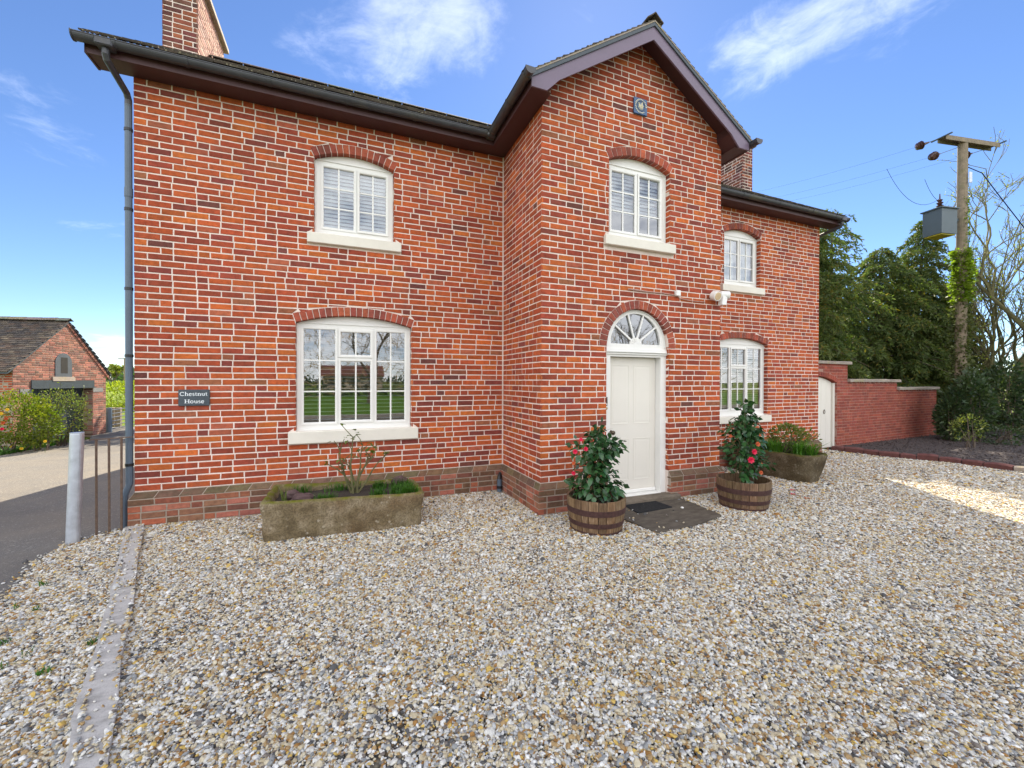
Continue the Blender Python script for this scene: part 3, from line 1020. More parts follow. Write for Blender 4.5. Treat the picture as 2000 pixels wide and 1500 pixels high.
def window(o, yw, name_label, lights, blind, frame_bottom, sill=True):
    yf = yw + .092
    mb = MB()
    xs = o.xs(18)
    for L in lights:
        xs += [L[0] - .034, L[1] + .034]
    holes = [(L[0] - .034, L[1] + .034, flat(L[2] - .034), flat(L[3] + .034)) for L in lights]
    top = lambda x: o.top(min(max(x, o.x0), o.x1)) - .004
    P = lambda s, z, q: (s, yf - q, z)
    plate(mb, xs, flat(frame_bottom), top, holes, P)
    # a raised bead round the outer frame, and the returns of the holes
    for L in lights:
        a, b, c, d = L[0] - .034, L[1] + .034, L[2] - .034, L[3] + .034
        y2 = yf + .05
        mb.add([(a, yf, c), (b, yf, c), (b, yf, d), (a, yf, d), (a, y2, c), (b, y2, c), (b, y2, d), (a, y2, d)],
               [(0, 4, 5, 1), (1, 5, 6, 2), (2, 6, 7, 3), (3, 7, 4, 0)])
    w = obj('window', mb, MT['white'], house)
    w['label'] = name_label
    hd = MB()
    zt = max(L[3] for L in lights) + .075
    hd.box(o.x0 + .03, yf - .012, zt, o.x1 - .03, yf, zt + .014)
    hd.box(o.x0 + .008, yf - .010, frame_bottom, o.x0 + .028, yf, o.zp - .01)
    hd.box(o.x1 - .028, yf - .010, frame_bottom, o.x1 - .008, yf, o.zp - .01)
    hd.box(o.x0 + .006, yf - .03, frame_bottom - .012, o.x1 - .006, yf + .02, frame_bottom + .018)
    obj('frame_bead', hd, MT['white'], w)
    for L in lights:
        x0, x1, z0, z1, nv, hz, opening = L
        sm = MB()
        ring(sm, x0, x1, z0, z1, .033, yf - (.018 if opening else .008), yf + .03)
        obj('sash', sm, MT['white'], w)
        obj('pane', MB().add([(x0 - .004, yf + .016, z0 - .004), (x1 + .004, yf + .016, z0 - .004), (x1 + .004, yf + .016, z1 + .004), (x0 - .004, yf + .016, z1 + .004)], [(0, 1, 2, 3)]), MT['glass'], w)
        for i in range(nv):
            xm = x0 + (x1 - x0) * (i + 1) / (nv + 1)
            obj('glazing_bar', MB().box(xm - .010, yf + .0062, z0, xm + .010, yf + .0155, z1), MT['white'], w)
        for zz in hz:
            obj('glazing_bar', MB().box(x0, yf + .0068, zz - .009, x1, yf + .0150, zz + .009), MT['white'], w)
    if blind:
        m = MB()
        x0 = min(L[0] for L in lights) - .03; x1 = max(L[1] for L in lights) + .03
        z = blind['top']
        a = blind['tilt']; d = blind.get('depth', .025)
        while z > blind['bottom']:
            yc = yf + .085
            dy, dzz = d * math.cos(a), d * math.sin(a)
            t = .0012
            m.add([(x0, yc - dy, z - dzz), (x1, yc - dy, z - dzz), (x1, yc, z + .004), (x0, yc, z + .004), (x1, yc + dy, z + dzz), (x0, yc + dy, z + dzz)],
                  [(0, 1, 2, 3), (3, 2, 4, 5)])
            z -= blind['pitch'] * rnd.uniform(.97, 1.03)
        m.box(x0, yf + .06, blind['top'] + .01, x1, yf + .11, blind['top'] + .05)
        for f in (.14, .5, .86):
            xx = x0 + (x1 - x0) * f
            m.box(xx - .001, yf + .055, blind['bottom'], xx + .001, yf + .057, blind['top'] + .02)
        b = obj('venetian_blind', m, MT[blind['mat']], w, kind='stuff')
    if sill:
        s = o.sill
        obj('sill', MB().box(s[0], yw - .052, s[2], s[1], yf - .004, s[3] - .004, bev=.008), MT['sill'], w)
    return w
hz2 = lambda a, b: [a + (b - a) / 3, a + 2 * (b - a) / 3]
BL_UP = dict(top=4.53, bottom=3.72, pitch=.050, tilt=1.0, mat='slat', depth=.0265)
window(O_mu, 0, 'cream casement window with closed white blind over the wider window', [(1.962, 2.334, 3.738, 4.535, 1, hz2(3.738, 4.535), False), (2.414, 2.757, 3.745, 4.525, 1, hz2(3.745, 4.525), True)], BL_UP, 3.612)
window(O_bu, YB, 'cream window in the porch gable with its blind half raised', [(5.600, 5.985, 3.765, 4.565, 1, hz2(3.765, 4.565), False), (6.062, 6.420, 3.772, 4.560, 1, hz2(3.772, 4.560), True)],
       dict(top=4.56, bottom=4.04, pitch=.050, tilt=1.0, mat='slat', depth=.0265), 3.645)
w_wu = window(O_wu, 0, 'upper window of the far wing with pale net curtain', [(9.235, 9.600, 3.738, 4.53, 1, hz2(3.738, 4.53), False), (9.672, 10.030, 3.745, 4.525, 1, hz2(3.745, 4.525), True)], None, 3.605)
lz = (1.13, 2.365)
window(O_ml, 0, 'wide three light window with open blind beside the house name sign', [(1.724, 2.102, lz[0], lz[1], 1, [1.54, 1.955], False), (2.176, 2.552, 1.147, 1.945, 1, [1.54], True), (2.176, 2.552, 2.035, 2.341, 1, [], True), (2.637, 3.016, lz[0], lz[1], 1, [1.54, 1.955], False)],
       dict(top=2.36, bottom=1.13, pitch=.052, tilt=.16, mat='slat', depth=.025), 1.034)
window(O_wl, 0, 'three light window with beige blind behind the further barrel', [(8.995, 9.372, lz[0], lz[1], 1, [1.54, 1.955], False), (9.446, 9.822, 1.147, 1.945, 1, [1.54], True), (9.446, 9.822, 2.035, 2.341, 1, [], True), (9.907, 10.286, lz[0], lz[1], 1, [1.54, 1.955], False)],
       dict(top=2.36, bottom=1.13, pitch=.046, tilt=.80, mat='slat_beige', depth=.0245), 1.004)
# net curtain folds in the far upper window
m = MB()
for k in range(44):
    x = 9.20 + k * .020
    yy = .19 + .012 * math.sin(k * 1.9) + .008 * math.sin(k * .7)
    x2 = x + .020
    y2 = .19 + .012 * math.sin((k + 1) * 1.9) + .008 * math.sin((k + 1) * .7)
    m.add([(x, yy, 3.70), (x2, y2, 3.70), (x2, y2, 4.56), (x, yy, 4.56)], [(0, 1, 2, 3)], (.9 if k % 2 else .7,) * 3)
obj('net_curtain', m, MT['curtain'], w_wu)
# dark rooms behind the panes
m = MB()
for (x0, x1, y0, z0, z1) in ((.3, X1 - .2, .26, .2, 2.7), (.3, X1 - .2, .26, 2.8, 5.05), (X1 + .2, XB - .2, YB + .26, 2.8, 5.05), (XB + .2, XR - .3, .26, .2, 2.7), (XB + .2, XR - .3, .26, 2.8, 5.05)):
    y1 = 4.2
    m.add([(x0, y0, z0), (x1, y0, z0), (x1, y1, z0), (x0, y1, z0), (x0, y0, z1), (x1, y0, z1), (x1, y1, z1), (x0, y1, z1)],
          [(0, 1, 2, 3), (7, 6, 5, 4), (1, 5, 6, 2), (2, 6, 7, 3), (3, 7, 4, 0)])
obj('room_lining', m, MT['room'], house)

# door with fanlight
yd = YB + .06
df = MB()
FC = (5.998, 2.205, .425)     # fanlight centre and radius
fan_t = lambda x: FC[1] + math.sqrt(max(0, FC[2] ** 2 - (x - FC[0]) ** 2))
xs = O_dr.xs(30) + [5.568, 6.432] + [FC[0] + FC[2] * math.sin(-PI / 2 + PI * i / 24) for i in range(25)]
plate(df, xs, flat(.085), lambda x: O_dr.top(min(max(x, O_dr.x0), O_dr.x1)) - .004, [(5.568, 6.432, flat(.085), flat(2.028)), (FC[0] - FC[2], FC[0] + FC[2], flat(FC[1]), fan_t)], lambda s, z, q: (s, yd - q, z))
# returns of the door opening and the fanlight
y2 = yd + .12
df.add([(5.568, yd, .085), (5.568, y2, .085), (5.568, y2, 2.028), (5.568, yd, 2.028)], [(3, 2, 1, 0)])
df.add([(6.432, yd, .085), (6.432, y2, .085), (6.432, y2, 2.028), (6.432, yd, 2.028)], [(0, 1, 2, 3)])
df.add([(5.568, yd, 2.028), (6.432, yd, 2.028), (6.432, y2, 2.028), (5.568, y2, 2.028)], [(3, 2, 1, 0)])
arc = [(FC[0] + FC[2] * math.sin(a), FC[1] + FC[2] * math.cos(a)) for a in [-PI / 2 + PI * i / 24 for i in range(25)]]
for (xa, za), (xb, zb) in zip(arc[:-1], arc[1:]):
    df.add([(xa, yd, za), (xb, yd, zb), (xb, yd + .05, zb), (xa, yd + .05, za)], [(3, 2, 1, 0)])
df.add([(FC[0] - FC[2], yd, FC[1]), (FC[0] + FC[2], yd, FC[1]), (FC[0] + FC[2], yd + .05, FC[1]), (FC[0] - FC[2], yd + .05, FC[1])], [(0, 1, 2, 3)])
frame = obj('door_frame', df, MT['white'], house)
tr = MB()
tr.box(5.47, yd - .030, 2.085, 6.526, yd + .01, 2.105, bev=.004)
tr.box(5.47, yd - .018, 2.105, 6.526, yd + .01, 2.135)
tr.box(5.47, yd - .026, 2.060, 6.526, yd + .01, 2.070)
obj('transom', tr, MT['white'], frame)
# bead round the arch
bd = MB()
pts = [(5.998 + .505 * math.sin(a), yd - .004, 2.165 + .505 * math.cos(a)) for a in [-PI / 2 + PI * i / 30 for i in range(31)]]
bd.tube(pts, .010, 6)
obj('arch_bead', bd, MT['white'], frame)
fp = MB()
fp.add([(x, yd + .03, z) for x, z in arc], [tuple(range(len(arc) - 1, -1, -1))])
obj('fanlight_pane', fp, MT['glass'], frame)
for a in (-54, -18, 18, 54):
    a = math.radians(a)
    d = Vector((math.sin(a), 0, math.cos(a))); s_ = Vector((math.cos(a), 0, -math.sin(a)))
    m = MB().obox(Vector((FC[0], yd + .006, FC[1])) + d * .09 - s_ * .011, s_ * .022, (0, .022, 0), d * (FC[2] - .088))
    obj('fanlight_bar', m, MT['white'], frame)
hub = [(FC[0] + .10 * math.sin(a), FC[1] - .006 + .10 * math.cos(a)) for a in [-PI / 2 + PI * i / 14 for i in range(15)]]
m = MB().prism([(x, yd + .002, z) for x, z in hub], (0, .026, 0))
for i in range(7):
    a = -PI / 2 + PI * (i + .5) / 7
    m.tube([(FC[0] + .03 * math.sin(a), yd + .001, FC[1] + .03 * math.cos(a)), (FC[0] + .085 * math.sin(a), yd + .001, FC[1] + .085 * math.cos(a))], [.004, .008], 5)
obj('fanlight_hub', m, MT['white'], frame)
yl = YB + .165
door = obj('door', MB().box(5.570, yl, .10, 6.430, yl + .045, 2.025, bev=.004), MT['cream'], house)
for (x0, x1, z0, z1) in ((5.675, 5.945, 1.10, 1.90), (6.055, 6.325, 1.10, 1.90), (5.675, 5.945, .30, .86), (6.055, 6.325, .30, .86)):
    m = MB()
    ring(m, x0, x1, z0, z1, .016, yl - .0035, yl + .001)
    m.add([(x0, yl + .001, z0), (x1, yl + .001, z0), (x1, yl + .001, z1), (x0, yl + .001, z1), (x0 + .03, yl - .0015, z0 + .03), (x1 - .03, yl - .0015, z0 + .03), (x1 - .03, yl - .0015, z1 - .03), (x0 + .03, yl - .0015, z1 - .03)],
          [(0, 1, 5, 4), (1, 2, 6, 5), (2, 3, 7, 6), (3, 0, 4, 7), (4, 5, 6, 7)])
    obj('door_panel', m, MT['cream'], door)
m = MB()
for (r0, q) in ((0, 0),):
    pr = [(.030, 0), (.030, .006), (.013, .010), (.011, .032), (.022, .040), (.031, .052), (.031, .064), (.022, .074), (.008, .078)]
    vs = []
    for (r, d) in pr:
        for k in range(14):
            a = 2 * PI * k / 14
            vs.append((5.655 + r * math.cos(a), yl - d, .975 + r * math.sin(a)))
    fs = [(i * 14 + k, i * 14 + 14 + k, i * 14 + 14 + (k + 1) % 14, i * 14 + (k + 1) % 14) for i in range(len(pr) - 1) for k in range(14)] + [tuple(range(14 * (len(pr) - 1), 14 * len(pr)))]
    m.add(vs, fs)
obj('door_knob', m, MT['bronze'], door, smooth=True)
obj('keyhole_cover', MB().tube([(5.612, yl - .012, 1.035), (5.612, yl + .001, 1.035)], .017, 12), MT['bronze'], door)
m = MB().box(5.566, yd - .02, .085, 6.434, yl + .05, .102, bev=.004)
m.box(5.575, yl - .03, .104, 6.425, yl, .15, bev=.008)
obj('door_threshold', m, MT['white'], frame)
obj('door_step', MB().box(5.36, YB - .125, -.05, 6.66, YB + .30, .088, bev=.020), MT['step'], house)

# small fittings screwed to the walls
m = thing('door_bell', 'slim black video door bell on the left jamb of the front door', 'door bell', (5.492, yd, 1.36))
obj('bell_case', MB().box(5.476, yd - .024, 1.355, 5.514, yd, 1.475, bev=.006), MT['black'], m)
obj('bell_button', MB().tube([(5.495, yd - .027, 1.378), (5.495, yd - .02, 1.378)], .010, 12), MT['plasticw'], m)
for k in range(3):
    obj('bell_lens', MB().tube([(5.495, yd - .026, 1.41 + k * .02), (5.495, yd - .02, 1.41 + k * .02)], .004, 8), MT['grey_metal'], m)
tag(obj('bell_push', MB().lathe([(.004, 0), (.018, .002), (.018, .006), (.009, .012), (.003, .014)], 0, 0, 12), MT['brass'], world=False), 'small brass bell push below the black door bell', 'bell push')
bpush = bpy.data.objects['bell_push']; bpush.location = (5.506, yd, 1.318); bpush.rotation_euler = (PI / 2, 0, 0)

# slate name sign with its lettering
sign = thing('name_sign', 'dark slate house name plate reading Chestnut House', 'house sign', (.565, -.004, 1.38))
obj('plate', MB().box(.412, -.022, 1.381, .718, -.004, 1.573, bev=.004), MT['slate'], sign)
def arcp(cx, cz, rx, rz, a0, a1, n=14):
    return [(cx + rx * math.cos(math.radians(a0 + (a1 - a0) * i / n)), cz + rz * math.sin(math.radians(a0 + (a1 - a0) * i / n))) for i in range(n + 1)]
SER = .10
def st(x, z0, z1, w=.13): return ([(x, z0), (x, z1)], w)
def sf(x, z, l=.17, w=.05): return ([(x - l, z), (x + l, z)], w)
GL = {
 'C': (.80, [(arcp(.42, .36, .33, .34, 50, 310), .11), ([(.66, .50), (.66, .70)], .06), ([(.64, .14), (.68, .02)], .05)]),
 'H': (.86, [st(.18, 0, .72), st(.68, 0, .72), ([(.18, .37), (.68, .37)], .06), sf(.18, .02), sf(.18, .70), sf(.68, .02), sf(.68, .70)]),
 'h': (.62, [st(.14, 0, .76), (arcp(.32, .30, .17, .19, 180, 0), .08), st(.48, 0, .32), sf(.14, .02, .13), sf(.48, .02, .13), ([(.02, .74), (.14, .74)], .05)]),
 'n': (.62, [st(.14, 0, .48), (arcp(.32, .30, .17, .19, 180, 0), .08), st(.48, 0, .32), sf(.14, .02, .13), sf(.48, .02, .13), ([(.02, .47), (.14, .47)], .05)]),
 'u': (.62, [st(.14, .16, .48), (arcp(.31, .20, .17, .19, 180, 360), .08), st(.48, 0, .48), ([(.02, .47), (.14, .47)], .05), ([(.36, .47), (.48, .47)], .05), ([(.48, .02), (.60, .02)], .05)]),
 'e': (.54, [(arcp(.27, .24, .20, .24, 10, 320), .10), ([(.09, .26), (.45, .26)], .055)]),
 's': (.44, [(arcp(.22, .36, .13, .11, 30, 270), .085), (arcp(.22, .13, .14, .12, 90, -150), .085)]),
 't': (.40, [st(.17, .08, .62, .11), ([(.02, .47), (.34, .47)], .055), (arcp(.27, .10, .10, .09, 180, 330, 8), .065)]),
 'o': (.58, [(arcp(.28, .24, .21, .23, 0, 360, 20), .10)]),
}
def letters(text, x0, x1, zbase, zscale):
    tot = sum(GL[c][0] for c in text)
    k = (x1 - x0) / tot
    x = x0
    off = 0
    for ch in text:
        w, strokes = GL[ch]
        m = MB()
        for pts, sw in strokes:
            off += 1
            yy = -.0226 - .00012 * (off % 9)
            P2 = [Vector((x + px * k, 0, zbase + pz * zscale)) for px, pz in pts]
            hw = sw * k / 2
            L_ = []; R_ = []
            for i, p in enumerate(P2):
                t = (P2[min(i + 1, len(P2) - 1)] - P2[max(i - 1, 0)]).normalized()
                nn = Vector((-t.z, 0, t.x)) * hw
                L_.append((p.x + nn.x, yy, p.z + nn.z)); R_.append((p.x - nn.x, yy, p.z - nn.z))
            n = len(P2)
            m.add(L_ + R_, [(i, i + 1, n + i + 1, n + i) for i in range(n - 1)])
        obj('letter', m, MT['letter'], sign)
        x += w * k
letters('Chestnut', .425, .700, 1.5005, .060)
letters('House', .470, .668, 1.413, .060)

# glazed plaque in the gable
pq = thing('wall_plaque', 'blue glazed plaque with a cream emblem high in the porch gable', 'plaque', (5.99, YB, 5.35))
obj('plaque_tile', MB().box(5.878, YB - .028, 5.352, 6.100, YB - .002, 5.575, bev=.006), MT['blue_tile'], pq)
m = MB()
for k in range(22):
    a = math.radians(-60 + 300 * k / 21 + 0)
    x, z = 5.989 - .090 * math.sin(a - .5), 5.463 + .090 * math.cos(a - .5)
    t = Vector((math.cos(a - .5), 0, math.sin(a - .5))) * .006; q = Vector((-t.z, 0, t.x)) * rnd.uniform(1.0, 1.7)
    m.obox(Vector((x, YB - .033, z)) - t - q, t * 2, (0, .006, 0), q * 2)
obj('plaque_lettering', m, MT['cream_relief'], pq)
m = MB()
for (dx, dz_, rx, rz_) in ((0, .0, .032, .022), (-.022, .012, .016, .026), (-.032, .034, .014, .012), (.020, .020, .016, .030), (.024, .048, .011, .011), (-.016, -.030, .007, .022), (.004, -.034, .007, .020), (.026, -.026, .007, .022), (.034, .002, .012, .016), (-.034, -.016, .010, .012)):
    c_ = Vector((5.989 + dx, YB - .030, 5.463 + dz_))
    ring_ = [(c_.x + rx * math.cos(2 * PI * i / 10), c_.y + .001, c_.z + rz_ * math.sin(2 * PI * i / 10)) for i in range(10)]
    m.add(ring_ + [(c_.x, c_.y - .014, c_.z)], [(i, (i + 1) % 10, 10) for i in range(10)])
obj('plaque_emblem', m, MT['cream_relief'], pq)
m = MB()
m.tube([(5.989 + .066 * math.cos(2 * PI * i / 24), YB - .030, 5.463 + .066 * math.sin(2 * PI * i / 24)) for i in range(25)], .004, 6)
obj('plaque_rim', m, MT['slate'], pq)

# junction box, conduit and security light
jb = thing('junction_box', 'small white cable junction box above the front door', 'junction box', (6.66, YB, 2.92))
obj('box_case', MB().box(6.622, YB - .05, 2.915, 6.70, YB - .001, 2.995, bev=.006), MT['plasticw'], jb)
cb = MB()
cb.tube([(5.80, YB - .012, 2.945), (5.95, YB - .012, 2.943), (6.15, YB - .012, 2.935), (6.4, YB - .012, 2.938), (6.62, YB - .014, 2.928)], [.010, .012, .009, .008, .008], 6)
cb.tube([(6.66, YB - .014, 2.915), (6.72, YB - .014, 2.885), (6.95, YB - .012, 2.868), (7.2, YB - .012, 2.872)], .006, 6)
tag(obj('cable', cb, plain('painted_cable', (.42, .25, .21), .7, .3, 20)), 'thin painted cable running across the bricks above the door', 'cable')
sl = thing('security_light', 'white twin head security light at the porch corner', 'security light', (7.40, YB, 2.90))
def head(c, d, r, ln, name, lens=None):
    d = Vector(d).normalized()
    m = MB().tube([Vector(c) - d * ln * .5, Vector(c) - d * ln * .45, Vector(c) + d * ln * .4, Vector(c) + d * ln * .5], [r * .7, r * .95, r, r * .96], 16)
    o = obj(name, m, MT['plasticw'], sl, smooth=False)
    if lens:
        obj('lens', MB().tube([Vector(c) + d * (ln * .5), Vector(c) + d * (ln * .5 + .006)], [r * .8, r * .7], 14), MT[lens], o)
MT['amber'] = plain('amber_lens', (.62, .46, .28), .25, .1)
obj('base_plate', MB().tube([(7.38, YB, 2.965), (7.38, YB - .05, 2.965)], .055, 16), MT['plasticw'], sl)
head((7.31, YB - .10, 2.955), (-.05, -.9, -.28), .072, .10, 'lamp_head', 'amber')
head((7.50, YB - .09, 2.985), (.9, -.4, -.05), .058, .13, 'lamp_head', 'black')
m = MB().obox((7.405, YB - .135, 2.83), (.085, 0, .0), (0, .075, 0), (.02, 0, .13))
obj('sensor', m, MT['plasticw'], sl)
# stub of a pipe in the inner corner of the porch
dp = thing('drain_pipe', 'short grey pipe stub in the corner beside the porch plinth', 'pipe', (4.43, -.15, 0))
obj('pipe_body', MB().tube([(4.40, -.10, -.02), (4.40, -.10, .20)], .036, 14), MT['pipe'], dp)
obj('pipe_collar', MB().tube([(4.40, -.10, .06), (4.40, -.10, .10)], .042, 14), MT['black'], dp)
obj('pipe_elbow', MB().tube([(4.40, -.10, .19), (4.405, -.09, .24), (4.43, -.06, .28)], [.035, .030, .026], 10), MT['black'], dp)

# ---------------------------------------------------------------- roofs, boards, gutters, chimneys
def tile_slope(mb, O, u, v, W, L, g=.10, tw=.165, th=.016, cols=None, rows=None, lift=.020, skip=None):
    O, u, v = Vector(O), Vector(u).normalized(), Vector(v).normalized()
    n = u.cross(v).normalized()
    if n.z < 0:
        n = -n
    nr = rows or int(L / g)
    for k in range(nr):
        off = (k % 2) * tw / 2
        i = -1
        while i * tw + off < W:
            a = max(0, i * tw + off + .002); b = min(W, (i + 1) * tw + off - .002)
            i += 1
            if b - a < .02 or (skip and skip(O + u * ((a + b) / 2) + v * (k * g))):
                continue
            d = rnd.uniform(-.006, .004)
            z0 = lift + rnd.uniform(-.002, .006); z1 = rnd.uniform(0, .004)
            p = [O + u * a + v * (k * g + d), O + u * b + v * (k * g + d + rnd.uniform(-.004, .004)), O + u * b + v * ((k + 1) * g + .03), O + u * a + v * ((k + 1) * g + .03)]
            T = [p[0] + n * z0, p[1] + n * (z0 + rnd.uniform(-.002, .002)), p[2] + n * z1, p[3] + n * z1]
            B = [p[0] + n * (z0 - th), p[1] + n * (z0 - th), p[2] + n * (z1 - th), p[3] + n * (z1 - th)]
            c = cols[int(rnd.random() * len(cols))]
            kk = rnd.uniform(.8, 1.2)
            mb.add(T + B, [(0, 1, 2, 3), (4, 5, 1, 0), (5, 6, 2, 1), (7, 4, 0, 3)], tuple(x * kk for x in c))
TC = [(.085, .07, .06), (.11, .085, .07), (.07, .06, .055), (.13, .11, .085)]
SL = .655
rf = MB()
y0, z0 = -.345, 5.268
zr = z0 + SL * (2.5 - y0)
def deck(mb, pts, d=(0, 0, -.05)):
    mb.prism(pts, d)
deck(rf, [(-.30, y0, z0 - .02), (12.31, y0, z0 - .02), (12.31, 2.5, zr - .02), (-.30, 2.5, zr - .02)])
deck(rf, [(-.30, 2.5, zr - .02), (12.31, 2.5, zr - .02), (12.31, 5.345, z0 - .02), (-.30, 5.345, z0 - .02)])
BZ = 6.445      # porch ridge underside of the tiles
ye = -1.61
yb_end = y0 + (BZ - z0) / SL
for sgn in (-1, 1):
    ex = CX + sgn * 1.83
    deck(rf, [(CX, ye, BZ - .02), (CX, yb_end + .1, BZ - .02), (ex, y0 + .1, BZ - .65 * 1.83 - .02), (ex, ye, BZ - .65 * 1.83 - .02)])
# unseen lean-to roof, added to shape the shadow edge on the drive
deck(rf, [(-.05, 4.9, 3.75), (7.0, 4.9, 3.75), (7.0, 6.7, 2.75), (-.05, 6.7, 2.75)])
roof = obj('roof', rf, MT['slate'], house)
wl = MB().box(0, DEPTH + .005, 0, 7.0, 6.45, 2.75)  # unseen block under the added shadow-casting roof
obj('shadow_lean_to', wl, MT['mortar'], house)
tl = MB()
inbay = lambda p: CX - 1.85 + max(0, (p.z - 5.29) / .65) - .02 < p.x < CX + 1.85 - max(0, (p.z - 5.29) / .65) + .02
tile_slope(tl, (-.31, y0 - .02, z0), (1, 0, 0), (0, 1, SL), 12.63, (2.5 - y0) * math.hypot(1, SL), cols=TC, skip=inbay)
h_ = math.hypot(1, .65)
tile_slope(tl, (CX - 1.86, ye, BZ - .65 * 1.86), (0, 1, 0), (1, 0, .65), 1.9, 1.85 * h_, cols=TC)
tile_slope(tl, (CX + 1.86, ye, BZ - .65 * 1.86), (0, 1, 0), (-1, 0, .65), 1.9, 1.85 * h_, cols=TC)
tile_slope(tl, (-.31, 5.37, z0), (1, 0, 0), (0, -1, SL), 12.63, (2.5 - y0) * math.hypot(1, SL), g=.2, tw=.33, cols=TC)
obj('roof_tiles', tl, MT['tile'], roof, kind='stuff')
def ridge_tile(p0, p1, col, parent, sl=.65, w=.13):
    p0, p1 = Vector(p0), Vector(p1)
    d = (p1 - p0).normalized(); s = Vector((d.y, -d.x, 0))
    pr = []
    for a in (-1, -.5, 0, .5, 1):
        pr.append((a * w, .055 - abs(a) * w * sl + (.0 if a else .006)))
    pr2 = [(a, b - .016) for a, b in pr[::-1]]
    m = MB().sweep(pr + pr2, p0, p1, s, (0, 0, 1), tuple(x * rnd.uniform(.8, 1.15) for x in col))
    obj('ridge_tile', m, MT['tile'], parent)
y = ye - .015
k = 0
while y < 1.2:
    ridge_tile((CX, y, BZ + .028 + rnd.uniform(-.003, .004) + (.012 if k == 0 else 0)), (CX, y + .295, BZ + .028), (.10, .085, .07), roof, .75)
    y += .30; k += 1
x = -.31
while x < 12.2:
    ridge_tile((x, 2.5, zr + .03), (min(12.32, x + .44), 2.5, zr + .03), (.10, .085, .07), roof)
    x += .45
# verge undercloak under the porch tiles
m = MB()
for sgn in (-1, 1):
    m.prism([(CX, ye - .005, BZ - .005), (CX + sgn * 1.86, ye - .005, BZ - .65 * 1.86 - .005), (CX + sgn * 1.86, ye - .005, BZ - .65 * 1.86 - .022), (CX, ye - .005, BZ - .022)], (0, .12, 0))
obj('verge_strip', m, MT['coping'], roof)

# barge boards, soffits, fascias
def barge(sgn):
    q = [(0, 6.425), (1.775, 5.272), (1.775, 5.118), (1.575, 5.118), (1.41, 5.285), (0, 6.203)]
    m = MB().prism([(CX + sgn * a, YB - .262, b) for a, b in q], (0, .022, 0))
    o = obj('barge_board', m, MT['barge'], house)
barge(-1); barge(1)
so = MB()
for sgn in (-1, 1):
    xw = X1 if sgn < 0 else XB
    xe = CX + sgn * 1.773
    ya, yb_ = YB - .240, -.262
    # level soffit of the side eaves
    so.add([(xe, ya, EAVE), (xw + sgn * -.01, ya, EAVE), (xw + sgn * -.01, -.01, EAVE), (xe, -.01, EAVE)], [(0, 1, 2, 3)])
    # boxed end and sloping soffit of the gable
    P_ = [(CX + sgn * 1.575, EAVE), (CX + sgn * 1.42, 5.30), (CX + sgn * 1.42, 5.415), (CX, 6.335)]
    for (a, b), (c, d) in zip(P_[:-1], P_[1:]):
        so.add([(a, ya, b), (c, ya, d), (c, YB + .002, d), (a, YB + .002, b)], [(0, 1, 2, 3)])
for (xa, xb) in ((-.30, CX - 1.773), (CX + 1.773, 12.31)):
    so.add([(xa, -.255, EAVE), (xb, -.255, EAVE), (xb, .0, EAVE), (xa, .0, EAVE)], [(0, 1, 2, 3)])
obj('soffit', so, MT['fascia'], house)
for (xa, xb) in ((-.305, CX - 1.775), (CX + 1.775, 12.315)):
    obj('fascia_board', MB().box(xa, -.275, EAVE - .008, xb, -.255, 5.25), MT['fascia'], house)
for sgn in (-1, 1):
    xe = CX + sgn * 1.775
    obj('fascia_board', MB().box(min(xe, xe - sgn * .02), YB - .24, EAVE - .008, max(xe, xe - sgn * .02), -.276, 5.25), MT['fascia'], house)
for xa in (-.305, 12.295):
    bx = MB().prism([(xa, -.275, EAVE - .01), (xa, -.275, 5.26), (xa, .6, 5.26 + .52), (xa, .6, 5.26 + .30), (xa, .0, EAVE + .05), (xa, .0, EAVE - .01)], (.02, 0, 0))
    obj('eaves_box_end', bx, MT['fascia'], house)

def half_round(r, t=.006):
    out = [(r * math.cos(math.radians(a)), r * math.sin(math.radians(a))) for a in range(180, 361, 15)]
    inn = [((r - t) * math.cos(math.radians(a)), (r - t) * math.sin(math.radians(a))) for a in range(360, 179, -15)]
    return out + [(r + .006, 0), (r + .006, .008), (r - t, .008)] + inn + [(-r + t, .008), (-r - .006, .008), (-r - .006, 0)]
GZ = 5.232
def gutter(p0, p1, side, unions, ends=()):
    g = MB().sweep(half_round(.058), p0, p1, side, (0, 0, 1))
    o = obj('gutter', g, MT['gutter'], house)
    d = (Vector(p1) - Vector(p0)).normalized()
    for s in unions:
        c = Vector(p0) + d * s
        m = MB().sweep(half_round(.0635, .005), c - d * .018, c + d * .018, side, (0, 0, 1))
        obj('gutter_bracket', m, MT['gutter'], o)
    for e in ends:
        c = Vector(p0) if e == 0 else Vector(p1)
        dd = -d if e == 0 else d
        prof = [(.066 * math.cos(math.radians(a)), .066 * math.sin(math.radians(a))) for a in range(180, 361, 20)] + [(.066, .012), (-.066, .012)]
        obj('gutter_end_cap', MB().sweep(prof, c, c + dd * .012, side, (0, 0, 1)), MT['gutter'], o)
    return o
GY = -.338
gx = CX - 1.775 - .064
gx2 = CX + 1.775 + .064
g1 = gutter((-.355, GY, GZ), (gx, GY, GZ), (0, -1, 0), (.33, .95, 1.75, 2.6, 3.45, 4.25), (0,))
g2 = gutter((gx, GY, GZ), (gx, -1.70, GZ), (-1, 0, 0), (.12, .75, 1.27), (1,))
g3 = gutter((gx2, -1.70, GZ), (gx2, GY, GZ), (1, 0, 0), (.3, 1.0), (0,))
g4 = gutter((gx2, GY, GZ), (12.37, GY, GZ), (0, -1, 0), (.35, 1.35, 2.35, 3.35, 4.1), (1,))
obj('gutter_bracket', MB().box(gx - .068, GY - .068, GZ - .066, gx + .066, GY + .064, GZ + .004, bev=.02), MT['gutter'], g2)
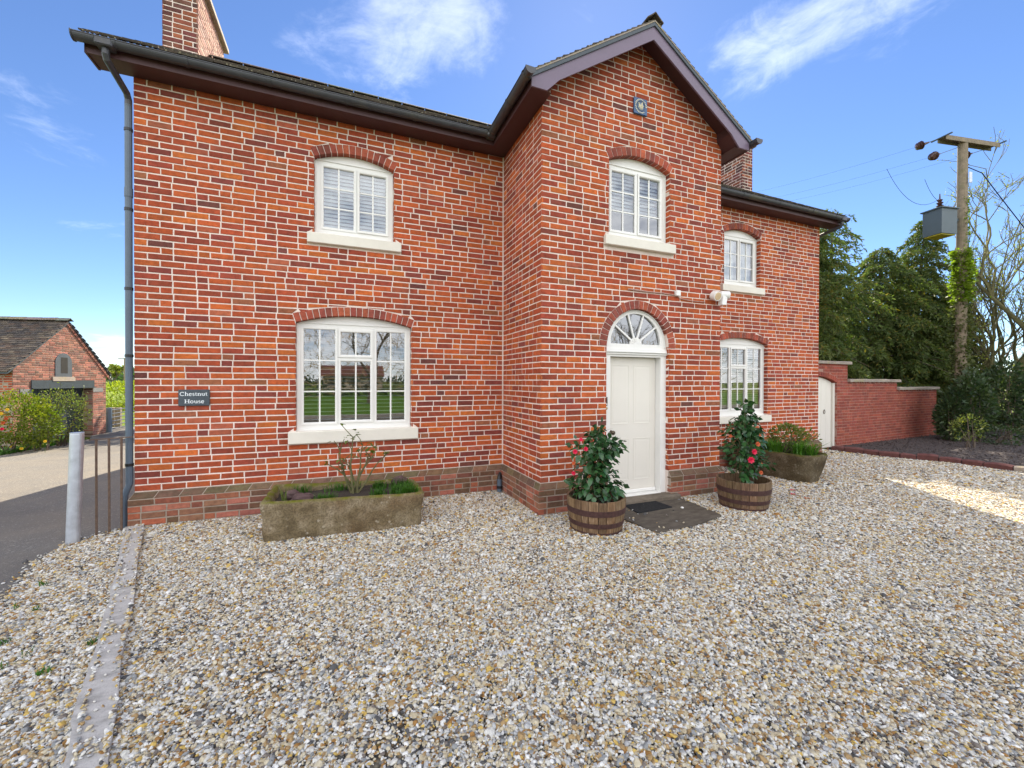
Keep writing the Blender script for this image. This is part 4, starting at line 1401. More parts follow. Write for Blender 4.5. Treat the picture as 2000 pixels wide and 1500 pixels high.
def downpipe(xo, xw, foot_x, yw=.018):
    m = MB()
    r = .034
    m.tube([(xw, yw, 4.80), (xw, yw, .50), (foot_x, yw, .36), (foot_x, yw, -.05)], r, 12)
    p = obj('downpipe', m, MT['pipe'], house)
    n = MB().tube([(xo, GY, GZ - .05), (xo, GY, 5.10), (xo, GY + .02, 5.06), (xw, yw - .04, 4.91), (xw, yw, 4.86), (xw, yw, 4.78)], [.034, .034, .033, .033, .033, .034], 12)
    obj('swan_neck', n, MT['gutter'], p)
    obj('outlet', MB().box(xo - .075, GY - .066, GZ - .075, xo + .075, GY + .060, GZ + .006, bev=.012), MT['gutter'], p)
    for z in (4.52, 3.62, 2.72, 1.96, .72):
        obj('pipe_clip', MB().tube([(xw, yw, z - .016), (xw, yw, z + .016)], r + .006, 12), MT['black'], p)
    obj('pipe_collar', MB().tube([(xw, yw, 3.76), (xw, yw, 3.86)], r + .005, 12), MT['pipe'], p)
downpipe(-.105, -.053, -.10)
downpipe(12.20, 12.055, 12.055, .34)

def chimney(x0, x1, key, lit):
    ya, yb_, zb, zt = 1.80, 3.30, 6.2, 7.86
    m = MB().box(x0 + .005, ya + .005, 5.0, x1 - .005, yb_ - .005, zt)
    ch = obj('chimney', m, MT['mortar'], house)
    w = x1 - x0
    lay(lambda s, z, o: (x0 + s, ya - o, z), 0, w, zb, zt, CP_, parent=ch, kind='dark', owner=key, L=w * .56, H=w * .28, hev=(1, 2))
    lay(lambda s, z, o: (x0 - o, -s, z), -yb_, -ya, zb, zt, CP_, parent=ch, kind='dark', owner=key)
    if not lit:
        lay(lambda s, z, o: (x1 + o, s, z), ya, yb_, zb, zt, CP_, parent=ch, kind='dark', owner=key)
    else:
        lay(lambda s, z, o: (x1 + o, s, z), ya, yb_, zb, zt, CP_, parent=ch, kind='pale', owner=key)  # lit face gets lighter bricks, its sunlight painted in
    obj('chimney_cap', MB().box(x0 - .07, ya - .07, zt + .001, x1 + .07, yb_ + .07, zt + .085, bev=.01).box(x0 - .03, ya - .03, zt + .086, x1 + .03, yb_ + .03, zt + .16, bev=.01), MT['coping'], ch)
    obj('chimney_pot', MB().lathe([(.12, zt + .16), (.11, zt + .2), (.10, zt + .45), (.125, zt + .47), (.125, zt + .5)], (x0 + x1) / 2, 2.2, 16), MT['red_kerb'], ch)
    emit_bricks(key, ch, 120, 'brickwork')
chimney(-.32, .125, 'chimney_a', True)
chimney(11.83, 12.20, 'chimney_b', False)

# ---------------------------------------------------------------- garage across the drive
GA = Vector((-5.42, 7.85, 0)); GD = (Vector((-4.78, 11.15, 0)) - GA); GLEN = GD.length; GD = GD / GLEN
GN = Vector((GD.y, -GD.x, 0))
def gp(u, v):
    r = ray(u, v)
    t = (GA - CP).dot(GN) / r.dot(GN)
    p = CP + r * t
    return (p - GA).dot(GD), p.z
garage = thing('brick_garage', 'low red brick garage with a tiled gable roof across the drive', 'garage', (GA + GD * 1.7)[:])
Pg = lambda s, z, o: tuple(GA + GD * s + GN * o + Vector((0, 0, z)))
s_ap, z_ap = gp(133, 627)
s_l, z_l = gp(17, 722); s_r, z_r = gp(214, 731)
SLg = (z_ap - z_l) / (s_ap - s_l); SLr = (z_ap - z_r) / (s_r - s_ap)
s_w0 = s_l + .10; s_w1 = gp(207, 800)[0]
so0, so1 = gp(64, 745)[0], gp(181, 745)[0]
zbm0, zbm1 = gp(120, 757)[1], gp(120, 743)[1]
gtop = lambda s: z_ap - .03 - (SLg * (s_ap - s) if s < s_ap else SLr * (s - s_ap))
mb = MB()
vc, vz0 = gp(124, 700)[0], gp(124, 736)[1]
plate(mb, [s_w0, so0, s_ap, so1, s_w1], flat(-.1), gtop, [(so0, so1, flat(-.2), flat(zbm1))], Pg, -.004)
gl_ = 8.0
mb.add([Pg(s_w0, -.1, -.004), Pg(s_w0, -.1, -gl_), Pg(s_w0, z_l, -gl_), Pg(s_w0, z_l, -.004)], [(3, 2, 1, 0)])
mb.add([Pg(s_w1, -.1, -.004), Pg(s_w1, -.1, -gl_), Pg(s_w1, z_r, -gl_), Pg(s_w1, z_r, -.004)], [(3, 2, 1, 0)])
mb.add([Pg(so1, -.1, -.004), Pg(so1, -.1, -.25), Pg(so1, zbm0, -.25), Pg(so1, zbm0, -.004)], [(0, 1, 2, 3)])
mb.add([Pg(so0, -.1, -.004), Pg(so0, -.1, -.25), Pg(so0, zbm0, -.25), Pg(so0, zbm0, -.004)], [(0, 1, 2, 3)])
gw = obj('wall', mb, MT['mortar_dark'], garage)
def op(z): return (so0, so1) if z < zbm1 else None
pg_ = .062
lay(Pg, s_w0, s_w1, 0, z_ap, pg_, [op], lo=lambda z: s_w0 if z < gtop(s_w0) else s_ap - (z_ap - .04 - z) / SLg, hi=lambda z: s_w1 if z < gtop(s_w1) else s_ap + (z_ap - .04 - z) / SLr,
    kind='garage', owner='garage', parent=gw, L=.20, H=.10, joint=.010)
lay(lambda s, z, o: tuple(GA + GD * (so1 - o) + GN * (-s if False else -.25 + (.25 + s) * 1) * 1 + Vector((0, 0, z))), -.24, -.003, 0, zbm0, pg_, kind='garage', owner='garage', parent=gw, L=.2, H=.1)
lay(lambda s, z, o: tuple(GA + GD * (s_w0 - o) + GN * (s) + Vector((0, 0, z))), -4.0, -.01, 0, z_l - .05, pg_, kind='house', owner='garage', parent=gw, L=.2, H=.1)
emit_bricks('garage', garage, 0)
obj('steel_beam', MB().prism([Pg(so0 - .05, zbm0, .02), Pg(so1 + .04, zbm0, .02), Pg(so1 + .04, zbm1, .02), Pg(so0 - .05, zbm1, .02)], tuple(GN * -.12)).prism([Pg(so0 - .05, zbm0 - .02, .05), Pg(so1 + .04, zbm0 - .02, .05), Pg(so1 + .04, zbm0, .05), Pg(so0 - .05, zbm0, .05)], tuple(GN * -.15)), MT['beam'], garage)
for (a, b) in ((so0 - .34, so0 - .01), (so1 + .01, so1 + .40)):
    obj('padstone', MB().prism([Pg(a, zbm0 - .15, .008), Pg(b, zbm0 - .15, .008), Pg(b, zbm0 - .022, .008), Pg(a, zbm0 - .022, .008)], tuple(GN * -.1)), MT['pad'], garage)
m = MB()
nb = 9
for k in range(nb):
    a = so0 + .01 + (so1 - so0 - .02) * k / nb; b = so0 + .01 + (so1 - so0 - .02) * (k + 1) / nb
    m.prism([Pg(a + .006, .02, -.24), Pg(b - .006, .02, -.24), Pg(b - .006, zbm0, -.24), Pg(a + .006, zbm0, -.24)], tuple(GN * -.03))
MT['dummy'] = MT['dark']
MT['navy'] = plain('navy_garage_door', (.022, .028, .045), .5, .15)
obj('garage_door', m, MT['navy'], garage)
# arched stone vent
vr = .27
vz1 = gp(124, 690)[1]
av = [(vc - vr, vz0)] + [(vc + vr * math.sin(a), vz1 - vr + vr * math.cos(a)) for a in [-PI / 2 + PI * i / 14 for i in range(15)]] + [(vc + vr, vz0)]
ven = obj('vent_surround', MB().prism([Pg(a, b, .012) for a, b in av], tuple(GN * -.05)), MT['vent'], garage)
obj('vent_shade_plate', MB().prism([Pg(vc - .10, vz0 + .10, .014), Pg(vc + .12, vz0 + .10, .014), Pg(vc + .12, vz1 - .12, .014), Pg(vc - .10, vz1 - .12, .014)], tuple(GN * -.01)), MT['dark'], ven)  # flat dark plate painted as the shade inside the vent
obj('vent_sill', MB().prism([Pg(vc - .36, vz0 - .12, .03), Pg(vc + .36, vz0 - .12, .03), Pg(vc + .36, vz0, .02), Pg(vc - .36, vz0, .02)], tuple(GN * -.05)), MT['coping'], garage)
mb = MB()
for (sa, za, sb, zb) in ((s_ap, z_ap, s_l - .06, z_l - .05), (s_ap, z_ap, s_r + .03, z_r - .02)):
    mb.prism([Pg(sa, za - .01, .03), Pg(sb, zb - .01, .03), Pg(sb, zb - .05, .03), Pg(sa, za - .05, .03)], tuple(GN * -gl_))
grf = obj('roof', mb, MT['slate'], garage)
tl = MB()
TG = [(.075, .062, .055), (.095, .078, .066), (.06, .052, .05), (.12, .095, .072), (.10, .07, .055)]
P0 = Vector(Pg(s_l - .08, z_l - .055, .05)); up = Vector(Pg(s_ap, z_ap, .05)) - P0
tile_slope(tl, P0 + GN * -8.0, GN, up, 8.0, up.length, g=.085, tw=.14, cols=TG, th=.014, lift=.016)
P1 = Vector(Pg(s_r + .05, z_r - .03, .05)); up2 = Vector(Pg(s_ap, z_ap, .05)) - P1
tile_slope(tl, P1 + GN * -8.0, GN, up2, 8.0, up2.length, g=.085, tw=.14, cols=TG, th=.014, lift=.016)
obj('roof_tiles', tl, MT['tile_old'], grf, kind='stuff')
q = -8.0
while q < 0:
    a = Vector(Pg(s_ap, z_ap + .02, q)); b = Vector(Pg(s_ap, z_ap + .02 + rnd.uniform(0, .012), min(.06, q + .36)))
    ridge_tile(a, b, (.12, .11, .09), grf, .6, .11)
    q += .37
m = MB()
for k in range(26):
    f = k / 25
    s = s_ap + (s_r - .02 - s_ap) * f; z = z_ap - .06 + (z_r - .06 - z_ap + .04) * f
    m.prism([Pg(s - .03, z, .02), Pg(s + .03, z - .03, .02), Pg(s + .0, z - .09, .02), Pg(s - .06, z - .06, .02)], tuple(GN * -.05), pal('garage'))
obj('verge_dentils', m, MT['brick'], garage, kind='stuff')

# ---------------------------------------------------------------- garden wall with the gate door
WA = Vector((12.0, .55, 0)); WB_ = Vector((19.60, 1.085, 0)); WD = (WB_ - WA); WLEN = WD.length; WD = WD / WLEN
WNn = Vector((WD.y, -WD.x, 0))
Pw = lambda s, z, o: tuple(WA + WD * s + WNn * o + Vector((0, 0, z)))
def wp(u, v):
    r = ray(u, v)
    t = (WA - CP).dot(WNn) / r.dot(WNn)
    p = CP + r * t
    return (p - WA).dot(WD), p.z
gwall = thing('garden_wall', 'stepped red brick garden wall with stone copings and an arched gateway', 'garden wall', (15.8, .8, 0))
s1, s2, s3 = wp(1655.5, 735)[0], wp(1752, 745)[0], wp(1829, 800)[0]
zt1, zt2, zt3 = wp(1640, 710)[1], wp(1700, 744)[1], wp(1790, 759)[1]
zt1, zt2, zt3 = zt1 - .02, zt2 - .03, zt3 - .03
gs0, gs1 = .20, wp(1635, 800)[0]
gzp = wp(1634, 748)[1]
O_g = Opening(gs0, gs1, 0, gzp, .17, None, .11)
zs_ = lambda s: zt1 if s < s1 - .0001 else (zt2 if s < s2 - .0001 else zt3)
mb = MB()
plate(mb, [0, s1 - .0002, s1, s2 - .0002, s2, s3] + O_g.xs(16), flat(-.1), zs_, [O_g.hole()], Pw, -.004)
th = .22
for (a, b, z) in ((0, s1, zt1), (s1, s2, zt2), (s2, s3, zt3)):
    mb.add([Pw(a, z, -.004), Pw(b, z, -.004), Pw(b, z, -th), Pw(a, z, -th)], [(0, 1, 2, 3)])
    if a > 0:
        mb.add([Pw(a, -.1, -th), Pw(b, -.1, -th), Pw(b, z, -th), Pw(a, z, -th)], [(3, 2, 1, 0)])
for (s, z) in ((s1, zt1), (s2, zt2), (s3, zt3)):
    mb.add([Pw(s, -.1, -.004), Pw(s, -.1, -th), Pw(s, z, -th), Pw(s, z, -.004)], [(0, 1, 2, 3)])
mb.add([Pw(gs1, -.1, -.004), Pw(gs1, -.1, -th), Pw(gs1, gzp, -th), Pw(gs1, gzp, -.004)], [(0, 1, 2, 3)])
for a, b in zip(O_g.xs(16)[:-1], O_g.xs(16)[1:]):
    mb.add([Pw(a, O_g.top(a), -.004), Pw(b, O_g.top(b), -.004), Pw(b, O_g.top(b), -th), Pw(a, O_g.top(a), -th)], [(3, 2, 1, 0)])
gww = obj('wall', mb, MT['mortar_red'], gwall)
gpit = .0745
def stepped(z):
    return s1 if z > zt2 else (s2 if z > zt3 else s3)
lay(Pw, 0, s3, 0, zt1, gpit, [O_g.excl], hi=stepped, kind='garden', owner='gwall', parent=gww, joint=.010, hev=(1, 2), L=.235, H=.1175)
lay(lambda s, z, o: tuple(WA + WD * (gs1 - o) + WNn * s + Vector((0, 0, z))), -.20, -.004, 0, gzp, gpit, kind='garden', owner='gwall', parent=gww, joint=.010)
lay(lambda s, z, o: tuple(WA + WD * (s3 + o) - WNn * s + Vector((0, 0, z))), .004, .21, 0, zt3, gpit, kind='garden', owner='gwall', parent=gww, joint=.010)
emit_bricks('gwall', gwall, 300)
O_g.voussoirs(Pw, gwall, 16, MT['brick'], kind='garden')
for (a, b, z) in ((-.0, s1 + .10, zt1), (s1 + .002, s2 + .10, zt2), (s2 + .002, s3 + .07, zt3)):
    m = MB()
    nseg = 10
    P4 = [(.06, 0), (.06, .062), (.03, .075), (-th - .05, .078), (-th - .06, .0)]
    rows = []
    for i in range(nseg + 1):
        s = a + (b - a) * i / nseg
        rows.append([Pw(s, z + .002 + h + (rnd.uniform(-.008, .008) if h else 0), o + (rnd.uniform(-.008, .008) if o > 0 else 0)) for o, h in P4])
    n = 5
    vs = [p for r in rows for p in r]
    fs = [(i * n + k, i * n + (k + 1) % n, (i + 1) * n + (k + 1) % n, (i + 1) * n + k) for i in range(nseg) for k in range(n)] + [tuple(range(n - 1, -1, -1)), tuple(range(nseg * n, nseg * n + n))]
    m.add(vs, fs)
    obj('coping_stone', m, MT['coping'], gwall)
# boarded gate in the arch
bo = MB()
gt = None
nb = 7
bw = (gs1 - gs0 - .10) / nb
gate = None
for k in range(nb):
    a = gs0 + .0 + k * bw; b = a + bw - .006
    m = MB().prism([Pw(a, .03, -.09), Pw(b, .03, -.09), Pw(b, O_g.top(b) - .02, -.09), Pw(a, O_g.top(a) - .02, -.09)], tuple(WNn * -.035))
    if gate is None:
        gate = obj('gate_door', m, MT['cream'], gwall)
    else:
        obj('board', m, MT['cream'], gate)
obj('gate_post', MB().prism([Pw(gs1 - .085, 0, -.05), Pw(gs1 - .004, 0, -.05), Pw(gs1 - .004, gzp - .0, -.05), Pw(gs1 - .085, gzp, -.05)], tuple(WNn * -.09)), MT['cream'], gate)
hz_ = wp(1618, 805)
m = MB()
c_ = Vector(Pw(hz_[0] - .02, hz_[1], -.085))
m.tube([tuple(c_ + WD * .035 * math.cos(2 * PI * i / 14) + Vector((0, 0, .045 * math.sin(2 * PI * i / 14)))) for i in range(15)], .007, 6)
m.tube([tuple(c_ + Vector((0, 0, .045))), tuple(c_ + Vector((0, 0, .06)))], .014, 8)
obj('ring_handle', m, MT['bronze'], gate)

# ---------------------------------------------------------------- kerb of red stone
kl = [(13.32, .50), (13.42, -.05), (13.50, -.50), (13.80, -1.00), (13.95, -1.60), (13.98, -2.10), (13.98, -2.6), (14.6, -3.8), (15.8, -5.6), (17.2, -8.0)]
kerb = thing('stone_kerb', 'low kerb of rough red stones edging the mulch bed', 'kerb', (13.8, -1.0, 0))
tt = 0
K = [Vector((x, y, 0)) for x, y in kl]
cum = [0]
for a, b in zip(K[:-1], K[1:]):
    cum.append(cum[-1] + (b - a).length)
def kpt(t):
    for i in range(len(K) - 1):
        if t <= cum[i + 1]:
            return K[i].lerp(K[i + 1], (t - cum[i]) / (cum[i + 1] - cum[i]))
    return K[-1]
k = 0
while tt < cum[-1] - .2:
    ln = rnd.uniform(.26, .44)
    a, b = kpt(tt + .008), kpt(min(cum[-1], tt + ln - .008))
    d = (b - a); s_ = Vector((-d.y, d.x, 0)).normalized()
    if s_.x < 0: s_ = -s_
    h = rnd.uniform(.115, .15)
    m = MB()
    rings = []
    for i in range(5):
        p = a + d * (i / 4)
        e = .012 if i in (0, 4) else 0
        rr = lambda q: rnd.uniform(-q, q)
        rings += [p + Vector((0, 0, -.05)), p + s_ * (-.0) + Vector((0, 0, h * .8 - e)) - s_ * .012, p + s_ * .03 + Vector((rr(.006), rr(.006), h + rr(.008) - e)), p + s_ * .12 + Vector((0, 0, h + rr(.008) - e)), p + s_ * .16 + Vector((0, 0, -.05))]
    fs = [(i * 5 + j, (i + 1) * 5 + j, (i + 1) * 5 + (j + 1) % 5, i * 5 + (j + 1) % 5) for i in range(4) for j in range(5)] + [(0, 1, 2, 3, 4), (24, 23, 22, 21, 20)]
    m.add(rings, fs)
    pale = k in (9, 11, 12, 16)
    o = obj('kerb_stone', m, MT['coping'] if pale else MT['red_kerb'], kerb)
    if pale:
        o['label'] = 'pale grey kerb stone among the red ones'
    tt += ln
    k += 1

# ---------------------------------------------------------------- post, railing, edging strip, slab, mat
post = thing('steel_post', 'round galvanised steel post standing at the left corner of the house', 'post', (-.36, -.305, 0))
m = MB().tube([(-.385, -.33, -.05), (-.36, -.30, 1.118), (-.36, -.30, 1.13)], [.055, .055, .053], 24)
obj('post_tube', m, MT['steel'], post, smooth=False)
obj('post_cap', MB().tube([(-.36, -.30, 1.128), (-.36, -.30, 1.137)], .056, 24), MT['steel'], post)
rail = thing('iron_railing', 'short rusty iron railing between the steel post and the house', 'railing', (-.17, -.12, 0))
for (x, y) in ((-.272, -.15), (-.178, -.115), (-.085, -.085)):
    obj('bar', MB().tube([(x, y, -.05), (x + rnd.uniform(-.004, .004), y, 1.04)], .0115, 8), MT['rust'], rail)
obj('top_rail', MB().obox((-.318, -.182, 1.036), (.32, .14, 0), (-.006, .014, 0), (0, 0, .010)), MT['rust'], rail)
EDGE = [((-.03, -.06), (.10, -.06)), ((.018, -.17), (.148, -.19)), ((.316, -1.125), (.451, -1.179)), ((.627, -2.058), (.745, -2.06)), ((.881, -2.889), (.985, -2.87)), ((1.004, -3.302), (1.125, -3.26)), ((1.12, -3.628), (1.25, -3.66)), ((1.52, -4.9), (1.68, -4.95))]
strip = thing('concrete_edging', 'narrow worn concrete edging strip crossing the gravel', 'edging', (.7, -2.0, 0))
m = MB()
fine = []
for (a, b) in zip(EDGE[:-1], EDGE[1:]):
    for i in range(6):
        f = i / 6
        l = Vector(a[0]).lerp(Vector(b[0]), f); r = Vector(a[1]).lerp(Vector(b[1]), f)
        fine.append((l + Vector((rnd.uniform(-.012, .006), 0)), r + Vector((rnd.uniform(-.002, .002), 0))))
vs = []
for l, r in fine:
    zz = .040 + rnd.uniform(-.002, .002)
    vs += [(l.x - .03, l.y, -.03), (l.x - .026, l.y, zz - .004), (r.x + .004, r.y, zz), (r.x + .008, r.y, -.03)]
m.add(vs, [(i * 4 + k, i * 4 + k + 1, (i + 1) * 4 + k + 1, (i + 1) * 4 + k) for i in range(len(fine) - 1) for k in range(3)])
m.f = [f[::-1] for f in m.f]
obj('strip', m, MT['concrete'], strip)
slabp = [(5.34, -1.83), (5.40, -2.41), (6.0, -2.36), (6.57, -2.20), (6.66, -1.455), (5.34, -1.455)]
sl_ = MB().prism([(x, y, -.04) for x, y in slabp], (0, 0, .068))
tag(obj('door_slab', sl_, MT['slab']), 'dark worn stone slab on the ground before the front door', 'slab')
mat_ = thing('door_mat', 'black rubber door mat lying on the dark slab', 'door mat', (5.92, -1.57, .02))
mq = [Vector((5.675, -1.43, 0)), Vector((5.625, -1.785, 0)), Vector((6.215, -1.745, 0)), Vector((6.19, -1.40, 0))]
base_ = MB().prism([(p.x, p.y, .0285) for p in mq], (0, 0, .005))
obj('mat_base', base_, MT['rubber'], mat_)
m = MB()
for k in range(22):
    f = (k + .5) / 22
    a = mq[0].lerp(mq[3], f); b = mq[1].lerp(mq[2], f)
    m.obox((a.x - .006, a.y, .0336), (b - a)[:], (.012, 0, 0), (0, 0, .009))
for k in range(12):
    f = (k + .5) / 12
    a = mq[0].lerp(mq[1], f); b = mq[3].lerp(mq[2], f)
    m.obox((a.x, a.y - .004, .0336), (b - a)[:], (0, .008, 0), (0, 0, .006))
obj('mat_grid', m, MT['rubber'], mat_, kind='stuff')

# ---------------------------------------------------------------- stone troughs, barrels
def rrect(w, d, r, n=6, extra=8):
    pts = []
    for (cx, cy, a0) in ((w / 2 - r, -d / 2 + r, -90), (w / 2 - r, d / 2 - r, 0), (-w / 2 + r, d / 2 - r, 90), (-w / 2 + r, -d / 2 + r, 180)):
        for i in range(n + 1):
            a = math.radians(a0 + 90 * i / n)
            pts.append(Vector((cx + r * math.cos(a), cy + r * math.sin(a), 0)))
    out = []
    for a, b in zip(pts, pts[1:] + pts[:1]):
        k = max(1, int((b - a).length / .09))
        out += [a.lerp(b, i / k) for i in range(k)]
    return out
from mathutils import noise as mnoise
def trough(name, label, cx, cy, w, d, h, r, rz, mat='stone', wall=.075, taper=.03, nz=.020, hfun=None):
    t = thing(name, label, 'stone trough', (cx, cy, 0), rz=rz)
    prof = [(-taper - .01, -.03), (-taper, h * .15), (-taper * .7, h * .35), (-taper * .5, h * .55), (-taper * .2, h * .78), (.0, h * .93), (-.012, h), (-wall * .5, h + .004), (-wall, h - .006), (-wall - .01, h - .05), (-wall - .03, h * .5)]
    ol = rrect(w, d, r)
    n = len(ol)
    vs = []
    for (off, z) in prof:
        for p in ol:
            dirn = Vector((p.x, p.y, 0))
            # shrink towards the middle by 'off'
            sx = (w / 2 + off) / (w / 2); sy = (d / 2 + off) / (d / 2)
            q = Vector((p.x * sx, p.y * sy, z))
            hh = hfun(p.x) if hfun else 0
            if z > h * .5: q.z += hh
            k = mnoise.noise(Vector((q.x * 4 + cx, q.y * 4, q.z * 5))) * nz + mnoise.noise(Vector((q.x * 14, q.y * 14 + cy, q.z * 14))) * nz * .5
            q += dirn.normalized() * k
            q.z += k * .7 if z > h * .9 else 0
            vs.append(q)
    fs = [(i * n + k, i * n + (k + 1) % n, (i + 1) * n + (k + 1) % n, (i + 1) * n + k) for i in range(len(prof) - 1) for k in range(n)]
    b = obj('basin', MB().add(vs, fs), MT[mat], t, smooth=True, world=False)
    sv = []
    nx, ny = 18, 9
    for j in range(ny):
        for i in range(nx):
            x = (-.5 + i / (nx - 1)) * (w - 2 * wall - .0); y = (-.5 + j / (ny - 1)) * (d - 2 * wall - .0)
            if r > .15:
                e = (x / (w / 2 - wall)) ** 4 + (y / (d / 2 - wall)) ** 4
                if e > 1: x, y = x / e ** .25, y / e ** .25
            sv.append((x, y, h - .05 + .022 * mnoise.noise(Vector((x * 9, y * 9, cx)))))
    obj('soil', MB().add(sv, [(j * nx + i, j * nx + i + 1, (j + 1) * nx + i + 1, (j + 1) * nx + i) for j in range(ny - 1) for i in range(nx - 1)]), MT['soil'], t, world=False)
    return t
trough('stone_trough', 'long rectangular mossy stone trough beneath the wide ground floor window', 2.252, -.745, 1.66, .84, .40, .05, -.012, hfun=lambda x: -.022 * (x / .8) + .01)
trough('stone_trough', 'deep round ended stone trough against the far wing beyond the barrels', 9.42, -.80, .76, 1.60, .48, .24, .10, 'stone_dark', wall=.07, taper=.10)

def barrel(label, cx, cy, seed, group='half barrel planters beside the door'):
    r_ = random.Random(seed)
    t = thing('half_barrel_planter', label, 'planter', (cx, cy, 0), group, rz=r_.uniform(0, 6))
    H = .385
    R = lambda z: .283 + .048 * math.sin(min(1, max(0, z / H)) * PI * .5)
    n = 22
    w0 = 0
    cuts = [0]
    for i in range(n):
        cuts.append(cuts[-1] + r_.uniform(.8, 1.2))
    for i in range(n):
        a0 = 2 * PI * cuts[i] / cuts[-1]; a1 = 2 * PI * cuts[i + 1] / cuts[-1]
        g = .0035
        vs = []
        rows = 5
        dz = r_.uniform(-.004, .003)
        for k in range(rows):
            z = -.02 + (H + dz + .02) * k / (rows - 1)
            ro = R(z) + r_.uniform(-.0012, .0012); ri = ro - .022
            for (rr, a) in ((ro, a0 + g / ro), (ro + .0015, (a0 + a1) / 2), (ro, a1 - g / ro), (ri, a1 - g / ro), (ri, a0 + g / ro)):
                vs.append((rr * math.cos(a), rr * math.sin(a), z))
        fs = [(k * 5 + j, k * 5 + (j + 1) % 5, (k + 1) * 5 + (j + 1) % 5, (k + 1) * 5 + j) for k in range(rows - 1) for j in range(5)] + [(20, 21, 22, 23, 24)]
        v = r_.uniform(.7, 1.2)
        m = MB(); m.add(vs, fs, (v * r_.uniform(.95, 1.08), v, v * r_.uniform(.85, 1.0)))
        obj('stave', m, MT['stave'], t, world=False)
    for (za, zb) in ((.225, .290), (.095, .150), (-.01, .045)):
        prof = [(R(za) + .0015, za), (R(za) + .0055, za + .002), (R(zb) + .0055, zb - .002), (R(zb) + .0015, zb)]
        obj('hoop', MB().lathe(prof, 0, 0, 48, close=True), MT['hoop'], t, world=False)
    m = MB()
    vs = [(0, 0, H - .11)]
    for j in range(1, 5):
        for k in range(20):
            rr = (R(H) - .022) * j / 4
            vs.append((rr * math.cos(2 * PI * k / 20), rr * math.sin(2 * PI * k / 20), H - .125 + r_.uniform(-.008, .012)))
    fs = [(0, 1 + k, 1 + (k + 1) % 20) for k in range(20)] + [(1 + (j - 1) * 20 + k, 1 + j * 20 + k, 1 + j * 20 + (k + 1) % 20, 1 + (j - 1) * 20 + (k + 1) % 20) for j in range(1, 4) for k in range(20)]
    obj('soil', m.add(vs, fs), MT['soil'], t, world=False)
    return t
B1 = (4.884, -1.969); B2 = (7.215, -1.985)
barrel('half oak barrel planter left of the door, holding the broad leafy camellia', *B1, 3)
barrel('half oak barrel planter right of the door, holding the taller red flowered camellia', *B2, 5)

# ---------------------------------------------------------------- plants
def leaf_mesh(name, mat, L=.08, W=.042, fold=.35, curl=.25):
    vs = []; n = 5
    for i in range(n + 1):
        t = i / n
        w = W * .5 * (math.sin(PI * min(1, t * 1.0) ** .75)) ** .8 if 0 < t < 1 else .001
        z = -curl * L * t * t
        vs += [(L * t, -w, z + w * fold), (L * t, 0, z), (L * t, w, z + w * fold)]
    fs = []
    for i in range(n):
        a = i * 3
        fs += [(a, a + 3, a + 4, a + 1), (a + 1, a + 4, a + 5, a + 2)]
    me = bpy.data.meshes.new(name)
    me.from_pydata(vs, [], fs)
    at = me.attributes.new('Col', 'FLOAT_COLOR', 'FACE')
    v = rnd.uniform(.75, 1.35)
    at.data.foreach_set('color', [x for _ in fs for x in (v * rnd.uniform(.9, 1.2), v, v * .9, 1)])
    me.materials.append(mat)
    me.shade_smooth()
    return me
def frame_rot(d, up):
    d = d.normalized()
    y = up.cross(d)
    y = y.normalized() if y.length > 1e-4 else Vector((0, 1, 0))
    z = d.cross(y)
    return Matrix(((d.x, y.x, z.x), (d.y, y.y, z.y), (d.z, y.z, z.z))).to_euler()
CLM = [leaf_mesh('camellia_leaf', MT['camellia'], .098, .060) for _ in range(6)]
def flower(parent, p, d, r=.03, mat='petal', name='flower'):
    m = MB()
    d = Vector(d).normalized()
    a = d.orthogonal().normalized(); b = d.cross(a)
    for ring_, (n, rr, h) in enumerate(((7, 1.0, .15), (6, .72, .35), (4, .4, .5))):
        for k in range(n):
            an = 2 * PI * (k + ring_ * .37) / n
            u = a * math.cos(an) + b * math.sin(an); w = a * -math.sin(an) + b * math.cos(an)
            c = Vector(p)
            q = [c, c + u * r * rr * .6 + w * r * .42 * rr + d * r * h, c + u * r * rr + d * r * (h + .1), c + u * r * rr * .6 - w * r * .42 * rr + d * r * h]
            m.add(q, [(0, 1, 2, 3)])
    return obj(name, m, MT[mat], parent)
def leafcloud(name, pts, nrm, mat, size, parent=None, kind=None, aspect=.5, jitter=.5, colvar=(.7, 1.3), rs=None, warm=0.0):
    """pts (n,3), nrm (n,3) leaf directions: one folded quad per leaf"""
    rs = rs or np.random.RandomState(1)
    n = len(pts)
    d = nrm + rs.normal(0, jitter, (n, 3)); d /= np.linalg.norm(d, axis=1)[:, None] + 1e-9
    up = rs.normal(0, 1, (n, 3)); s = np.cross(d, up); s /= np.linalg.norm(s, axis=1)[:, None] + 1e-9
    L = (size * rs.uniform(.6, 1.3, n))[:, None]
    a = pts; b = pts + d * L * .5 + s * L * aspect * .5; c = pts + d * L; e = pts + d * L * .5 - s * L * aspect * .5
    V = np.stack([a, b, c, e], 1).reshape(-1, 3)
    Fc = np.arange(4 * n).reshape(n, 4)
    col = rs.uniform(colvar[0], colvar[1], (n, 1)) * np.ones((1, 3))
    if warm:
        wv = rs.uniform(0, warm, n)
        col[:, 0] *= 1 + wv; col[:, 2] *= 1 - wv * .5
    return bulk(name, V, Fc, mat, parent, col, kind)
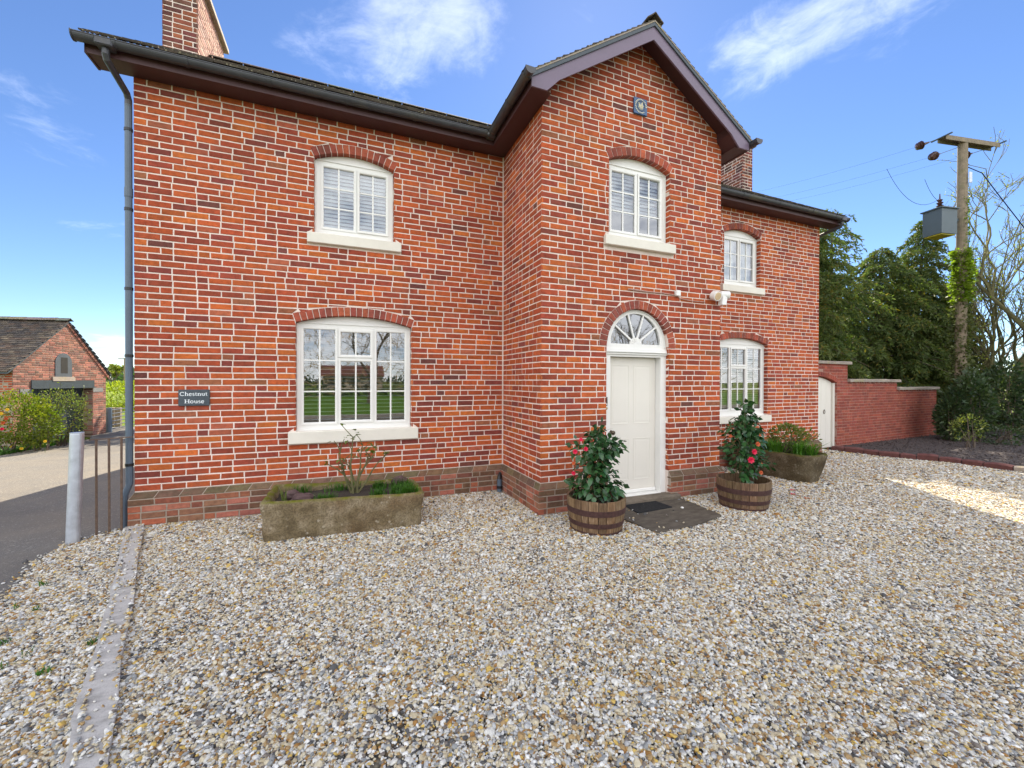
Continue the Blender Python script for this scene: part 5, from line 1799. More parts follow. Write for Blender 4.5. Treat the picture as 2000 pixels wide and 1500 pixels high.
def camellia(label, cx, cy, z0, clumps, nleaf, flowers, seed):
    r_ = random.Random(seed)
    t = thing('camellia', label, 'shrub', (cx, cy, z0), 'camellias in the half barrels')
    st_ = MB()
    tips = []
    for (x, y, z, rx, rz, k) in clumps:
        c = Vector((cx + x, cy + y, z))
        base = Vector((cx + r_.uniform(-.05, .05), cy + r_.uniform(-.05, .05), z0))
        mid = base.lerp(c, .5) + Vector((r_.uniform(-.04, .04), r_.uniform(-.04, .04), .06))
        st_.tube([base, mid, c], [.010, .007, .004], 5)
        for _ in range(3):
            e = c + Vector((r_.gauss(0, rx * .6), r_.gauss(0, rx * .6), r_.gauss(0, rz * .6)))
            st_.tube([c, e], [.004, .002], 4)
        tips.append(c)
    obj('stem', st_, MT['bark_green'], t)
    W = [k for *_, k in clumps]
    extra = MB()
    for i in range(nleaf):
        x, y, z, rx, rz, k = r_.choices(clumps, W)[0]
        for _ in range(20):
            q = Vector((r_.uniform(-1, 1), r_.uniform(-1, 1), r_.uniform(-1, 1)))
            if .45 < q.length < 1: break
        p = Vector((cx + x + q.x * rx * 1.18, cy + y + q.y * rx * 1.18, z + q.z * rz * 1.1))
        if p.z < z0 + .02: p.z = z0 + .02 + r_.uniform(0, .05)
        if p.y > YB - .04: p.y = YB - .05
        d = Vector((q.x, q.y, q.z * .35 - .30)) + Vector((r_.gauss(0, .35), r_.gauss(0, .35), r_.gauss(0, .25)))
        up = Vector((q.x * .8, q.y * .8, .75 + .3 * q.z)) + Vector((r_.gauss(0, .25), r_.gauss(0, .25), 0))
        o = bpy.data.objects.new('leaf', r_.choice(CLM))
        COL.objects.link(o)
        o.parent = t
        o.location = p - WORG[t.name]
        o.rotation_euler = frame_rot(d, up)
        s = r_.uniform(.7, 1.15)
        o.scale = (s, s, s)
    P_ = []; Q_ = []
    rs = np.random.RandomState(seed)
    for i in range(420):
        x, y, z, rx, rz, k = r_.choices(clumps, W)[0]
        q = rs.normal(0, .42, 3)
        P_.append((cx + x + q[0] * rx, min(cy + y + q[1] * rx, YB - .05), max(z0 + .02, z + q[2] * rz))); Q_.append(q + np.array([0, -.1, -.2]))
    leafcloud('inner_foliage', np.array(P_), np.array(Q_), MT['camellia'], .085, t, kind='stuff', rs=rs, aspect=.6, colvar=(.6, 1.1))
    for (x, y, z, d, r, m) in flowers:
        flower(t, (cx + x * 1.15 - .15, cy + y * 1.1 - .03, z), d, r * 1.15, m)
    return t
# camera-facing coordinates are not used: clumps are offsets (x, y) from the barrel centre, z heights
camellia('broad dark leaved camellia with a few pink buds in the left barrel', *B1, .34,
         [(-.02, -.02, .48, .22, .12, 62), (-.10, .04, .47, .18, .11, 26), (.15, .02, .50, .16, .13, 30), (-.06, -.02, .66, .19, .12, 48), (.03, 0, .80, .17, .10, 36), (-.10, .0, .93, .20, .11, 46), (.12, .0, .95, .19, .11, 40),
          (.23, .05, .93, .11, .07, 18), (.02, .0, 1.06, .11, .08, 24), (.08, .04, 1.15, .05, .05, 5), (.22, .04, .63, .08, .07, 14)], 300,
         [(-.20, -.13, .93, (-.5, -1, .2), .026, 'petal'), (-.11, -.17, .96, (-.2, -1, .3), .024, 'petal'), (-.21, -.12, .70, (-.7, -1, 0), .022, 'petal'), (-.12, -.10, 1.05, (-.3, -1, .5), .022, 'petal'), (-.20, -.10, .80, (-.6, -1, .2), .02, 'petal_orange')], 21)
camellia('tall open camellia with red pink flowers in the right barrel', *B2, .34,
         [(0, 0, .45, .13, .10, 26), (.06, -.02, .60, .21, .13, 50), (-.02, 0, .78, .20, .12, 48), (.04, 0, .93, .20, .11, 44), (-.10, 0, 1.03, .17, .09, 34), (.02, 0, 1.13, .13, .09, 28), (.12, 0, 1.02, .14, .09, 20), (.02, .0, 1.26, .08, .08, 14), (.07, .02, 1.36, .05, .06, 8), (.18, .0, .66, .10, .10, 18), (.20, .02, 1.18, .07, .04, 8)], 296,
         [(-.05, -.22, .69, (-.5, -1, .1), .040, 'petal'), (.0, -.22, .79, (-.3, -1, .2), .034, 'petal'), (.08, -.20, .88, (-.3, -1, .3), .030, 'petal_orange'), (.20, -.15, .60, (-.2, -1, .1), .024, 'petal_orange'), (.16, -.18, .50, (-.3, -1, .2), .026, 'petal_orange'), (-.18, -.06, .98, (-.8, -.8, .2), .02, 'petal_orange')], 22)
for (u, v, c) in ((1548, 958, 'petal'), (1549, 966, 'petal'), (1576, 974, 'petal_orange')):
    p = ground_at(u, v, .02)
    r = MB()
    for k in range(4):
        a = k * 1.6
        q = [(p.x, p.y, .025), (p.x + .03 * math.cos(a + .4), p.y + .03 * math.sin(a + .4), .034), (p.x + .05 * math.cos(a), p.y + .05 * math.sin(a), .03), (p.x + .03 * math.cos(a - .4), p.y + .03 * math.sin(a - .4), .036)]
        r.add(q, [(0, 1, 2, 3)])
    o = obj('fallen_petal', r, MT[c])
    tag(o, {958: 'fallen pink petals on the gravel, higher of the two pink ones', 966: 'fallen pink petals on the gravel just below another pair', 974: 'faded orange petals on the gravel right of the pink ones'}[v], 'petals')

def ellipsoid_pts(rs, n, c, r, shell=.55, lumps=7):
    q = rs.normal(0, 1, (n, 3)); q /= np.linalg.norm(q, axis=1)[:, None]
    rad = rs.uniform(shell, 1.0, n) ** .6
    lc = rs.normal(0, 1, (lumps, 3)); lc /= np.linalg.norm(lc, axis=1)[:, None]
    bump = np.max(q @ lc.T, axis=1)
    rad *= .68 + .36 * np.clip((bump - .3) / .7, 0, 1)
    return np.array(c) + q * rad[:, None] * np.array(r), q
def shrub(name, label, cat, c, r, n, mat, size, seed, group=None, stems=6, lumps=8, warm=.3, aspect=.5, base=None):
    rs = np.random.RandomState(seed)
    base = base if base is not None else (c[0], c[1], max(0.0, c[2] - r[2]))
    t = thing(name, label, cat, base, group)
    p, q = ellipsoid_pts(rs, n, c, r, .45, lumps)
    p[:, 2] = np.maximum(p[:, 2], base[2] + .01)
    leafcloud('foliage', p, q + np.array([0, 0, .3]), mat, size, t, aspect=aspect, rs=rs, warm=warm)
    m = MB()
    for k in range(stems):
        e = np.array(c) + rs.normal(0, .45, 3) * np.array(r)
        e[2] = max(e[2], base[2] + .2)
        b = Vector(base) + Vector((rs.normal(0, .08), rs.normal(0, .08), -.02))
        m.tube([b, b.lerp(Vector(e), .5) + Vector((0, 0, .05)), Vector(e)], [.018, .012, .005], 5)
    obj('stem', m, MT['bark'], t)
    return t
def grass_blades(name, base_pts, mat, h, w, lean, parent=None, kind=None, seed=1):
    rs = np.random.RandomState(seed)
    P = np.array(base_pts); n = len(P)
    an = rs.uniform(0, 2 * PI, n); ln = rs.uniform(.2, 1, n) * lean
    hh = h * rs.uniform(.55, 1.15, n)
    d = np.stack([np.cos(an), np.sin(an), np.zeros(n)], 1); s = np.stack([-np.sin(an), np.cos(an), np.zeros(n)], 1) * (w / 2)
    up = np.array([0, 0, 1.0])
    r0a, r0b = P - s, P + s
    m_ = P + d * (ln * hh * .35)[:, None] + up * (hh * .6)[:, None]
    r1a, r1b = m_ - s * .8, m_ + s * .8
    t_ = P + d * (ln * hh)[:, None] + up * (hh * .92)[:, None]
    t2 = t_ + s * .1
    V = np.stack([r0a, r0b, r1b, r1a, t_, t2], 1).reshape(-1, 3)
    i = np.arange(n)[:, None] * 6
    Fc = np.concatenate([i + np.array([[0, 1, 2, 3]]), i + np.array([[3, 2, 5, 4]])], 0)
    c = rs.uniform(.65, 1.35, n)
    col = np.concatenate([c, c])[:, None] * np.ones((1, 3))
    return bulk(name, V, Fc, mat, parent, col, kind)

# rose in the long trough
rose = thing('rose_bush', 'bare stemmed rose with a few leaves growing in the long trough', 'rose bush', (2.35, -.70, .36))
rr = random.Random(5)
m = MB(); lp = []; ld_ = []
for (dx, dy, h, k) in ((-.30, -.02, .36, 3), (-.16, .03, .50, 3), (-.02, .0, .66, 3), (.09, .02, .55, 3), (.24, -.02, .50, 3), (.38, .05, .42, 2), (-.08, -.05, .34, 2), (.15, -.06, .42, 2)):
    b = Vector((2.33 + rr.uniform(-.05, .05), -.72 + rr.uniform(-.04, .04), .34))
    e = Vector((2.33 + dx, -.72 + dy, .36 + h))
    md = b.lerp(e, .5) + Vector((rr.uniform(-.04, .04), rr.uniform(-.03, .03), .04))
    m.tube([b, b.lerp(md, .5) + Vector((rr.uniform(-.015, .015), 0, 0)), md, md.lerp(e, .5) + Vector((rr.uniform(-.02, .02), 0, 0)), e], [.013, .011, .009, .007, .0055], 6)
    lp.append(e)
    for j in range(k):
        s = md.lerp(e, rr.uniform(0, 1)); f = s + Vector((rr.uniform(-.12, .12), rr.uniform(-.07, .07), rr.uniform(.05, .15)))
        m.tube([s, s.lerp(f, .5) + Vector((rr.uniform(-.01, .01), 0, .01)), f], [.006, .005, .004], 5)
        lp.append(f)
obj('stem', m, MT['bark_green'], rose)
RLM = [leaf_mesh('rose_leaf', MT['shrub_grey'], .068, .046) for _ in range(3)]
for p in lp:
    for j in range(rr.choice((1, 2, 3, 4))):
        d = Vector((rr.gauss(0, 1), rr.gauss(0, 1), rr.uniform(-.3, .9)))
        o = bpy.data.objects.new('leaf', rr.choice(RLM)); COL.objects.link(o); o.parent = rose
        o.location = p + Vector((rr.gauss(0, .015), rr.gauss(0, .015), rr.gauss(0, .02))) - WORG[rose.name]
        o.rotation_euler = frame_rot(d, Vector((0, 0, 1)))
        s = rr.uniform(.6, 1.1); o.scale = (s, s, s)
# weeds, bulbs and rocks in the long trough
def pts_in(cx, cy, w, d, n, z, seed):
    rs = np.random.RandomState(seed)
    return np.stack([cx + rs.normal(0, w / 2.2, n).clip(-w, w), cy + rs.normal(0, d / 2.2, n).clip(-d, d), np.full(n, z)], 1)
tp = np.concatenate([pts_in(2.84, -.93, .13, .09, 330, .345, 1), pts_in(2.62, -.62, .08, .06, 130, .345, 2), pts_in(2.02, -1.02, .12, .04, 160, .345, 3), pts_in(2.85, -.60, .12, .06, 140, .345, 4), pts_in(2.58, -.98, .09, .04, 110, .345, 6), pts_in(1.75, -.5, .1, .05, 60, .345, 8), pts_in(2.2, -.55, .2, .06, 90, .345, 9), pts_in(2.90, -1.06, .12, .03, 160, .355, 10), pts_in(2.95, -.80, .05, .14, 120, .35, 12)])
tag(grass_blades('trough_weeds', tp, MT['grassblade'], .115, .008, .9, kind='stuff', seed=4), 'short green weeds and grass tufts on the trough soil', 'weeds')
tag(grass_blades('bulb_leaves', pts_in(1.62, -1.0, .03, .02, 12, .34, 9), MT['shrub_grey'], .24, .012, .35, kind='stuff', seed=6), 'narrow grey green bulb leaves at the left end of the trough', 'bulb leaves')
def rock(label, c, r, seed, mat='red_kerb'):
    rs = np.random.RandomState(seed)
    vs = []; fs = []
    nu, nv = 14, 9
    for j in range(nv + 1):
        th_ = PI * j / nv
        for i in range(nu):
            ph = 2 * PI * i / nu
            d = Vector((math.sin(th_) * math.cos(ph), math.sin(th_) * math.sin(ph), math.cos(th_)))
            k = 1 + .28 * mnoise.noise(d * 1.7 + Vector((seed * 3.1, 0, 0))) + .10 * mnoise.noise(d * 4.5 + Vector((seed, 2, 0)))
            vs.append((c[0] + d.x * r[0] * k, c[1] + d.y * r[1] * k, c[2] + d.z * r[2] * k))
    for j in range(nv):
        for i in range(nu):
            fs.append((j * nu + i, (j + 1) * nu + i, (j + 1) * nu + (i + 1) % nu, j * nu + (i + 1) % nu))
    o = obj('rock', MB().add(vs, fs), MT[mat])
    tag(o, label, 'rock', 'rocks in the long stone trough')
MT['purple_rock'] = plain('purple_brown_rock', (.085, .048, .046), .8, .3, 18, .5)
rock('rounded purple brown rock at the left front of the long trough', (1.80, -.95, .40), (.12, .075, .062), 3, 'purple_rock')
rock('flat grey purple rock leaning behind the rounded one', (1.68, -.82, .41), (.085, .06, .06), 4, 'purple_rock')
rock('lumpy red brown rock at the right back corner of the trough', (2.87, -.55, .40), (.10, .07, .07), 6, 'purple_rock')

# planting in the round ended trough
tp = np.concatenate([pts_in(9.42, -1.30, .12, .07, 160, .42, 11), pts_in(9.52, -1.42, .08, .05, 120, .42, 12), pts_in(9.30, -.95, .10, .12, 150, .42, 13), pts_in(9.45, -.75, .12, .15, 150, .42, 14), pts_in(9.25, -.5, .1, .15, 140, .42, 16)])
tag(grass_blades('strap_leaves', tp, MT['strap'], .27, .013, 1.0, kind='stuff', seed=15), 'bright green strap leaves filling the round ended trough', 'strap leaves')
shrub('trough_shrub', 'small leafy shrub with cream flowers in the round ended trough', 'shrub', (9.62, -.95, .68), (.24, .32, .26), 1100, MT['shrub_grey'], .055, 31, base=(9.6, -.95, .42))
shrub('trough_shrub', 'thin sprig arching from the trough across the white gate', 'shrub', (9.98, -1.05, .70), (.15, .22, .13), 110, MT['shrub_grey'], .055, 33, base=(9.62, -1.0, .42))

# ---------------------------------------------------------------- gravel stones
def gravel_points():
    rs = np.random.RandomState(11)
    pts = []; sc = []
    R2 = np.array([CR.x, CR.y]); F2 = np.array([CF.x, CF.y]); c2 = np.array([CP.x, CP.y])
    def inpoly(P, poly):
        x, y = P[:, 0], P[:, 1]
        ins = np.zeros(len(P), bool)
        j = len(poly) - 1
        for i in range(len(poly)):
            xi, yi = poly[i]; xj, yj = poly[j]
            cnd = ((yi > y) != (yj > y)) & (x < (xj - xi) * (y - yi) / (yj - yi + 1e-12) + xi)
            ins ^= cnd
            j = i
        return ins
    for (d0, d1, dens, size) in ((1.6, 2.6, 14000, .0135), (2.6, 4.2, 13000, .0138), (4.2, 6.5, 8200, .0165), (6.5, 9.5, 3900, .022), (9.5, 15, 1700, .030)):
        w = d1 * 1.33
        n = int((d1 - d0) * 2 * w * dens)
        d = rs.uniform(d0, d1, n); r = rs.uniform(-w, w, n)
        k = np.abs(r) < d * 1.33
        d, r = d[k], r[k]
        P = c2 + F2 * d[:, None] + R2 * r[:, None]
        pts.append(P); sc.append(np.full(len(P), size) * np.exp(rs.normal(0, .33, len(P))))
    P = np.concatenate(pts); S = np.concatenate(sc)
    # yard outline, with a ragged edge towards the drive
    yard = [(13.35, .45), (13.45, -.5), (13.82, -1.05), (13.93, -1.6), (13.95, -2.6), (14.55, -3.8), (15.7, -5.6), (16, -9), (.3, -9), (.35, -5.2), (.02, -2.6), (-.11, -1.8), (-.27, -1.25), (-.36, -.75), (-.38, -.25), (0.0, .02), (13.3, .62)]
    Q = P + rs.normal(0, .055, P.shape) * (P[:, :1] < .8)
    keep = inpoly(Q, yard)
    keep &= ~((P[:, 0] > 0) & (P[:, 0] < X1 + .05) & (P[:, 1] > -.04))
    keep &= ~((P[:, 0] > X1 - .04) & (P[:, 0] < XB + .04) & (P[:, 1] > YB - .04))
    keep &= ~((P[:, 0] > XB) & (P[:, 0] < XR + .05) & (P[:, 1] > -.04))
    strip_poly = [a for a, b in EDGE] + [b for a, b in EDGE[::-1]]
    onstrip = inpoly(P, strip_poly)
    lip = inpoly(P + rs.normal(0, .009, P.shape), strip_poly)
    keep &= ~(onstrip & lip) | (rs.uniform(0, 1, len(P)) < .02)
    left_cover = onstrip & (np.sin(P[:, 1] * 7.0 + 1) + np.sin(P[:, 1] * 17.0) > 1.35) & (rs.uniform(0, 1, len(P)) < .30)
    keep |= left_cover
    onslab = inpoly(P + rs.normal(0, .025, P.shape), [(x, y) for x, y in slabp])
    keep &= ~onslab | (rs.uniform(0, 1, len(P)) < .003)
    keep &= ~inpoly(P, [(1.5, -1.1), (3.0, -1.1), (3.0, -.4), (1.5, -.4)])
    P, S, onstrip, onslab = P[keep], S[keep], onstrip[keep], onslab[keep]
    Z = rs.uniform(.004, .016, len(P)) + .006 * np.sin(P[:, 0] * 2.3 + P[:, 1] * 1.7) + .005 * np.sin(P[:, 0] * 5.1 - P[:, 1] * 4.3)
    Z[onstrip] = .044; Z[onslab] = .034
    print('gravel stones', len(P))
    return np.column_stack([P, Z]), S, rs
GP, GS, grs = gravel_points()
me = bpy.data.meshes.new('gravel_stones')
me.vertices.add(len(GP)); me.vertices.foreach_set('co', GP.astype(np.float32).ravel())
a = me.attributes.new('size', 'FLOAT', 'POINT'); a.data.foreach_set('value', GS.astype(np.float32))
a = me.attributes.new('peb', 'FLOAT', 'POINT'); a.data.foreach_set('value', ((grs.uniform(0, 1, len(GP)) + .10 * np.sin(GP[:, 0] * 1.9 + 1.3 * np.sin(GP[:, 1] * 1.1)) * np.sin(GP[:, 1] * 2.3 + GP[:, 0] * .7)) % 1.0).astype(np.float32))
a = me.attributes.new('rot', 'FLOAT_VECTOR', 'POINT')
rot = np.column_stack([grs.normal(0, .42, len(GP)), grs.normal(0, .42, len(GP)), grs.uniform(0, 6.28, len(GP))]).astype(np.float32)
a.data.foreach_set('vector', rot.ravel())
a = me.attributes.new('scl', 'FLOAT_VECTOR', 'POINT')
scl = np.column_stack([GS * .62, GS * grs.uniform(.36, .56, len(GP)), GS * grs.uniform(.22, .38, len(GP))]).astype(np.float32)
a.data.foreach_set('vector', scl.ravel())
gs_o = bpy.data.objects.new('gravel_stones', me)
COL.objects.link(gs_o)
gs_o['kind'] = 'stuff'
tag(gs_o, 'loose mixed cream, tan and grey gravel stones covering the yard', 'gravel')
ng = bpy.data.node_groups.new('scatter_stones', 'GeometryNodeTree')
ng.interface.new_socket('Geometry', in_out='INPUT', socket_type='NodeSocketGeometry')
ng.interface.new_socket('Geometry', in_out='OUTPUT', socket_type='NodeSocketGeometry')
N = ng.nodes; Lk = ng.links
gi = N.new('NodeGroupInput'); go = N.new('NodeGroupOutput')
join = N.new('GeometryNodeJoinGeometry')
for k in range(7):
    ico = N.new('GeometryNodeMeshIcoSphere')
    ico.inputs['Radius'].default_value = 1.0
    ico.inputs['Subdivisions'].default_value = 2
    pos = N.new('GeometryNodeInputPosition')
    add = N.new('ShaderNodeVectorMath'); add.operation = 'ADD'; add.inputs[1].default_value = (k * 7.3, k * 3.1, 1.7 * k)
    Lk.new(pos.outputs[0], add.inputs[0])
    nz_ = N.new('ShaderNodeTexVoronoi'); nz_.inputs['Scale'].default_value = .75
    Lk.new(add.outputs[0], nz_.inputs['Vector'])
    nz2 = N.new('ShaderNodeTexNoise'); nz2.inputs['Scale'].default_value = 1.1; nz2.inputs['Detail'].default_value = 2
    Lk.new(add.outputs[0], nz2.inputs['Vector'])
    m1 = N.new('ShaderNodeMath'); m1.operation = 'MULTIPLY_ADD'; m1.inputs[1].default_value = .75; m1.inputs[2].default_value = .32
    Lk.new(nz_.outputs['Distance'], m1.inputs[0])
    m2 = N.new('ShaderNodeMath'); m2.operation = 'MULTIPLY_ADD'; m2.inputs[1].default_value = .7
    Lk.new(nz2.outputs[0], m2.inputs[0]); Lk.new(m1.outputs[0], m2.inputs[2])
    sc_ = N.new('ShaderNodeVectorMath'); sc_.operation = 'SCALE'
    Lk.new(pos.outputs[0], sc_.inputs[0]); Lk.new(m2.outputs[0], sc_.inputs['Scale'])
    sp_ = N.new('GeometryNodeSetPosition')
    Lk.new(ico.outputs['Mesh'], sp_.inputs['Geometry']); Lk.new(sc_.outputs[0], sp_.inputs['Position'])
    sm_ = N.new('GeometryNodeSetMaterial'); sm_.inputs['Material'].default_value = MT['pebble']
    Lk.new(sp_.outputs[0], sm_.inputs[0])
    g2i = N.new('GeometryNodeGeometryToInstance')
    Lk.new(sm_.outputs[0], g2i.inputs[0])
    Lk.new(g2i.outputs[0], join.inputs[0])
iop = N.new('GeometryNodeInstanceOnPoints')
m2p = N.new('GeometryNodeMeshToPoints')
Lk.new(gi.outputs[0], m2p.inputs[0])
Lk.new(m2p.outputs[0], iop.inputs['Points'])
Lk.new(join.outputs[0], iop.inputs['Instance'])
iop.inputs['Pick Instance'].default_value = True
ri = N.new('FunctionNodeRandomValue'); ri.data_type = 'INT'
ri.inputs[4].default_value = 0; ri.inputs[5].default_value = 6
Lk.new(ri.outputs[2], iop.inputs['Instance Index'])
def named(nm, typ):
    n = N.new('GeometryNodeInputNamedAttribute'); n.data_type = typ
    n.inputs['Name'].default_value = nm
    return n.outputs[0]
e2r = N.new('FunctionNodeEulerToRotation')
Lk.new(named('rot', 'FLOAT_VECTOR'), e2r.inputs[0])
Lk.new(e2r.outputs[0], iop.inputs['Rotation'])
Lk.new(named('scl', 'FLOAT_VECTOR'), iop.inputs['Scale'])
Lk.new(iop.outputs[0], go.inputs[0])
gm = gs_o.modifiers.new('scatter', 'NODES'); gm.node_group = ng
me.materials.append(MT['pebble'])
# small weeds in the gravel
wp_ = []
for (u, v, n) in ((85, 1143, 14), (68, 1193, 14), (178, 1258, 22), (85, 1316, 18), (10, 1255, 16), (5, 1308, 14), (50, 1283, 8), (30, 1190, 8), (590, 800 + 360, 8), (1268, 1098, 6)):
    p = ground_at(u, v, .015)
    wp_.append(pts_in(p.x, p.y, .03, .03, n, .012, u))
tag(grass_blades('gravel_weeds', np.concatenate(wp_), MT['grassblade'], .045, .006, 1.2, kind='stuff', seed=44), 'small green weeds sprouting through the gravel near the drive', 'weeds')

# ---------------------------------------------------------------- trees
def conifer(label, x, y, H, R, seed, lean=(0, 0), n_br=150, zmin=.25, group='conifers behind the garden wall', prof=None, dens=1.0):
    rs = np.random.RandomState(seed)
    t = thing('conifer_tree', label, 'conifer', (x, y, 0), group)
    tip = Vector((x + lean[0], y + lean[1], H))
    axis = lambda f: Vector((x, y, 0)).lerp(tip, f)
    obj('trunk', MB().tube([axis(0), axis(.3), axis(.7), axis(.98)], [.16, .12, .06, .012], 8), MT['bark'], t)
    prof = prof or (lambda f: (1 - f) ** .75 * (.35 + .65 * min(1, f / .18 + .35)))
    bm_ = MB()
    PT = []; DR = []; CV = []
    for k in range(n_br):
        f = zmin / H + (1 - zmin / H) * ((k + .5) / n_br) ** 1.05
        az = k * 2.39996 + rs.normal(0, .25)
        L = R * prof(f) * (rs.uniform(.55, 1.05) if k % 5 else rs.uniform(1.05, 1.35)) + .08
        o = axis(f)
        d = np.array([math.cos(az), math.sin(az), 0])
        rise = rs.uniform(.15, .5)
        droop = rs.uniform(.42, .85)
        ns = max(4, int(L / .10))
        prev = o
        pl_ = [o]
        for j in range(1, ns + 1):
            s = j / ns
            p = np.array(o) + d * L * s + np.array([0, 0, L * (rise * s - droop * s * s)])
            pl_.append(Vector(p))
        if k % 2 == 0:
            bm_.tube([pl_[0], pl_[len(pl_) // 2], pl_[-1]], [.022 * (1 - f) + .006, .012, .003], 4, cap=False)
        side = np.array([-d[1], d[0], 0])
        for j in range(1, ns + 1):
            s = j / ns
            if s < .18: continue
            nsp = int(rs.uniform(2.4, 4.5) * dens)
            for q in range(nsp):
                sg = rs.choice((-1, 1))
                sl_ = (.10 + .30 * L * (1 - s) * .6 + rs.uniform(0, .14))
                dd = d * rs.uniform(.3, 1.0) + side * sg * rs.uniform(.2, 1.1) + np.array([0, 0, rs.uniform(-.35, .25)])
                dd /= np.linalg.norm(dd)
                b = np.array(pl_[j])
                m_ = max(3, int(sl_ / .035))
                tt = np.linspace(.12, 1, m_)
                pp = b + dd * (tt * sl_)[:, None] + np.array([0, 0, -1.0]) * (.80 * sl_ * tt ** 2)[:, None] + rs.normal(0, .015, (m_, 3))
                tang = dd + np.array([0, 0, -1.1]) * tt[:, None]
                for w in range(2):
                    PT.append(pp); DR.append(tang + rs.normal(0, .45, (m_, 3)))
                    CV.append(np.full(m_, rs.uniform(.65, 1.35)))
    P = np.concatenate(PT); D = np.concatenate(DR); D /= np.linalg.norm(D, axis=1)[:, None]
    cv_ = np.concatenate(CV)
    ok = ~((P[:, 0] < 20.2) & (P[:, 1] < 1.0 + .07 * (P[:, 0] - 12)) & (P[:, 2] < 4.5)) & ~((P[:, 0] < 12.3) & (P[:, 2] < 6))
    P, D, cv_ = P[ok], D[ok], cv_[ok]
    n = len(P)
    up = rs.normal(0, 1, (n, 3)) * np.array([1, 1, .35]); S = np.cross(D, up); S /= np.linalg.norm(S, axis=1)[:, None] + 1e-9
    L = rs.uniform(.06, .14, n)[:, None]
    Wd = L * .14
    V = np.stack([P - S * Wd * .6, P + S * Wd * .6, P + D * L * .6 + S * Wd, P + D * L, P + D * L * .6 - S * Wd], 1)
    V = V[:, [0, 1, 2, 3, 4]].reshape(-1, 3)
    Fc = np.arange(5 * n).reshape(n, 5)
    cv = cv_ * rs.uniform(.75, 1.25, n)
    col = cv[:, None] * np.ones((1, 3))
    br = rs.uniform(0, 1, n) < .10
    col[br] *= np.array([1.9, 1.15, .8])
    bulk('crown', V, Fc, MT['conifer'], t, col)
    obj('branches', bm_, MT['bark'], t)
    return n
NC = 0
NC += conifer('broad topped conifer standing mostly behind the far wing', 15.8, 3.0, 7.2, 2.05, 1, (.1, 0), 190, dens=.95, prof=lambda f: (1 - f) ** .33 * (.7 + .3 * min(1, f / .3)))
NC += conifer('tall airy conifer immediately beyond the corner of the far wing', 17.9, 3.3, 7.8, 1.9, 7, (.2, 0), 120, dens=.6, prof=lambda f: (1 - f) ** .5 * (.6 + .4 * min(1, f / .3)))
NC += conifer('smaller conifer tucked just behind the garden gate', 14.4, 3.1, 5.6, 1.5, 6, (.1, 0), 120, prof=lambda f: (1 - f) ** .4)
NC += conifer('dense broad conifer drooping behind the stepped garden wall', 20.0, 3.1, 6.6, 2.9, 2, (.6, 0), 220, dens=.95, prof=lambda f: (1 - f) ** .6 * (.5 + .5 * min(1, f / .25)))
NC += conifer('pointed dark conifer left of the transformer', 21.9, 2.9, 7.9, 2.4, 3, (.9, -.1), 230, dens=1.0)
NC += conifer('low spreading conifer beside the ivy clad pole', 24.0, 2.7, 5.3, 2.0, 4, (.6, 0), 160)
NC += conifer('rear conifer filling the gap between the taller ones', 20.6, 5.2, 7.0, 2.4, 5, (0, 0), 150, dens=.8)
print('conifer blades', NC)

def bare_tree(label, x, y, H, seed, spread=.5, levels=5, r0=.12, leaf=None, nleaf=3, lsize=.07, group=None, stems=1, name='bare_tree', cat='tree', mat='bark', z0=0.0, first=.35, lean=0.0):
    rs = random.Random(seed)
    t = thing(name, label, cat, (x, y, z0), group)
    tr_, br_ = MB(), MB()
    tips = []
    def grow(p, d, L, r, lv):
        n = 4
        pts = [p]
        q = p.copy(); dd = d.copy()
        for i in range(n):
            dd = (dd + Vector((rs.gauss(0, .16), rs.gauss(0, .16), rs.gauss(.05, .10)))).normalized()
            q = q + dd * (L / n)
            pts.append(q.copy())
        (tr_ if lv == levels else br_).tube(pts, [r * (1 - .4 * i / n) for i in range(n + 1)], 7 if lv >= levels - 1 else 4, cap=False)
        if lv <= 2:
            tips.extend(pts[1:])
        if lv == 0:
            return
        k = rs.choice((2, 3, 3)) if lv > 1 else rs.choice((3, 4))
        for i in range(k):
            f = rs.uniform(.45, 1.0) if i else 1.0
            b = pts[min(n, int(f * n))]
            nd = (dd + Vector((rs.gauss(0, spread), rs.gauss(0, spread), rs.gauss(.12, spread * .5)))).normalized()
            grow(b, nd, L * rs.uniform(.55, .82), max(.008, r * .66 * rs.uniform(.75, 1)), lv - 1)
    for s in range(stems):
        a = 2 * PI * s / max(1, stems)
        off = Vector((math.cos(a), math.sin(a), 0)) * (.18 if stems > 1 else 0)
        d = (Vector((0, 0, 1)) + off * rs.uniform(.6, 1.6) + Vector((lean, 0, 0))).normalized()
        grow(Vector((x, y, z0)) + off, d, H * first, r0, levels)
    obj('trunk', tr_, MT[mat], t)
    obj('branches', br_, MT[mat], t)
    if leaf:
        P = np.array([list(p) for p in tips])
        r2 = np.random.RandomState(seed)
        P = np.repeat(P, nleaf, 0) + r2.normal(0, .05, (len(P) * nleaf, 3))
        leafcloud('crown', P, r2.normal(0, 1, P.shape), MT[leaf], lsize, t, rs=r2, aspect=.6)
    return t
G4 = 'budding trees at the right edge'
p = at_depth(1992, 700, 13.5)
bare_tree('budding tree with a straight ivy clad trunk at the right edge', p.x, p.y, 8.8, 3, .42, 6, .13, 'bud', 1, .06, G4, mat='bark_green')
p = at_depth(1938, 700, 14.5)
bare_tree('many stemmed coppiced tree with upright bare poles', p.x, p.y, 6.2, 8, .20, 5, .075, 'bud', 1, .055, G4, stems=7, mat='bark_green', first=.46)
p = at_depth(2060, 700, 12.5)
bare_tree('leaning bare tree reaching in from beyond the right edge', p.x, p.y, 8.8, 14, .48, 5, .12, 'bud', 1, .06, G4, lean=-.18)
p = at_depth(1905, 700, 16)
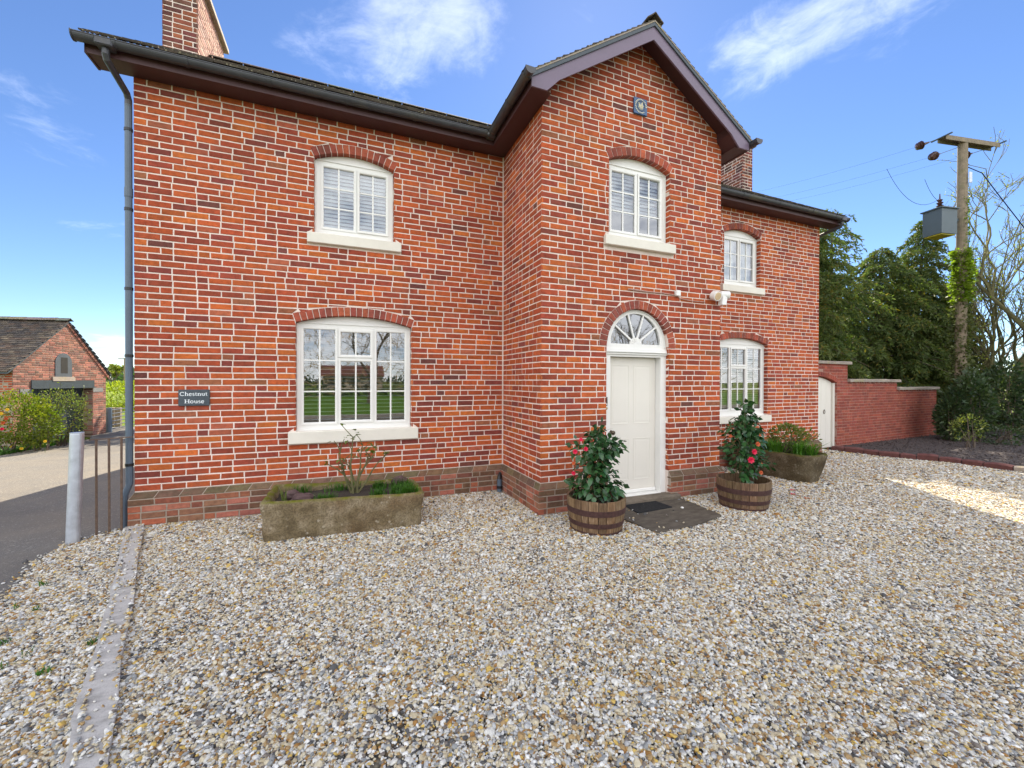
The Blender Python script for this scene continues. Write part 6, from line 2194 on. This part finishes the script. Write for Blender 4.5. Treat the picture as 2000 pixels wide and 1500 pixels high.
bare_tree('slender sapling between the pole and the coppiced tree', p.x, p.y, 6.4, 17, .33, 5, .055, 'bud', 1, .06, G4, stems=3)

# evergreen shrubs in and behind the bed
G5 = 'evergreen shrubs along the mulch bed'
def sh(u, v, d, rw, rh, n, mat, size, seed, label, aspect=.5, name='laurel_shrub', z0=0.06):
    p = at_depth(u, v, d)
    shrub(name, label, 'shrub', (p.x, p.y, p.z), (rw, rw * .8, rh), n, MT[mat], size, seed, G5, aspect=aspect, base=(p.x, p.y, z0))
sh(1862, 812, 11.6, .50, .75, 1700, 'darkleaf', .10, 51, 'dark evergreen shrub pressed against the end of the garden wall')
sh(1900, 790, 11.5, .60, .95, 2200, 'darkleaf', .11, 52, 'largest dark evergreen shrub under the ivy clad pole')
sh(1962, 775, 12.2, .75, 1.1, 2200, 'darkleaf', .11, 53, 'dark evergreen shrub below the straight trunked tree')
sh(2030, 790, 12.2, .85, 1.2, 1800, 'darkleaf', .11, 54, 'dark evergreen shrub at the far right edge')
sh(1955, 850, 11.0, .55, .38, 700, 'darkleaf', .07, 55, 'low sprawling shrub at the front of the mulch bed')
sh(1888, 835, 10.4, .42, .34, 420, 'shrub_grey', .06, 56, 'young thin stemmed shrub alone in the mulch bed', .45, 'young_shrub')
# a close boarded fence glimpsed between the shrubs
fn = thing('slat_fence', 'low slatted wooden fence glimpsed between the evergreen shrubs', 'fence', tuple(at_depth(1950, 860, 15.5)))
for k in range(26):
    p = at_depth(1840 + k * 9, 860, 16.0)
    obj('slat', MB().box(p.x - .035, p.y - .01, 0, p.x + .035, p.y + .01, 1.35 + rnd.uniform(-.02, .02)), MT['wood'], fn)

# ---------------------------------------------------------------- pole with transformer
PD = 12.0
pb = at_depth(1876, 745, PD)
PX, PY = pb.x, pb.y
ptop = at_depth(1873, 278, PD).z
pole = thing('utility_pole', 'tall weathered wooden pole carrying a grey transformer', 'utility pole', (PX, PY, 0))
MT['polewood'] = plain('pole_wood', (.21, .165, .115), .85, .3, 10, .4, dirt=((.13, .15, .05), .4))
obj('pole_shaft', MB().tube([(PX, PY, -.1), (PX, PY, ptop * .5), (PX, PY, ptop)], [.135, .122, .108], 16), MT['polewood'], pole, smooth=False)
ca = at_depth(1834, 262, PD - .15); cb_ = at_depth(1938, 287, PD + .25)
cdv = Vector((cb_.x - ca.x, cb_.y - ca.y, 0)); cdl = cdv.length; cdv.normalize()
cc0 = Vector((PX, PY, ptop + .02)) - cdv * cdl * .38
sd = Vector((-cdv.y, cdv.x, 0))
m = MB()
m.obox(cc0 - sd * .11, cdv * cdl, sd * .22, (0, 0, .025))
m.obox(cc0 - sd * .11 - Vector((0, 0, .10)), cdv * cdl, sd * .02, (0, 0, .10))
m.obox(cc0 + sd * .09 - Vector((0, 0, .10)), cdv * cdl, sd * .02, (0, 0, .10))
obj('cross_arm', m, MT['polewood'], pole)
for e in (0, 1):
    c = cc0 + cdv * cdl * e
    obj('arm_bracket', MB().obox(c - sd * .24 - cdv * .02, sd * .50, cdv * .04, (0, 0, .03)), MT['grey_metal'], pole)
toward = (at_depth(1500, 420, 20) - Vector((PX, PY, ptop)))
toward.z = 0; toward.normalize()
def insulator(u, v, d, att):
    c = at_depth(u, v, d)
    m = MB()
    ax = (att - c).normalized()
    pts = []; rr_ = []
    for (s, r) in ((-.16, .02), (-.14, .05), (-.12, .10), (-.10, .05), (-.07, .11), (-.05, .05), (-.02, .12), (.0, .05), (.05, .04), (.18, .02)):
        pts.append(c + ax * s); rr_.append(r)
    m.tube(pts, rr_, 12)
    obj('insulator', m, MT['terr'], pole)
    w = MB().tube([c + ax * .18, att], .009, 5)
    obj('strain_link', w, MT['grey_metal'], pole)
    return c - ax * .16
w1 = insulator(1801, 283, 11.9, cc0 + Vector((0, 0, .01)))
w2 = insulator(1826, 304, 11.8, Vector((PX, PY, ptop - .12)))
w3 = insulator(1888, 303, 12.15, cc0 + cdv * cdl + Vector((0, 0, 0)))
# transformer box
tb = at_depth(1835, 436, 11.85)
tx, ty, tz = tb.x, tb.y, tb.z
m = MB()
tu = cdv; tv = sd
o0 = Vector((tx, ty, tz)) - tu * .26 - tv * .22 - Vector((0, 0, .36))
m.obox(o0, tu * .56, tv * .46, (0, 0, .70))
tbx = obj('transformer_tank', m, MT['grey_metal'], pole)
obj('tank_lid', MB().obox(o0 + Vector((0, 0, .702)) - tu * .04 - tv * .04, tu * .64, tv * .54, (0, 0, .03)), MT['grey_metal'], tbx)
MT['yellow_base'] = plain('yellow_tank_base', (.42, .36, .03), .6, .15, 8)
obj('tank_base', MB().obox(o0 - Vector((0, 0, .03)) + tu * .03 + tv * .03, tu * .50, tv * .40, (0, 0, .028)), MT['yellow_base'], tbx)
for k in range(4):
    obj('cooling_fin', MB().obox(o0 + tu * (.565) + tv * (.06 + k * .10) + Vector((0, 0, .08)), tu * .07, tv * .02, (0, 0, .54)), MT['grey_metal'], tbx)
obj('tank_hanger', MB().obox(Vector((tx, ty, tz + .1)) + tu * .25, Vector((PX - tx, PY - ty, 0)) - tu * .25, tv * .06, (0, 0, .08)), MT['grey_metal'], tbx)
for (a, b) in ((.14, .14), (.38, .30)):
    c = o0 + tu * a + tv * b + Vector((0, 0, .73))
    obj('bushing', MB().lathe([(.06, c.z), (.04, c.z + .04), (.085, c.z + .08), (.036, c.z + .11), (.078, c.z + .16), (.034, c.z + .19), (.065, c.z + .24), (.02, c.z + .27), (.012, c.z + .42)], c.x, c.y, 12), MT['terr'], tbx)
obj('pole_sign', MB().obox(Vector((PX, PY, ptop - 1.25)) + Vector((-.04, -.165, 0)), (.09, -.02, 0), (0, .02, 0), (0, 0, .30)), MT['steel'], pole)
def wire(label, pts, r=.006):
    tag(obj('overhead_wire', MB().tube(pts, r, 4), MT['matte_black']), label, 'wire', 'overhead wires at the pole')
def sag(a, b, s, n=12):
    return [a.lerp(b, i / n) - Vector((0, 0, 4 * s * (i / n) * (1 - i / n))) for i in range(n + 1)]
far = at_depth(1300, 395, 34)
wire('thin overhead wire leaving the left end insulator', sag(w1, far, .5), .0022)
wire('thin overhead wire leaving the middle insulator', sag(w2, far + Vector((1.2, -.4, -.3)), .5), .0022)
wire('thin overhead wire leaving the right hand insulator', sag(w3, far + Vector((2.4, -.8, -.6)), .5), .0022)
c1 = at_depth(1732, 330, 13.0); c2_ = o0 + tu * .14 + tv * .14 + Vector((0, 0, 1.02))
wire('drooping jumper wire down to the transformer', sag(c1, c2_, .55), .005)
c3 = at_depth(1806, 350, 12.6)
wire('short jumper wire hanging beside the pole down to the transformer', sag(c3, o0 + tu * .38 + tv * .30 + Vector((0, 0, 1.02)), .12), .005)
wire('thick stay wire running down from the pole into the trees', [Vector((PX, PY, ptop - .7)) + cdv * .14, at_depth(1918, 338, 11.8), at_depth(1950, 380, 11.6), at_depth(2020, 470, 11.2)], .011)
# ivy on the pole
rs = np.random.RandomState(61)
n = 4200
ztop_ = at_depth(1876, 488, PD).z; zmid_ = at_depth(1876, 590, PD).z
zz = np.concatenate([rs.uniform(zmid_, ztop_, 2000), rs.uniform(.3, zmid_, 2200)])
an = rs.uniform(0, 2 * PI, n)
rad = .10 + rs.gamma(2, .028, n) * (1 + .9 * np.sin(zz * 5.1 + 2 * np.sin(an * 2)) * np.sin(zz * 2.3 + an))
ip = np.stack([PX + np.cos(an) * rad, PY + np.sin(an) * rad, zz], 1)
iv = thing('pole_ivy', 'bright green ivy wrapped round the wooden pole', 'ivy', (PX, PY, 1.0))
dn = np.stack([np.cos(an), np.sin(an), rs.uniform(-.8, .3, n)], 1)
leafcloud('foliage', ip[:2000], dn[:2000], MT['ivy'], .085, iv, rs=rs, aspect=.8, kind='stuff')
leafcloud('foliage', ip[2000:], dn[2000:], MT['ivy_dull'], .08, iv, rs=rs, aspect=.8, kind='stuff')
n2 = 160
zz = rs.uniform(at_depth(1876, 488, PD).z, ptop - 1.6, n2) 
an = rs.uniform(-2.4, .4, n2)
leafcloud('foliage', np.stack([PX + np.cos(an) * .12, PY + np.sin(an) * .12, zz], 1), np.stack([np.cos(an), np.sin(an), rs.uniform(-.8, .3, n2)], 1), MT['ivy'], .06, iv, rs=rs, aspect=.8, kind='stuff')

# ---------------------------------------------------------------- left: shrubs, verge, gate, hedge, far tree
G6 = 'shrubs in front of the garage'
def shl(name, label, u, v, d, r, n, mat, size, seed, aspect=.5, lumps=9, warm=.35):
    p = at_depth(u, v, d)
    return shrub(name, label, 'shrub', tuple(p), r, n, MT[mat], size, seed, G6, lumps=lumps, aspect=aspect, warm=warm, base=(p.x, p.y, max(0, p.z - r[2] - .1)))
shl('flowering_shrub', 'dense yellow green shrub at the left edge before the garage', 30, 822, 9.7, (.70, .55, .72), 4200, 'shrub', .062, 71)
shl('flowering_shrub', 'rounded green shrub next to the garage doorway', 78, 830, 9.9, (.42, .40, .62), 1900, 'shrub', .06, 72)
tw = shl('sage_shrub', 'open upright shrub with small grey green leaves covering the garage opening', 118, 812, 10.6, (.60, .34, .70), 2300, 'shrub_grey', .045, 73, .55, 12)
m = MB()
rs_ = random.Random(9)
tp_ = []
for k in range(16):
    a = at_depth(85 + k * 5.2, 800, 10.55); b = at_depth(80 + k * 5.9 + rs_.uniform(-6, 10), 742 + rs_.uniform(0, 45), 10.5)
    m.tube([a, a.lerp(b, .5) + Vector((0, rs_.uniform(-.03, .03), 0)), b], [.008, .006, .003], 4)
    for j in range(22):
        tp_.append(list(a.lerp(b, rs_.uniform(0, 1)) + Vector((rs_.gauss(0, .025), rs_.gauss(0, .025), rs_.gauss(0, .025)))))
obj('twigs', m, MT['bark_green'], tw)
leafcloud('twig_leaves', np.array(tp_), np.random.RandomState(3).normal(0, 1, (len(tp_), 3)), MT['shrub_grey'], .045, tw, aspect=.6)
for k, (u, v, c) in enumerate(((4, 838, 'petal'), (12, 818, 'petal_orange'), (2, 808, 'yellow'), (14, 800, 'yellow'), (6, 826, 'petal_orange'))):
    p = at_depth(u, v, 8.9)
    bl = thing('bloom', {0: 'pink red bloom lowest at the left edge of the shrub', 1: 'orange bloom right of the pink one in the left shrub', 2: 'yellow bloom at the very edge of the left shrub', 3: 'highest yellow bloom in the left shrub', 4: 'faded orange bloom between the pink and yellow ones'}[k], 'flower', tuple(p))
    flower(bl, p, CP - p, .036, c, 'petals')
# grass verge under the shrubs
rs = np.random.RandomState(81)
vp = []
for k in range(2600):
    u = rs.uniform(-30, 165); v0 = np.interp(u, [-30, 0, 130, 165], [893, 890, 866, 858]); v = v0 - rs.uniform(0, 1) ** 1.6 * 22
    p = ground_at(u, v, .0)
    vp.append((p.x, p.y, -.005))
tag(grass_blades('verge_grass', vp, MT['grassblade'], .11, .014, .9, kind='stuff', seed=82), 'strip of green verge grass under the shrubs by the drive', 'grass')
m = MB()
vq = [ground_at(u, v, .0) for u, v in ((-60, 897), (0, 889), (130, 864), (168, 857), (130, 850), (0, 858), (-60, 864))]
m.add([(p.x, p.y, .006) for p in vq], [tuple(range(len(vq)))])
obj('verge', m, MT['soil'], kind='structure')
for k, (u, v) in enumerate(((22, 872), (42, 876), (88, 862))):
    p = at_depth(u, v, 9.6)
    bl = thing('daffodil', {0: 'leftmost pale flower standing in the verge grass', 1: 'yellow flower in the verge grass nearest the drive', 2: 'yellow flower in the verge grass below the sage shrub'}[k], 'flower', (p.x, p.y, 0))
    obj('stem', MB().tube([(p.x, p.y, 0), tuple(p)], .004, 4), MT['grassblade'], bl)
    flower(bl, p, CP - p, .035, 'yellow', 'petals')

# field gate beyond the garage
fg = thing('field_gate', 'grey metal field gate hung from a blue grey post beyond the garage', 'gate', (-4.8, 12, 0))
gpx = lambda u, v: CP + ray(u, v) * ((-4.8 - CP.x) / ray(u, v).x)
a = gpx(213, 845); ytop = gpx(213, 799).z
obj('gate_post', MB().tube([(-4.8, a.y, -.05), (-4.8, a.y, ytop + .04)], .075, 12), MT['pipe'], fg)
b_y = a.y + 3.2
for k in range(6):
    z = .10 + (ytop - .14) * k / 5
    obj('rail', MB().tube([(-4.8, a.y + .08, z), (-4.8, b_y, z)], .018, 6), MT['gutter'], fg)
for yy in (a.y + .10, a.y + 1.1, a.y + 2.2, b_y):
    obj('stile', MB().tube([(-4.8, yy, .08), (-4.8, yy, ytop)], .018, 6), MT['gutter'], fg)
for k, (u, lab) in enumerate(((218.5, 'dark timber post behind the hinge of the field gate'), (231, 'stout dark timber post seen through the middle of the field gate'))):
    p = at_depth(u, 835, 15.5)
    q = thing('timber_post', lab, 'post', (p.x, p.y, 0))
    obj('post_body', MB().box(p.x - .085, p.y - .085, -.05, p.x + .085, p.y + .085, at_depth(u, 796, 15.5).z, bev=.015), MT['wood'], q)
p = at_depth(232, 780, 24)
shrub('field_hedge', 'bright sunlit yellow green hedge in the field beyond the gate', 'hedge', (p.x, p.y, .75), (3.0, 1.4, .85), 7000, MT['hedge'], .13, 91, base=(p.x, p.y, -.05), lumps=14)
p = at_depth(216, 752, 75)
bare_tree('wide crowned field tree seen beyond the garage roof', p.x, p.y, 5.6, 23, .60, 5, .22, 'bud', 3, .35, first=.34, name='field_tree')
p = at_depth(244, 745, 48)
fpz = at_depth(247, 699, 48).z
fp_ = thing('far_pole', 'distant thin utility pole with a short cross arm beyond the field', 'utility pole', (p.x, p.y, 0))
obj('pole_shaft', MB().tube([(p.x, p.y, -.1), (p.x, p.y, fpz)], [.13, .10], 8), MT['polewood'], fp_)
obj('cross_arm', MB().box(p.x - .6, p.y - .05, fpz - .15, p.x + .6, p.y + .05, fpz - .05), MT['polewood'], fp_)
# distant tree belts on the horizon
rs = np.random.RandomState(95)
P = []; D = []
for k in range(90):
    th_ = rs.uniform(-1.2, 1.45); dist = rs.uniform(220, 330)
    c = np.array([CP.x + dist * math.sin(th_), CP.y + dist * math.cos(th_), rs.uniform(1, 3)])
    q = rs.normal(0, 1, (60, 3)); q /= np.linalg.norm(q, axis=1)[:, None]
    P.append(c + q * np.array([9, 9, 4.0]) * rs.uniform(.5, 1.1)); D.append(q)
P = np.concatenate(P); P[:, 2] = np.maximum(P[:, 2], 0)
tag(leafcloud('far_woods', P, np.concatenate(D), MT['darkleaf'], 3.2, rs=rs, aspect=.9, kind='stuff'), 'low band of distant woods along the horizon', 'woods')

# ---------------------------------------------------------------- places behind the house and behind the photographer (seen in panes, or casting the shade)
def leafy_tree(label, x, y, H, R, n, seed, mat='darkleaf', size=.22, group='trees behind the house'):
    rs = np.random.RandomState(seed)
    t = thing('garden_tree', label, 'tree', (x, y, 0), group)
    obj('trunk', MB().tube([(x, y, -.1), (x + .1, y, H * .35), (x, y, H * .8)], [.2, .15, .05], 8), MT['bark'], t)
    p, q = ellipsoid_pts(rs, n, (x, y, H * .60), (R, R, H * .42), .3, 10)
    leafcloud('crown', p, q, MT[mat], size, t, rs=rs, aspect=.7)
leafy_tree('dense garden tree behind the left end of the house', -.6, 14.6, 7.0, 2.1, 3500, 101)
leafy_tree('second garden tree behind the house, left of the first', 2.6, 17.5, 7.2, 2.3, 3500, 102)
G7 = 'trees across the lawn facing the house'
k = 0
for (x, y, h, s) in ((-6, -30, 11, 1), (-1.5, -24, 9.5, 2), (4, -27, 11, 3), (8.5, -23, 9, 4), (14, -29, 11, 5), (21, -26, 10, 6), (30, -31, 11, 7)):
    bare_tree(['bare lawn tree furthest left across the road', 'bare lawn tree nearest the drive end', 'tall bare lawn tree opposite the front door', 'shorter bare lawn tree opposite the porch', 'tall bare lawn tree opposite the far wing', 'bare lawn tree right of the far wing', 'bare lawn tree furthest right'][k], x, y, h, 200 + s, .5, 5, .2, None, group=G7, name='lawn_tree', mat='bark')
    k += 1
for k, (x, y, w) in enumerate(((-14, -78, 12), (4, -82, 11), (22, -77, 13))):
    b = thing('bungalow', ['white gabled bungalow at the left across the lawn', 'red brick bungalow in the middle across the lawn', 'long pale bungalow at the right across the lawn'][k], 'house', (x, y, 0), 'houses across the lawn')
    obj('wall', MB().box(x - w / 2, y - 4, 0, x + w / 2, y, 2.6), MT['coping'] if k == 1 else MT['sill'], b)
    obj('roof', MB().prism([(x - w / 2 - .4, y + .4, 2.6), (x - w / 2 - .4, y - 4.4, 2.6), (x - w / 2 - .4, y - 2, 4.9)], (w + .8, 0, 0)), MT['red_kerb'], b)
    for j in range(3):
        xx = x - w / 3 + j * w / 3
        obj('window', MB().box(xx - .8, y + .005, .9, xx + .8, y + .04, 2.1), MT['black'], b)
rs = np.random.RandomState(111)
P, Q = ellipsoid_pts(rs, 9000, (10, -46, .9), (60, 1.2, 1.3), .2, 20)
hd_ = tag(leafcloud('boundary_hedge', P, Q, MT['darkleaf'], .35, rs=rs, aspect=.8, kind='stuff'), 'long dark boundary hedge across the lawn', 'hedge')
rs = np.random.RandomState(117)
P, Q = ellipsoid_pts(rs, 6500, (8, -41, 4.2), (60, 2.5, 4.6), .1, 30)
P[:, 2] = np.maximum(P[:, 2], .2)
MT['twig'] = plain('bare_twig', (.34, .245, .13), .9, .3, 10)
tag(leafcloud('bare_thicket', P, Q * .4 + np.array([0, 0, .8]), MT['twig'], 1.3, rs=rs, aspect=.05, kind='stuff'), 'tall bare brown thicket behind the lawn trees', 'thicket')

rs = np.random.RandomState(131)
n = 9000
cx_ = rs.uniform(13.5, 21, n); cy_ = rs.uniform(-4.5, .95, n)
ok_ = (cx_ > 13.62 + np.clip(-.55 - cy_, 0, 10) * .42) 
ok_ &= ~((cy_ > .5 + (cx_ - 12) * .07))
P = np.stack([cx_[ok_], cy_[ok_], rs.uniform(.066, .085, ok_.sum())], 1)
D = np.stack([rs.normal(0, 1, len(P)), rs.normal(0, 1, len(P)), rs.normal(0, .25, len(P))], 1)
MT['chip'] = leaf_mat('slate_chip', (.052, .040, .038), (.100, .078, .068), .8, 0.0, .3, 7)
tag(leafcloud('mulch_chips', P, D, MT['chip'], .038, rs=rs, aspect=.6, kind='stuff', jitter=.1), 'loose dark bark chips lying on the planting bed', 'bark chips')
n = 260
P = []
for k in range(n):
    p = ground_at(rs.uniform(0, 2000), 905 + 590 * rs.uniform(0, 1) ** 1.8, .022)
    if -.2 < p.x < 13 and p.y < -.2 and not (X1 - .1 < p.x < XB + .1 and p.y > YB - .1):
        P.append((p.x, p.y, .024))
P = np.array(P)
D = np.stack([rs.normal(0, 1, len(P)), rs.normal(0, 1, len(P)), rs.normal(0, .15, len(P))], 1)
MT['litter'] = leaf_mat('dry_leaf', (.13, .075, .035), (.20, .12, .05), .8, 0.1, .2, 7)
tag(leafcloud('leaf_litter', P, D, MT['litter'], .032, rs=rs, aspect=.45, kind='stuff', jitter=.1), 'small dry brown leaves scattered on the gravel', 'dry leaves')
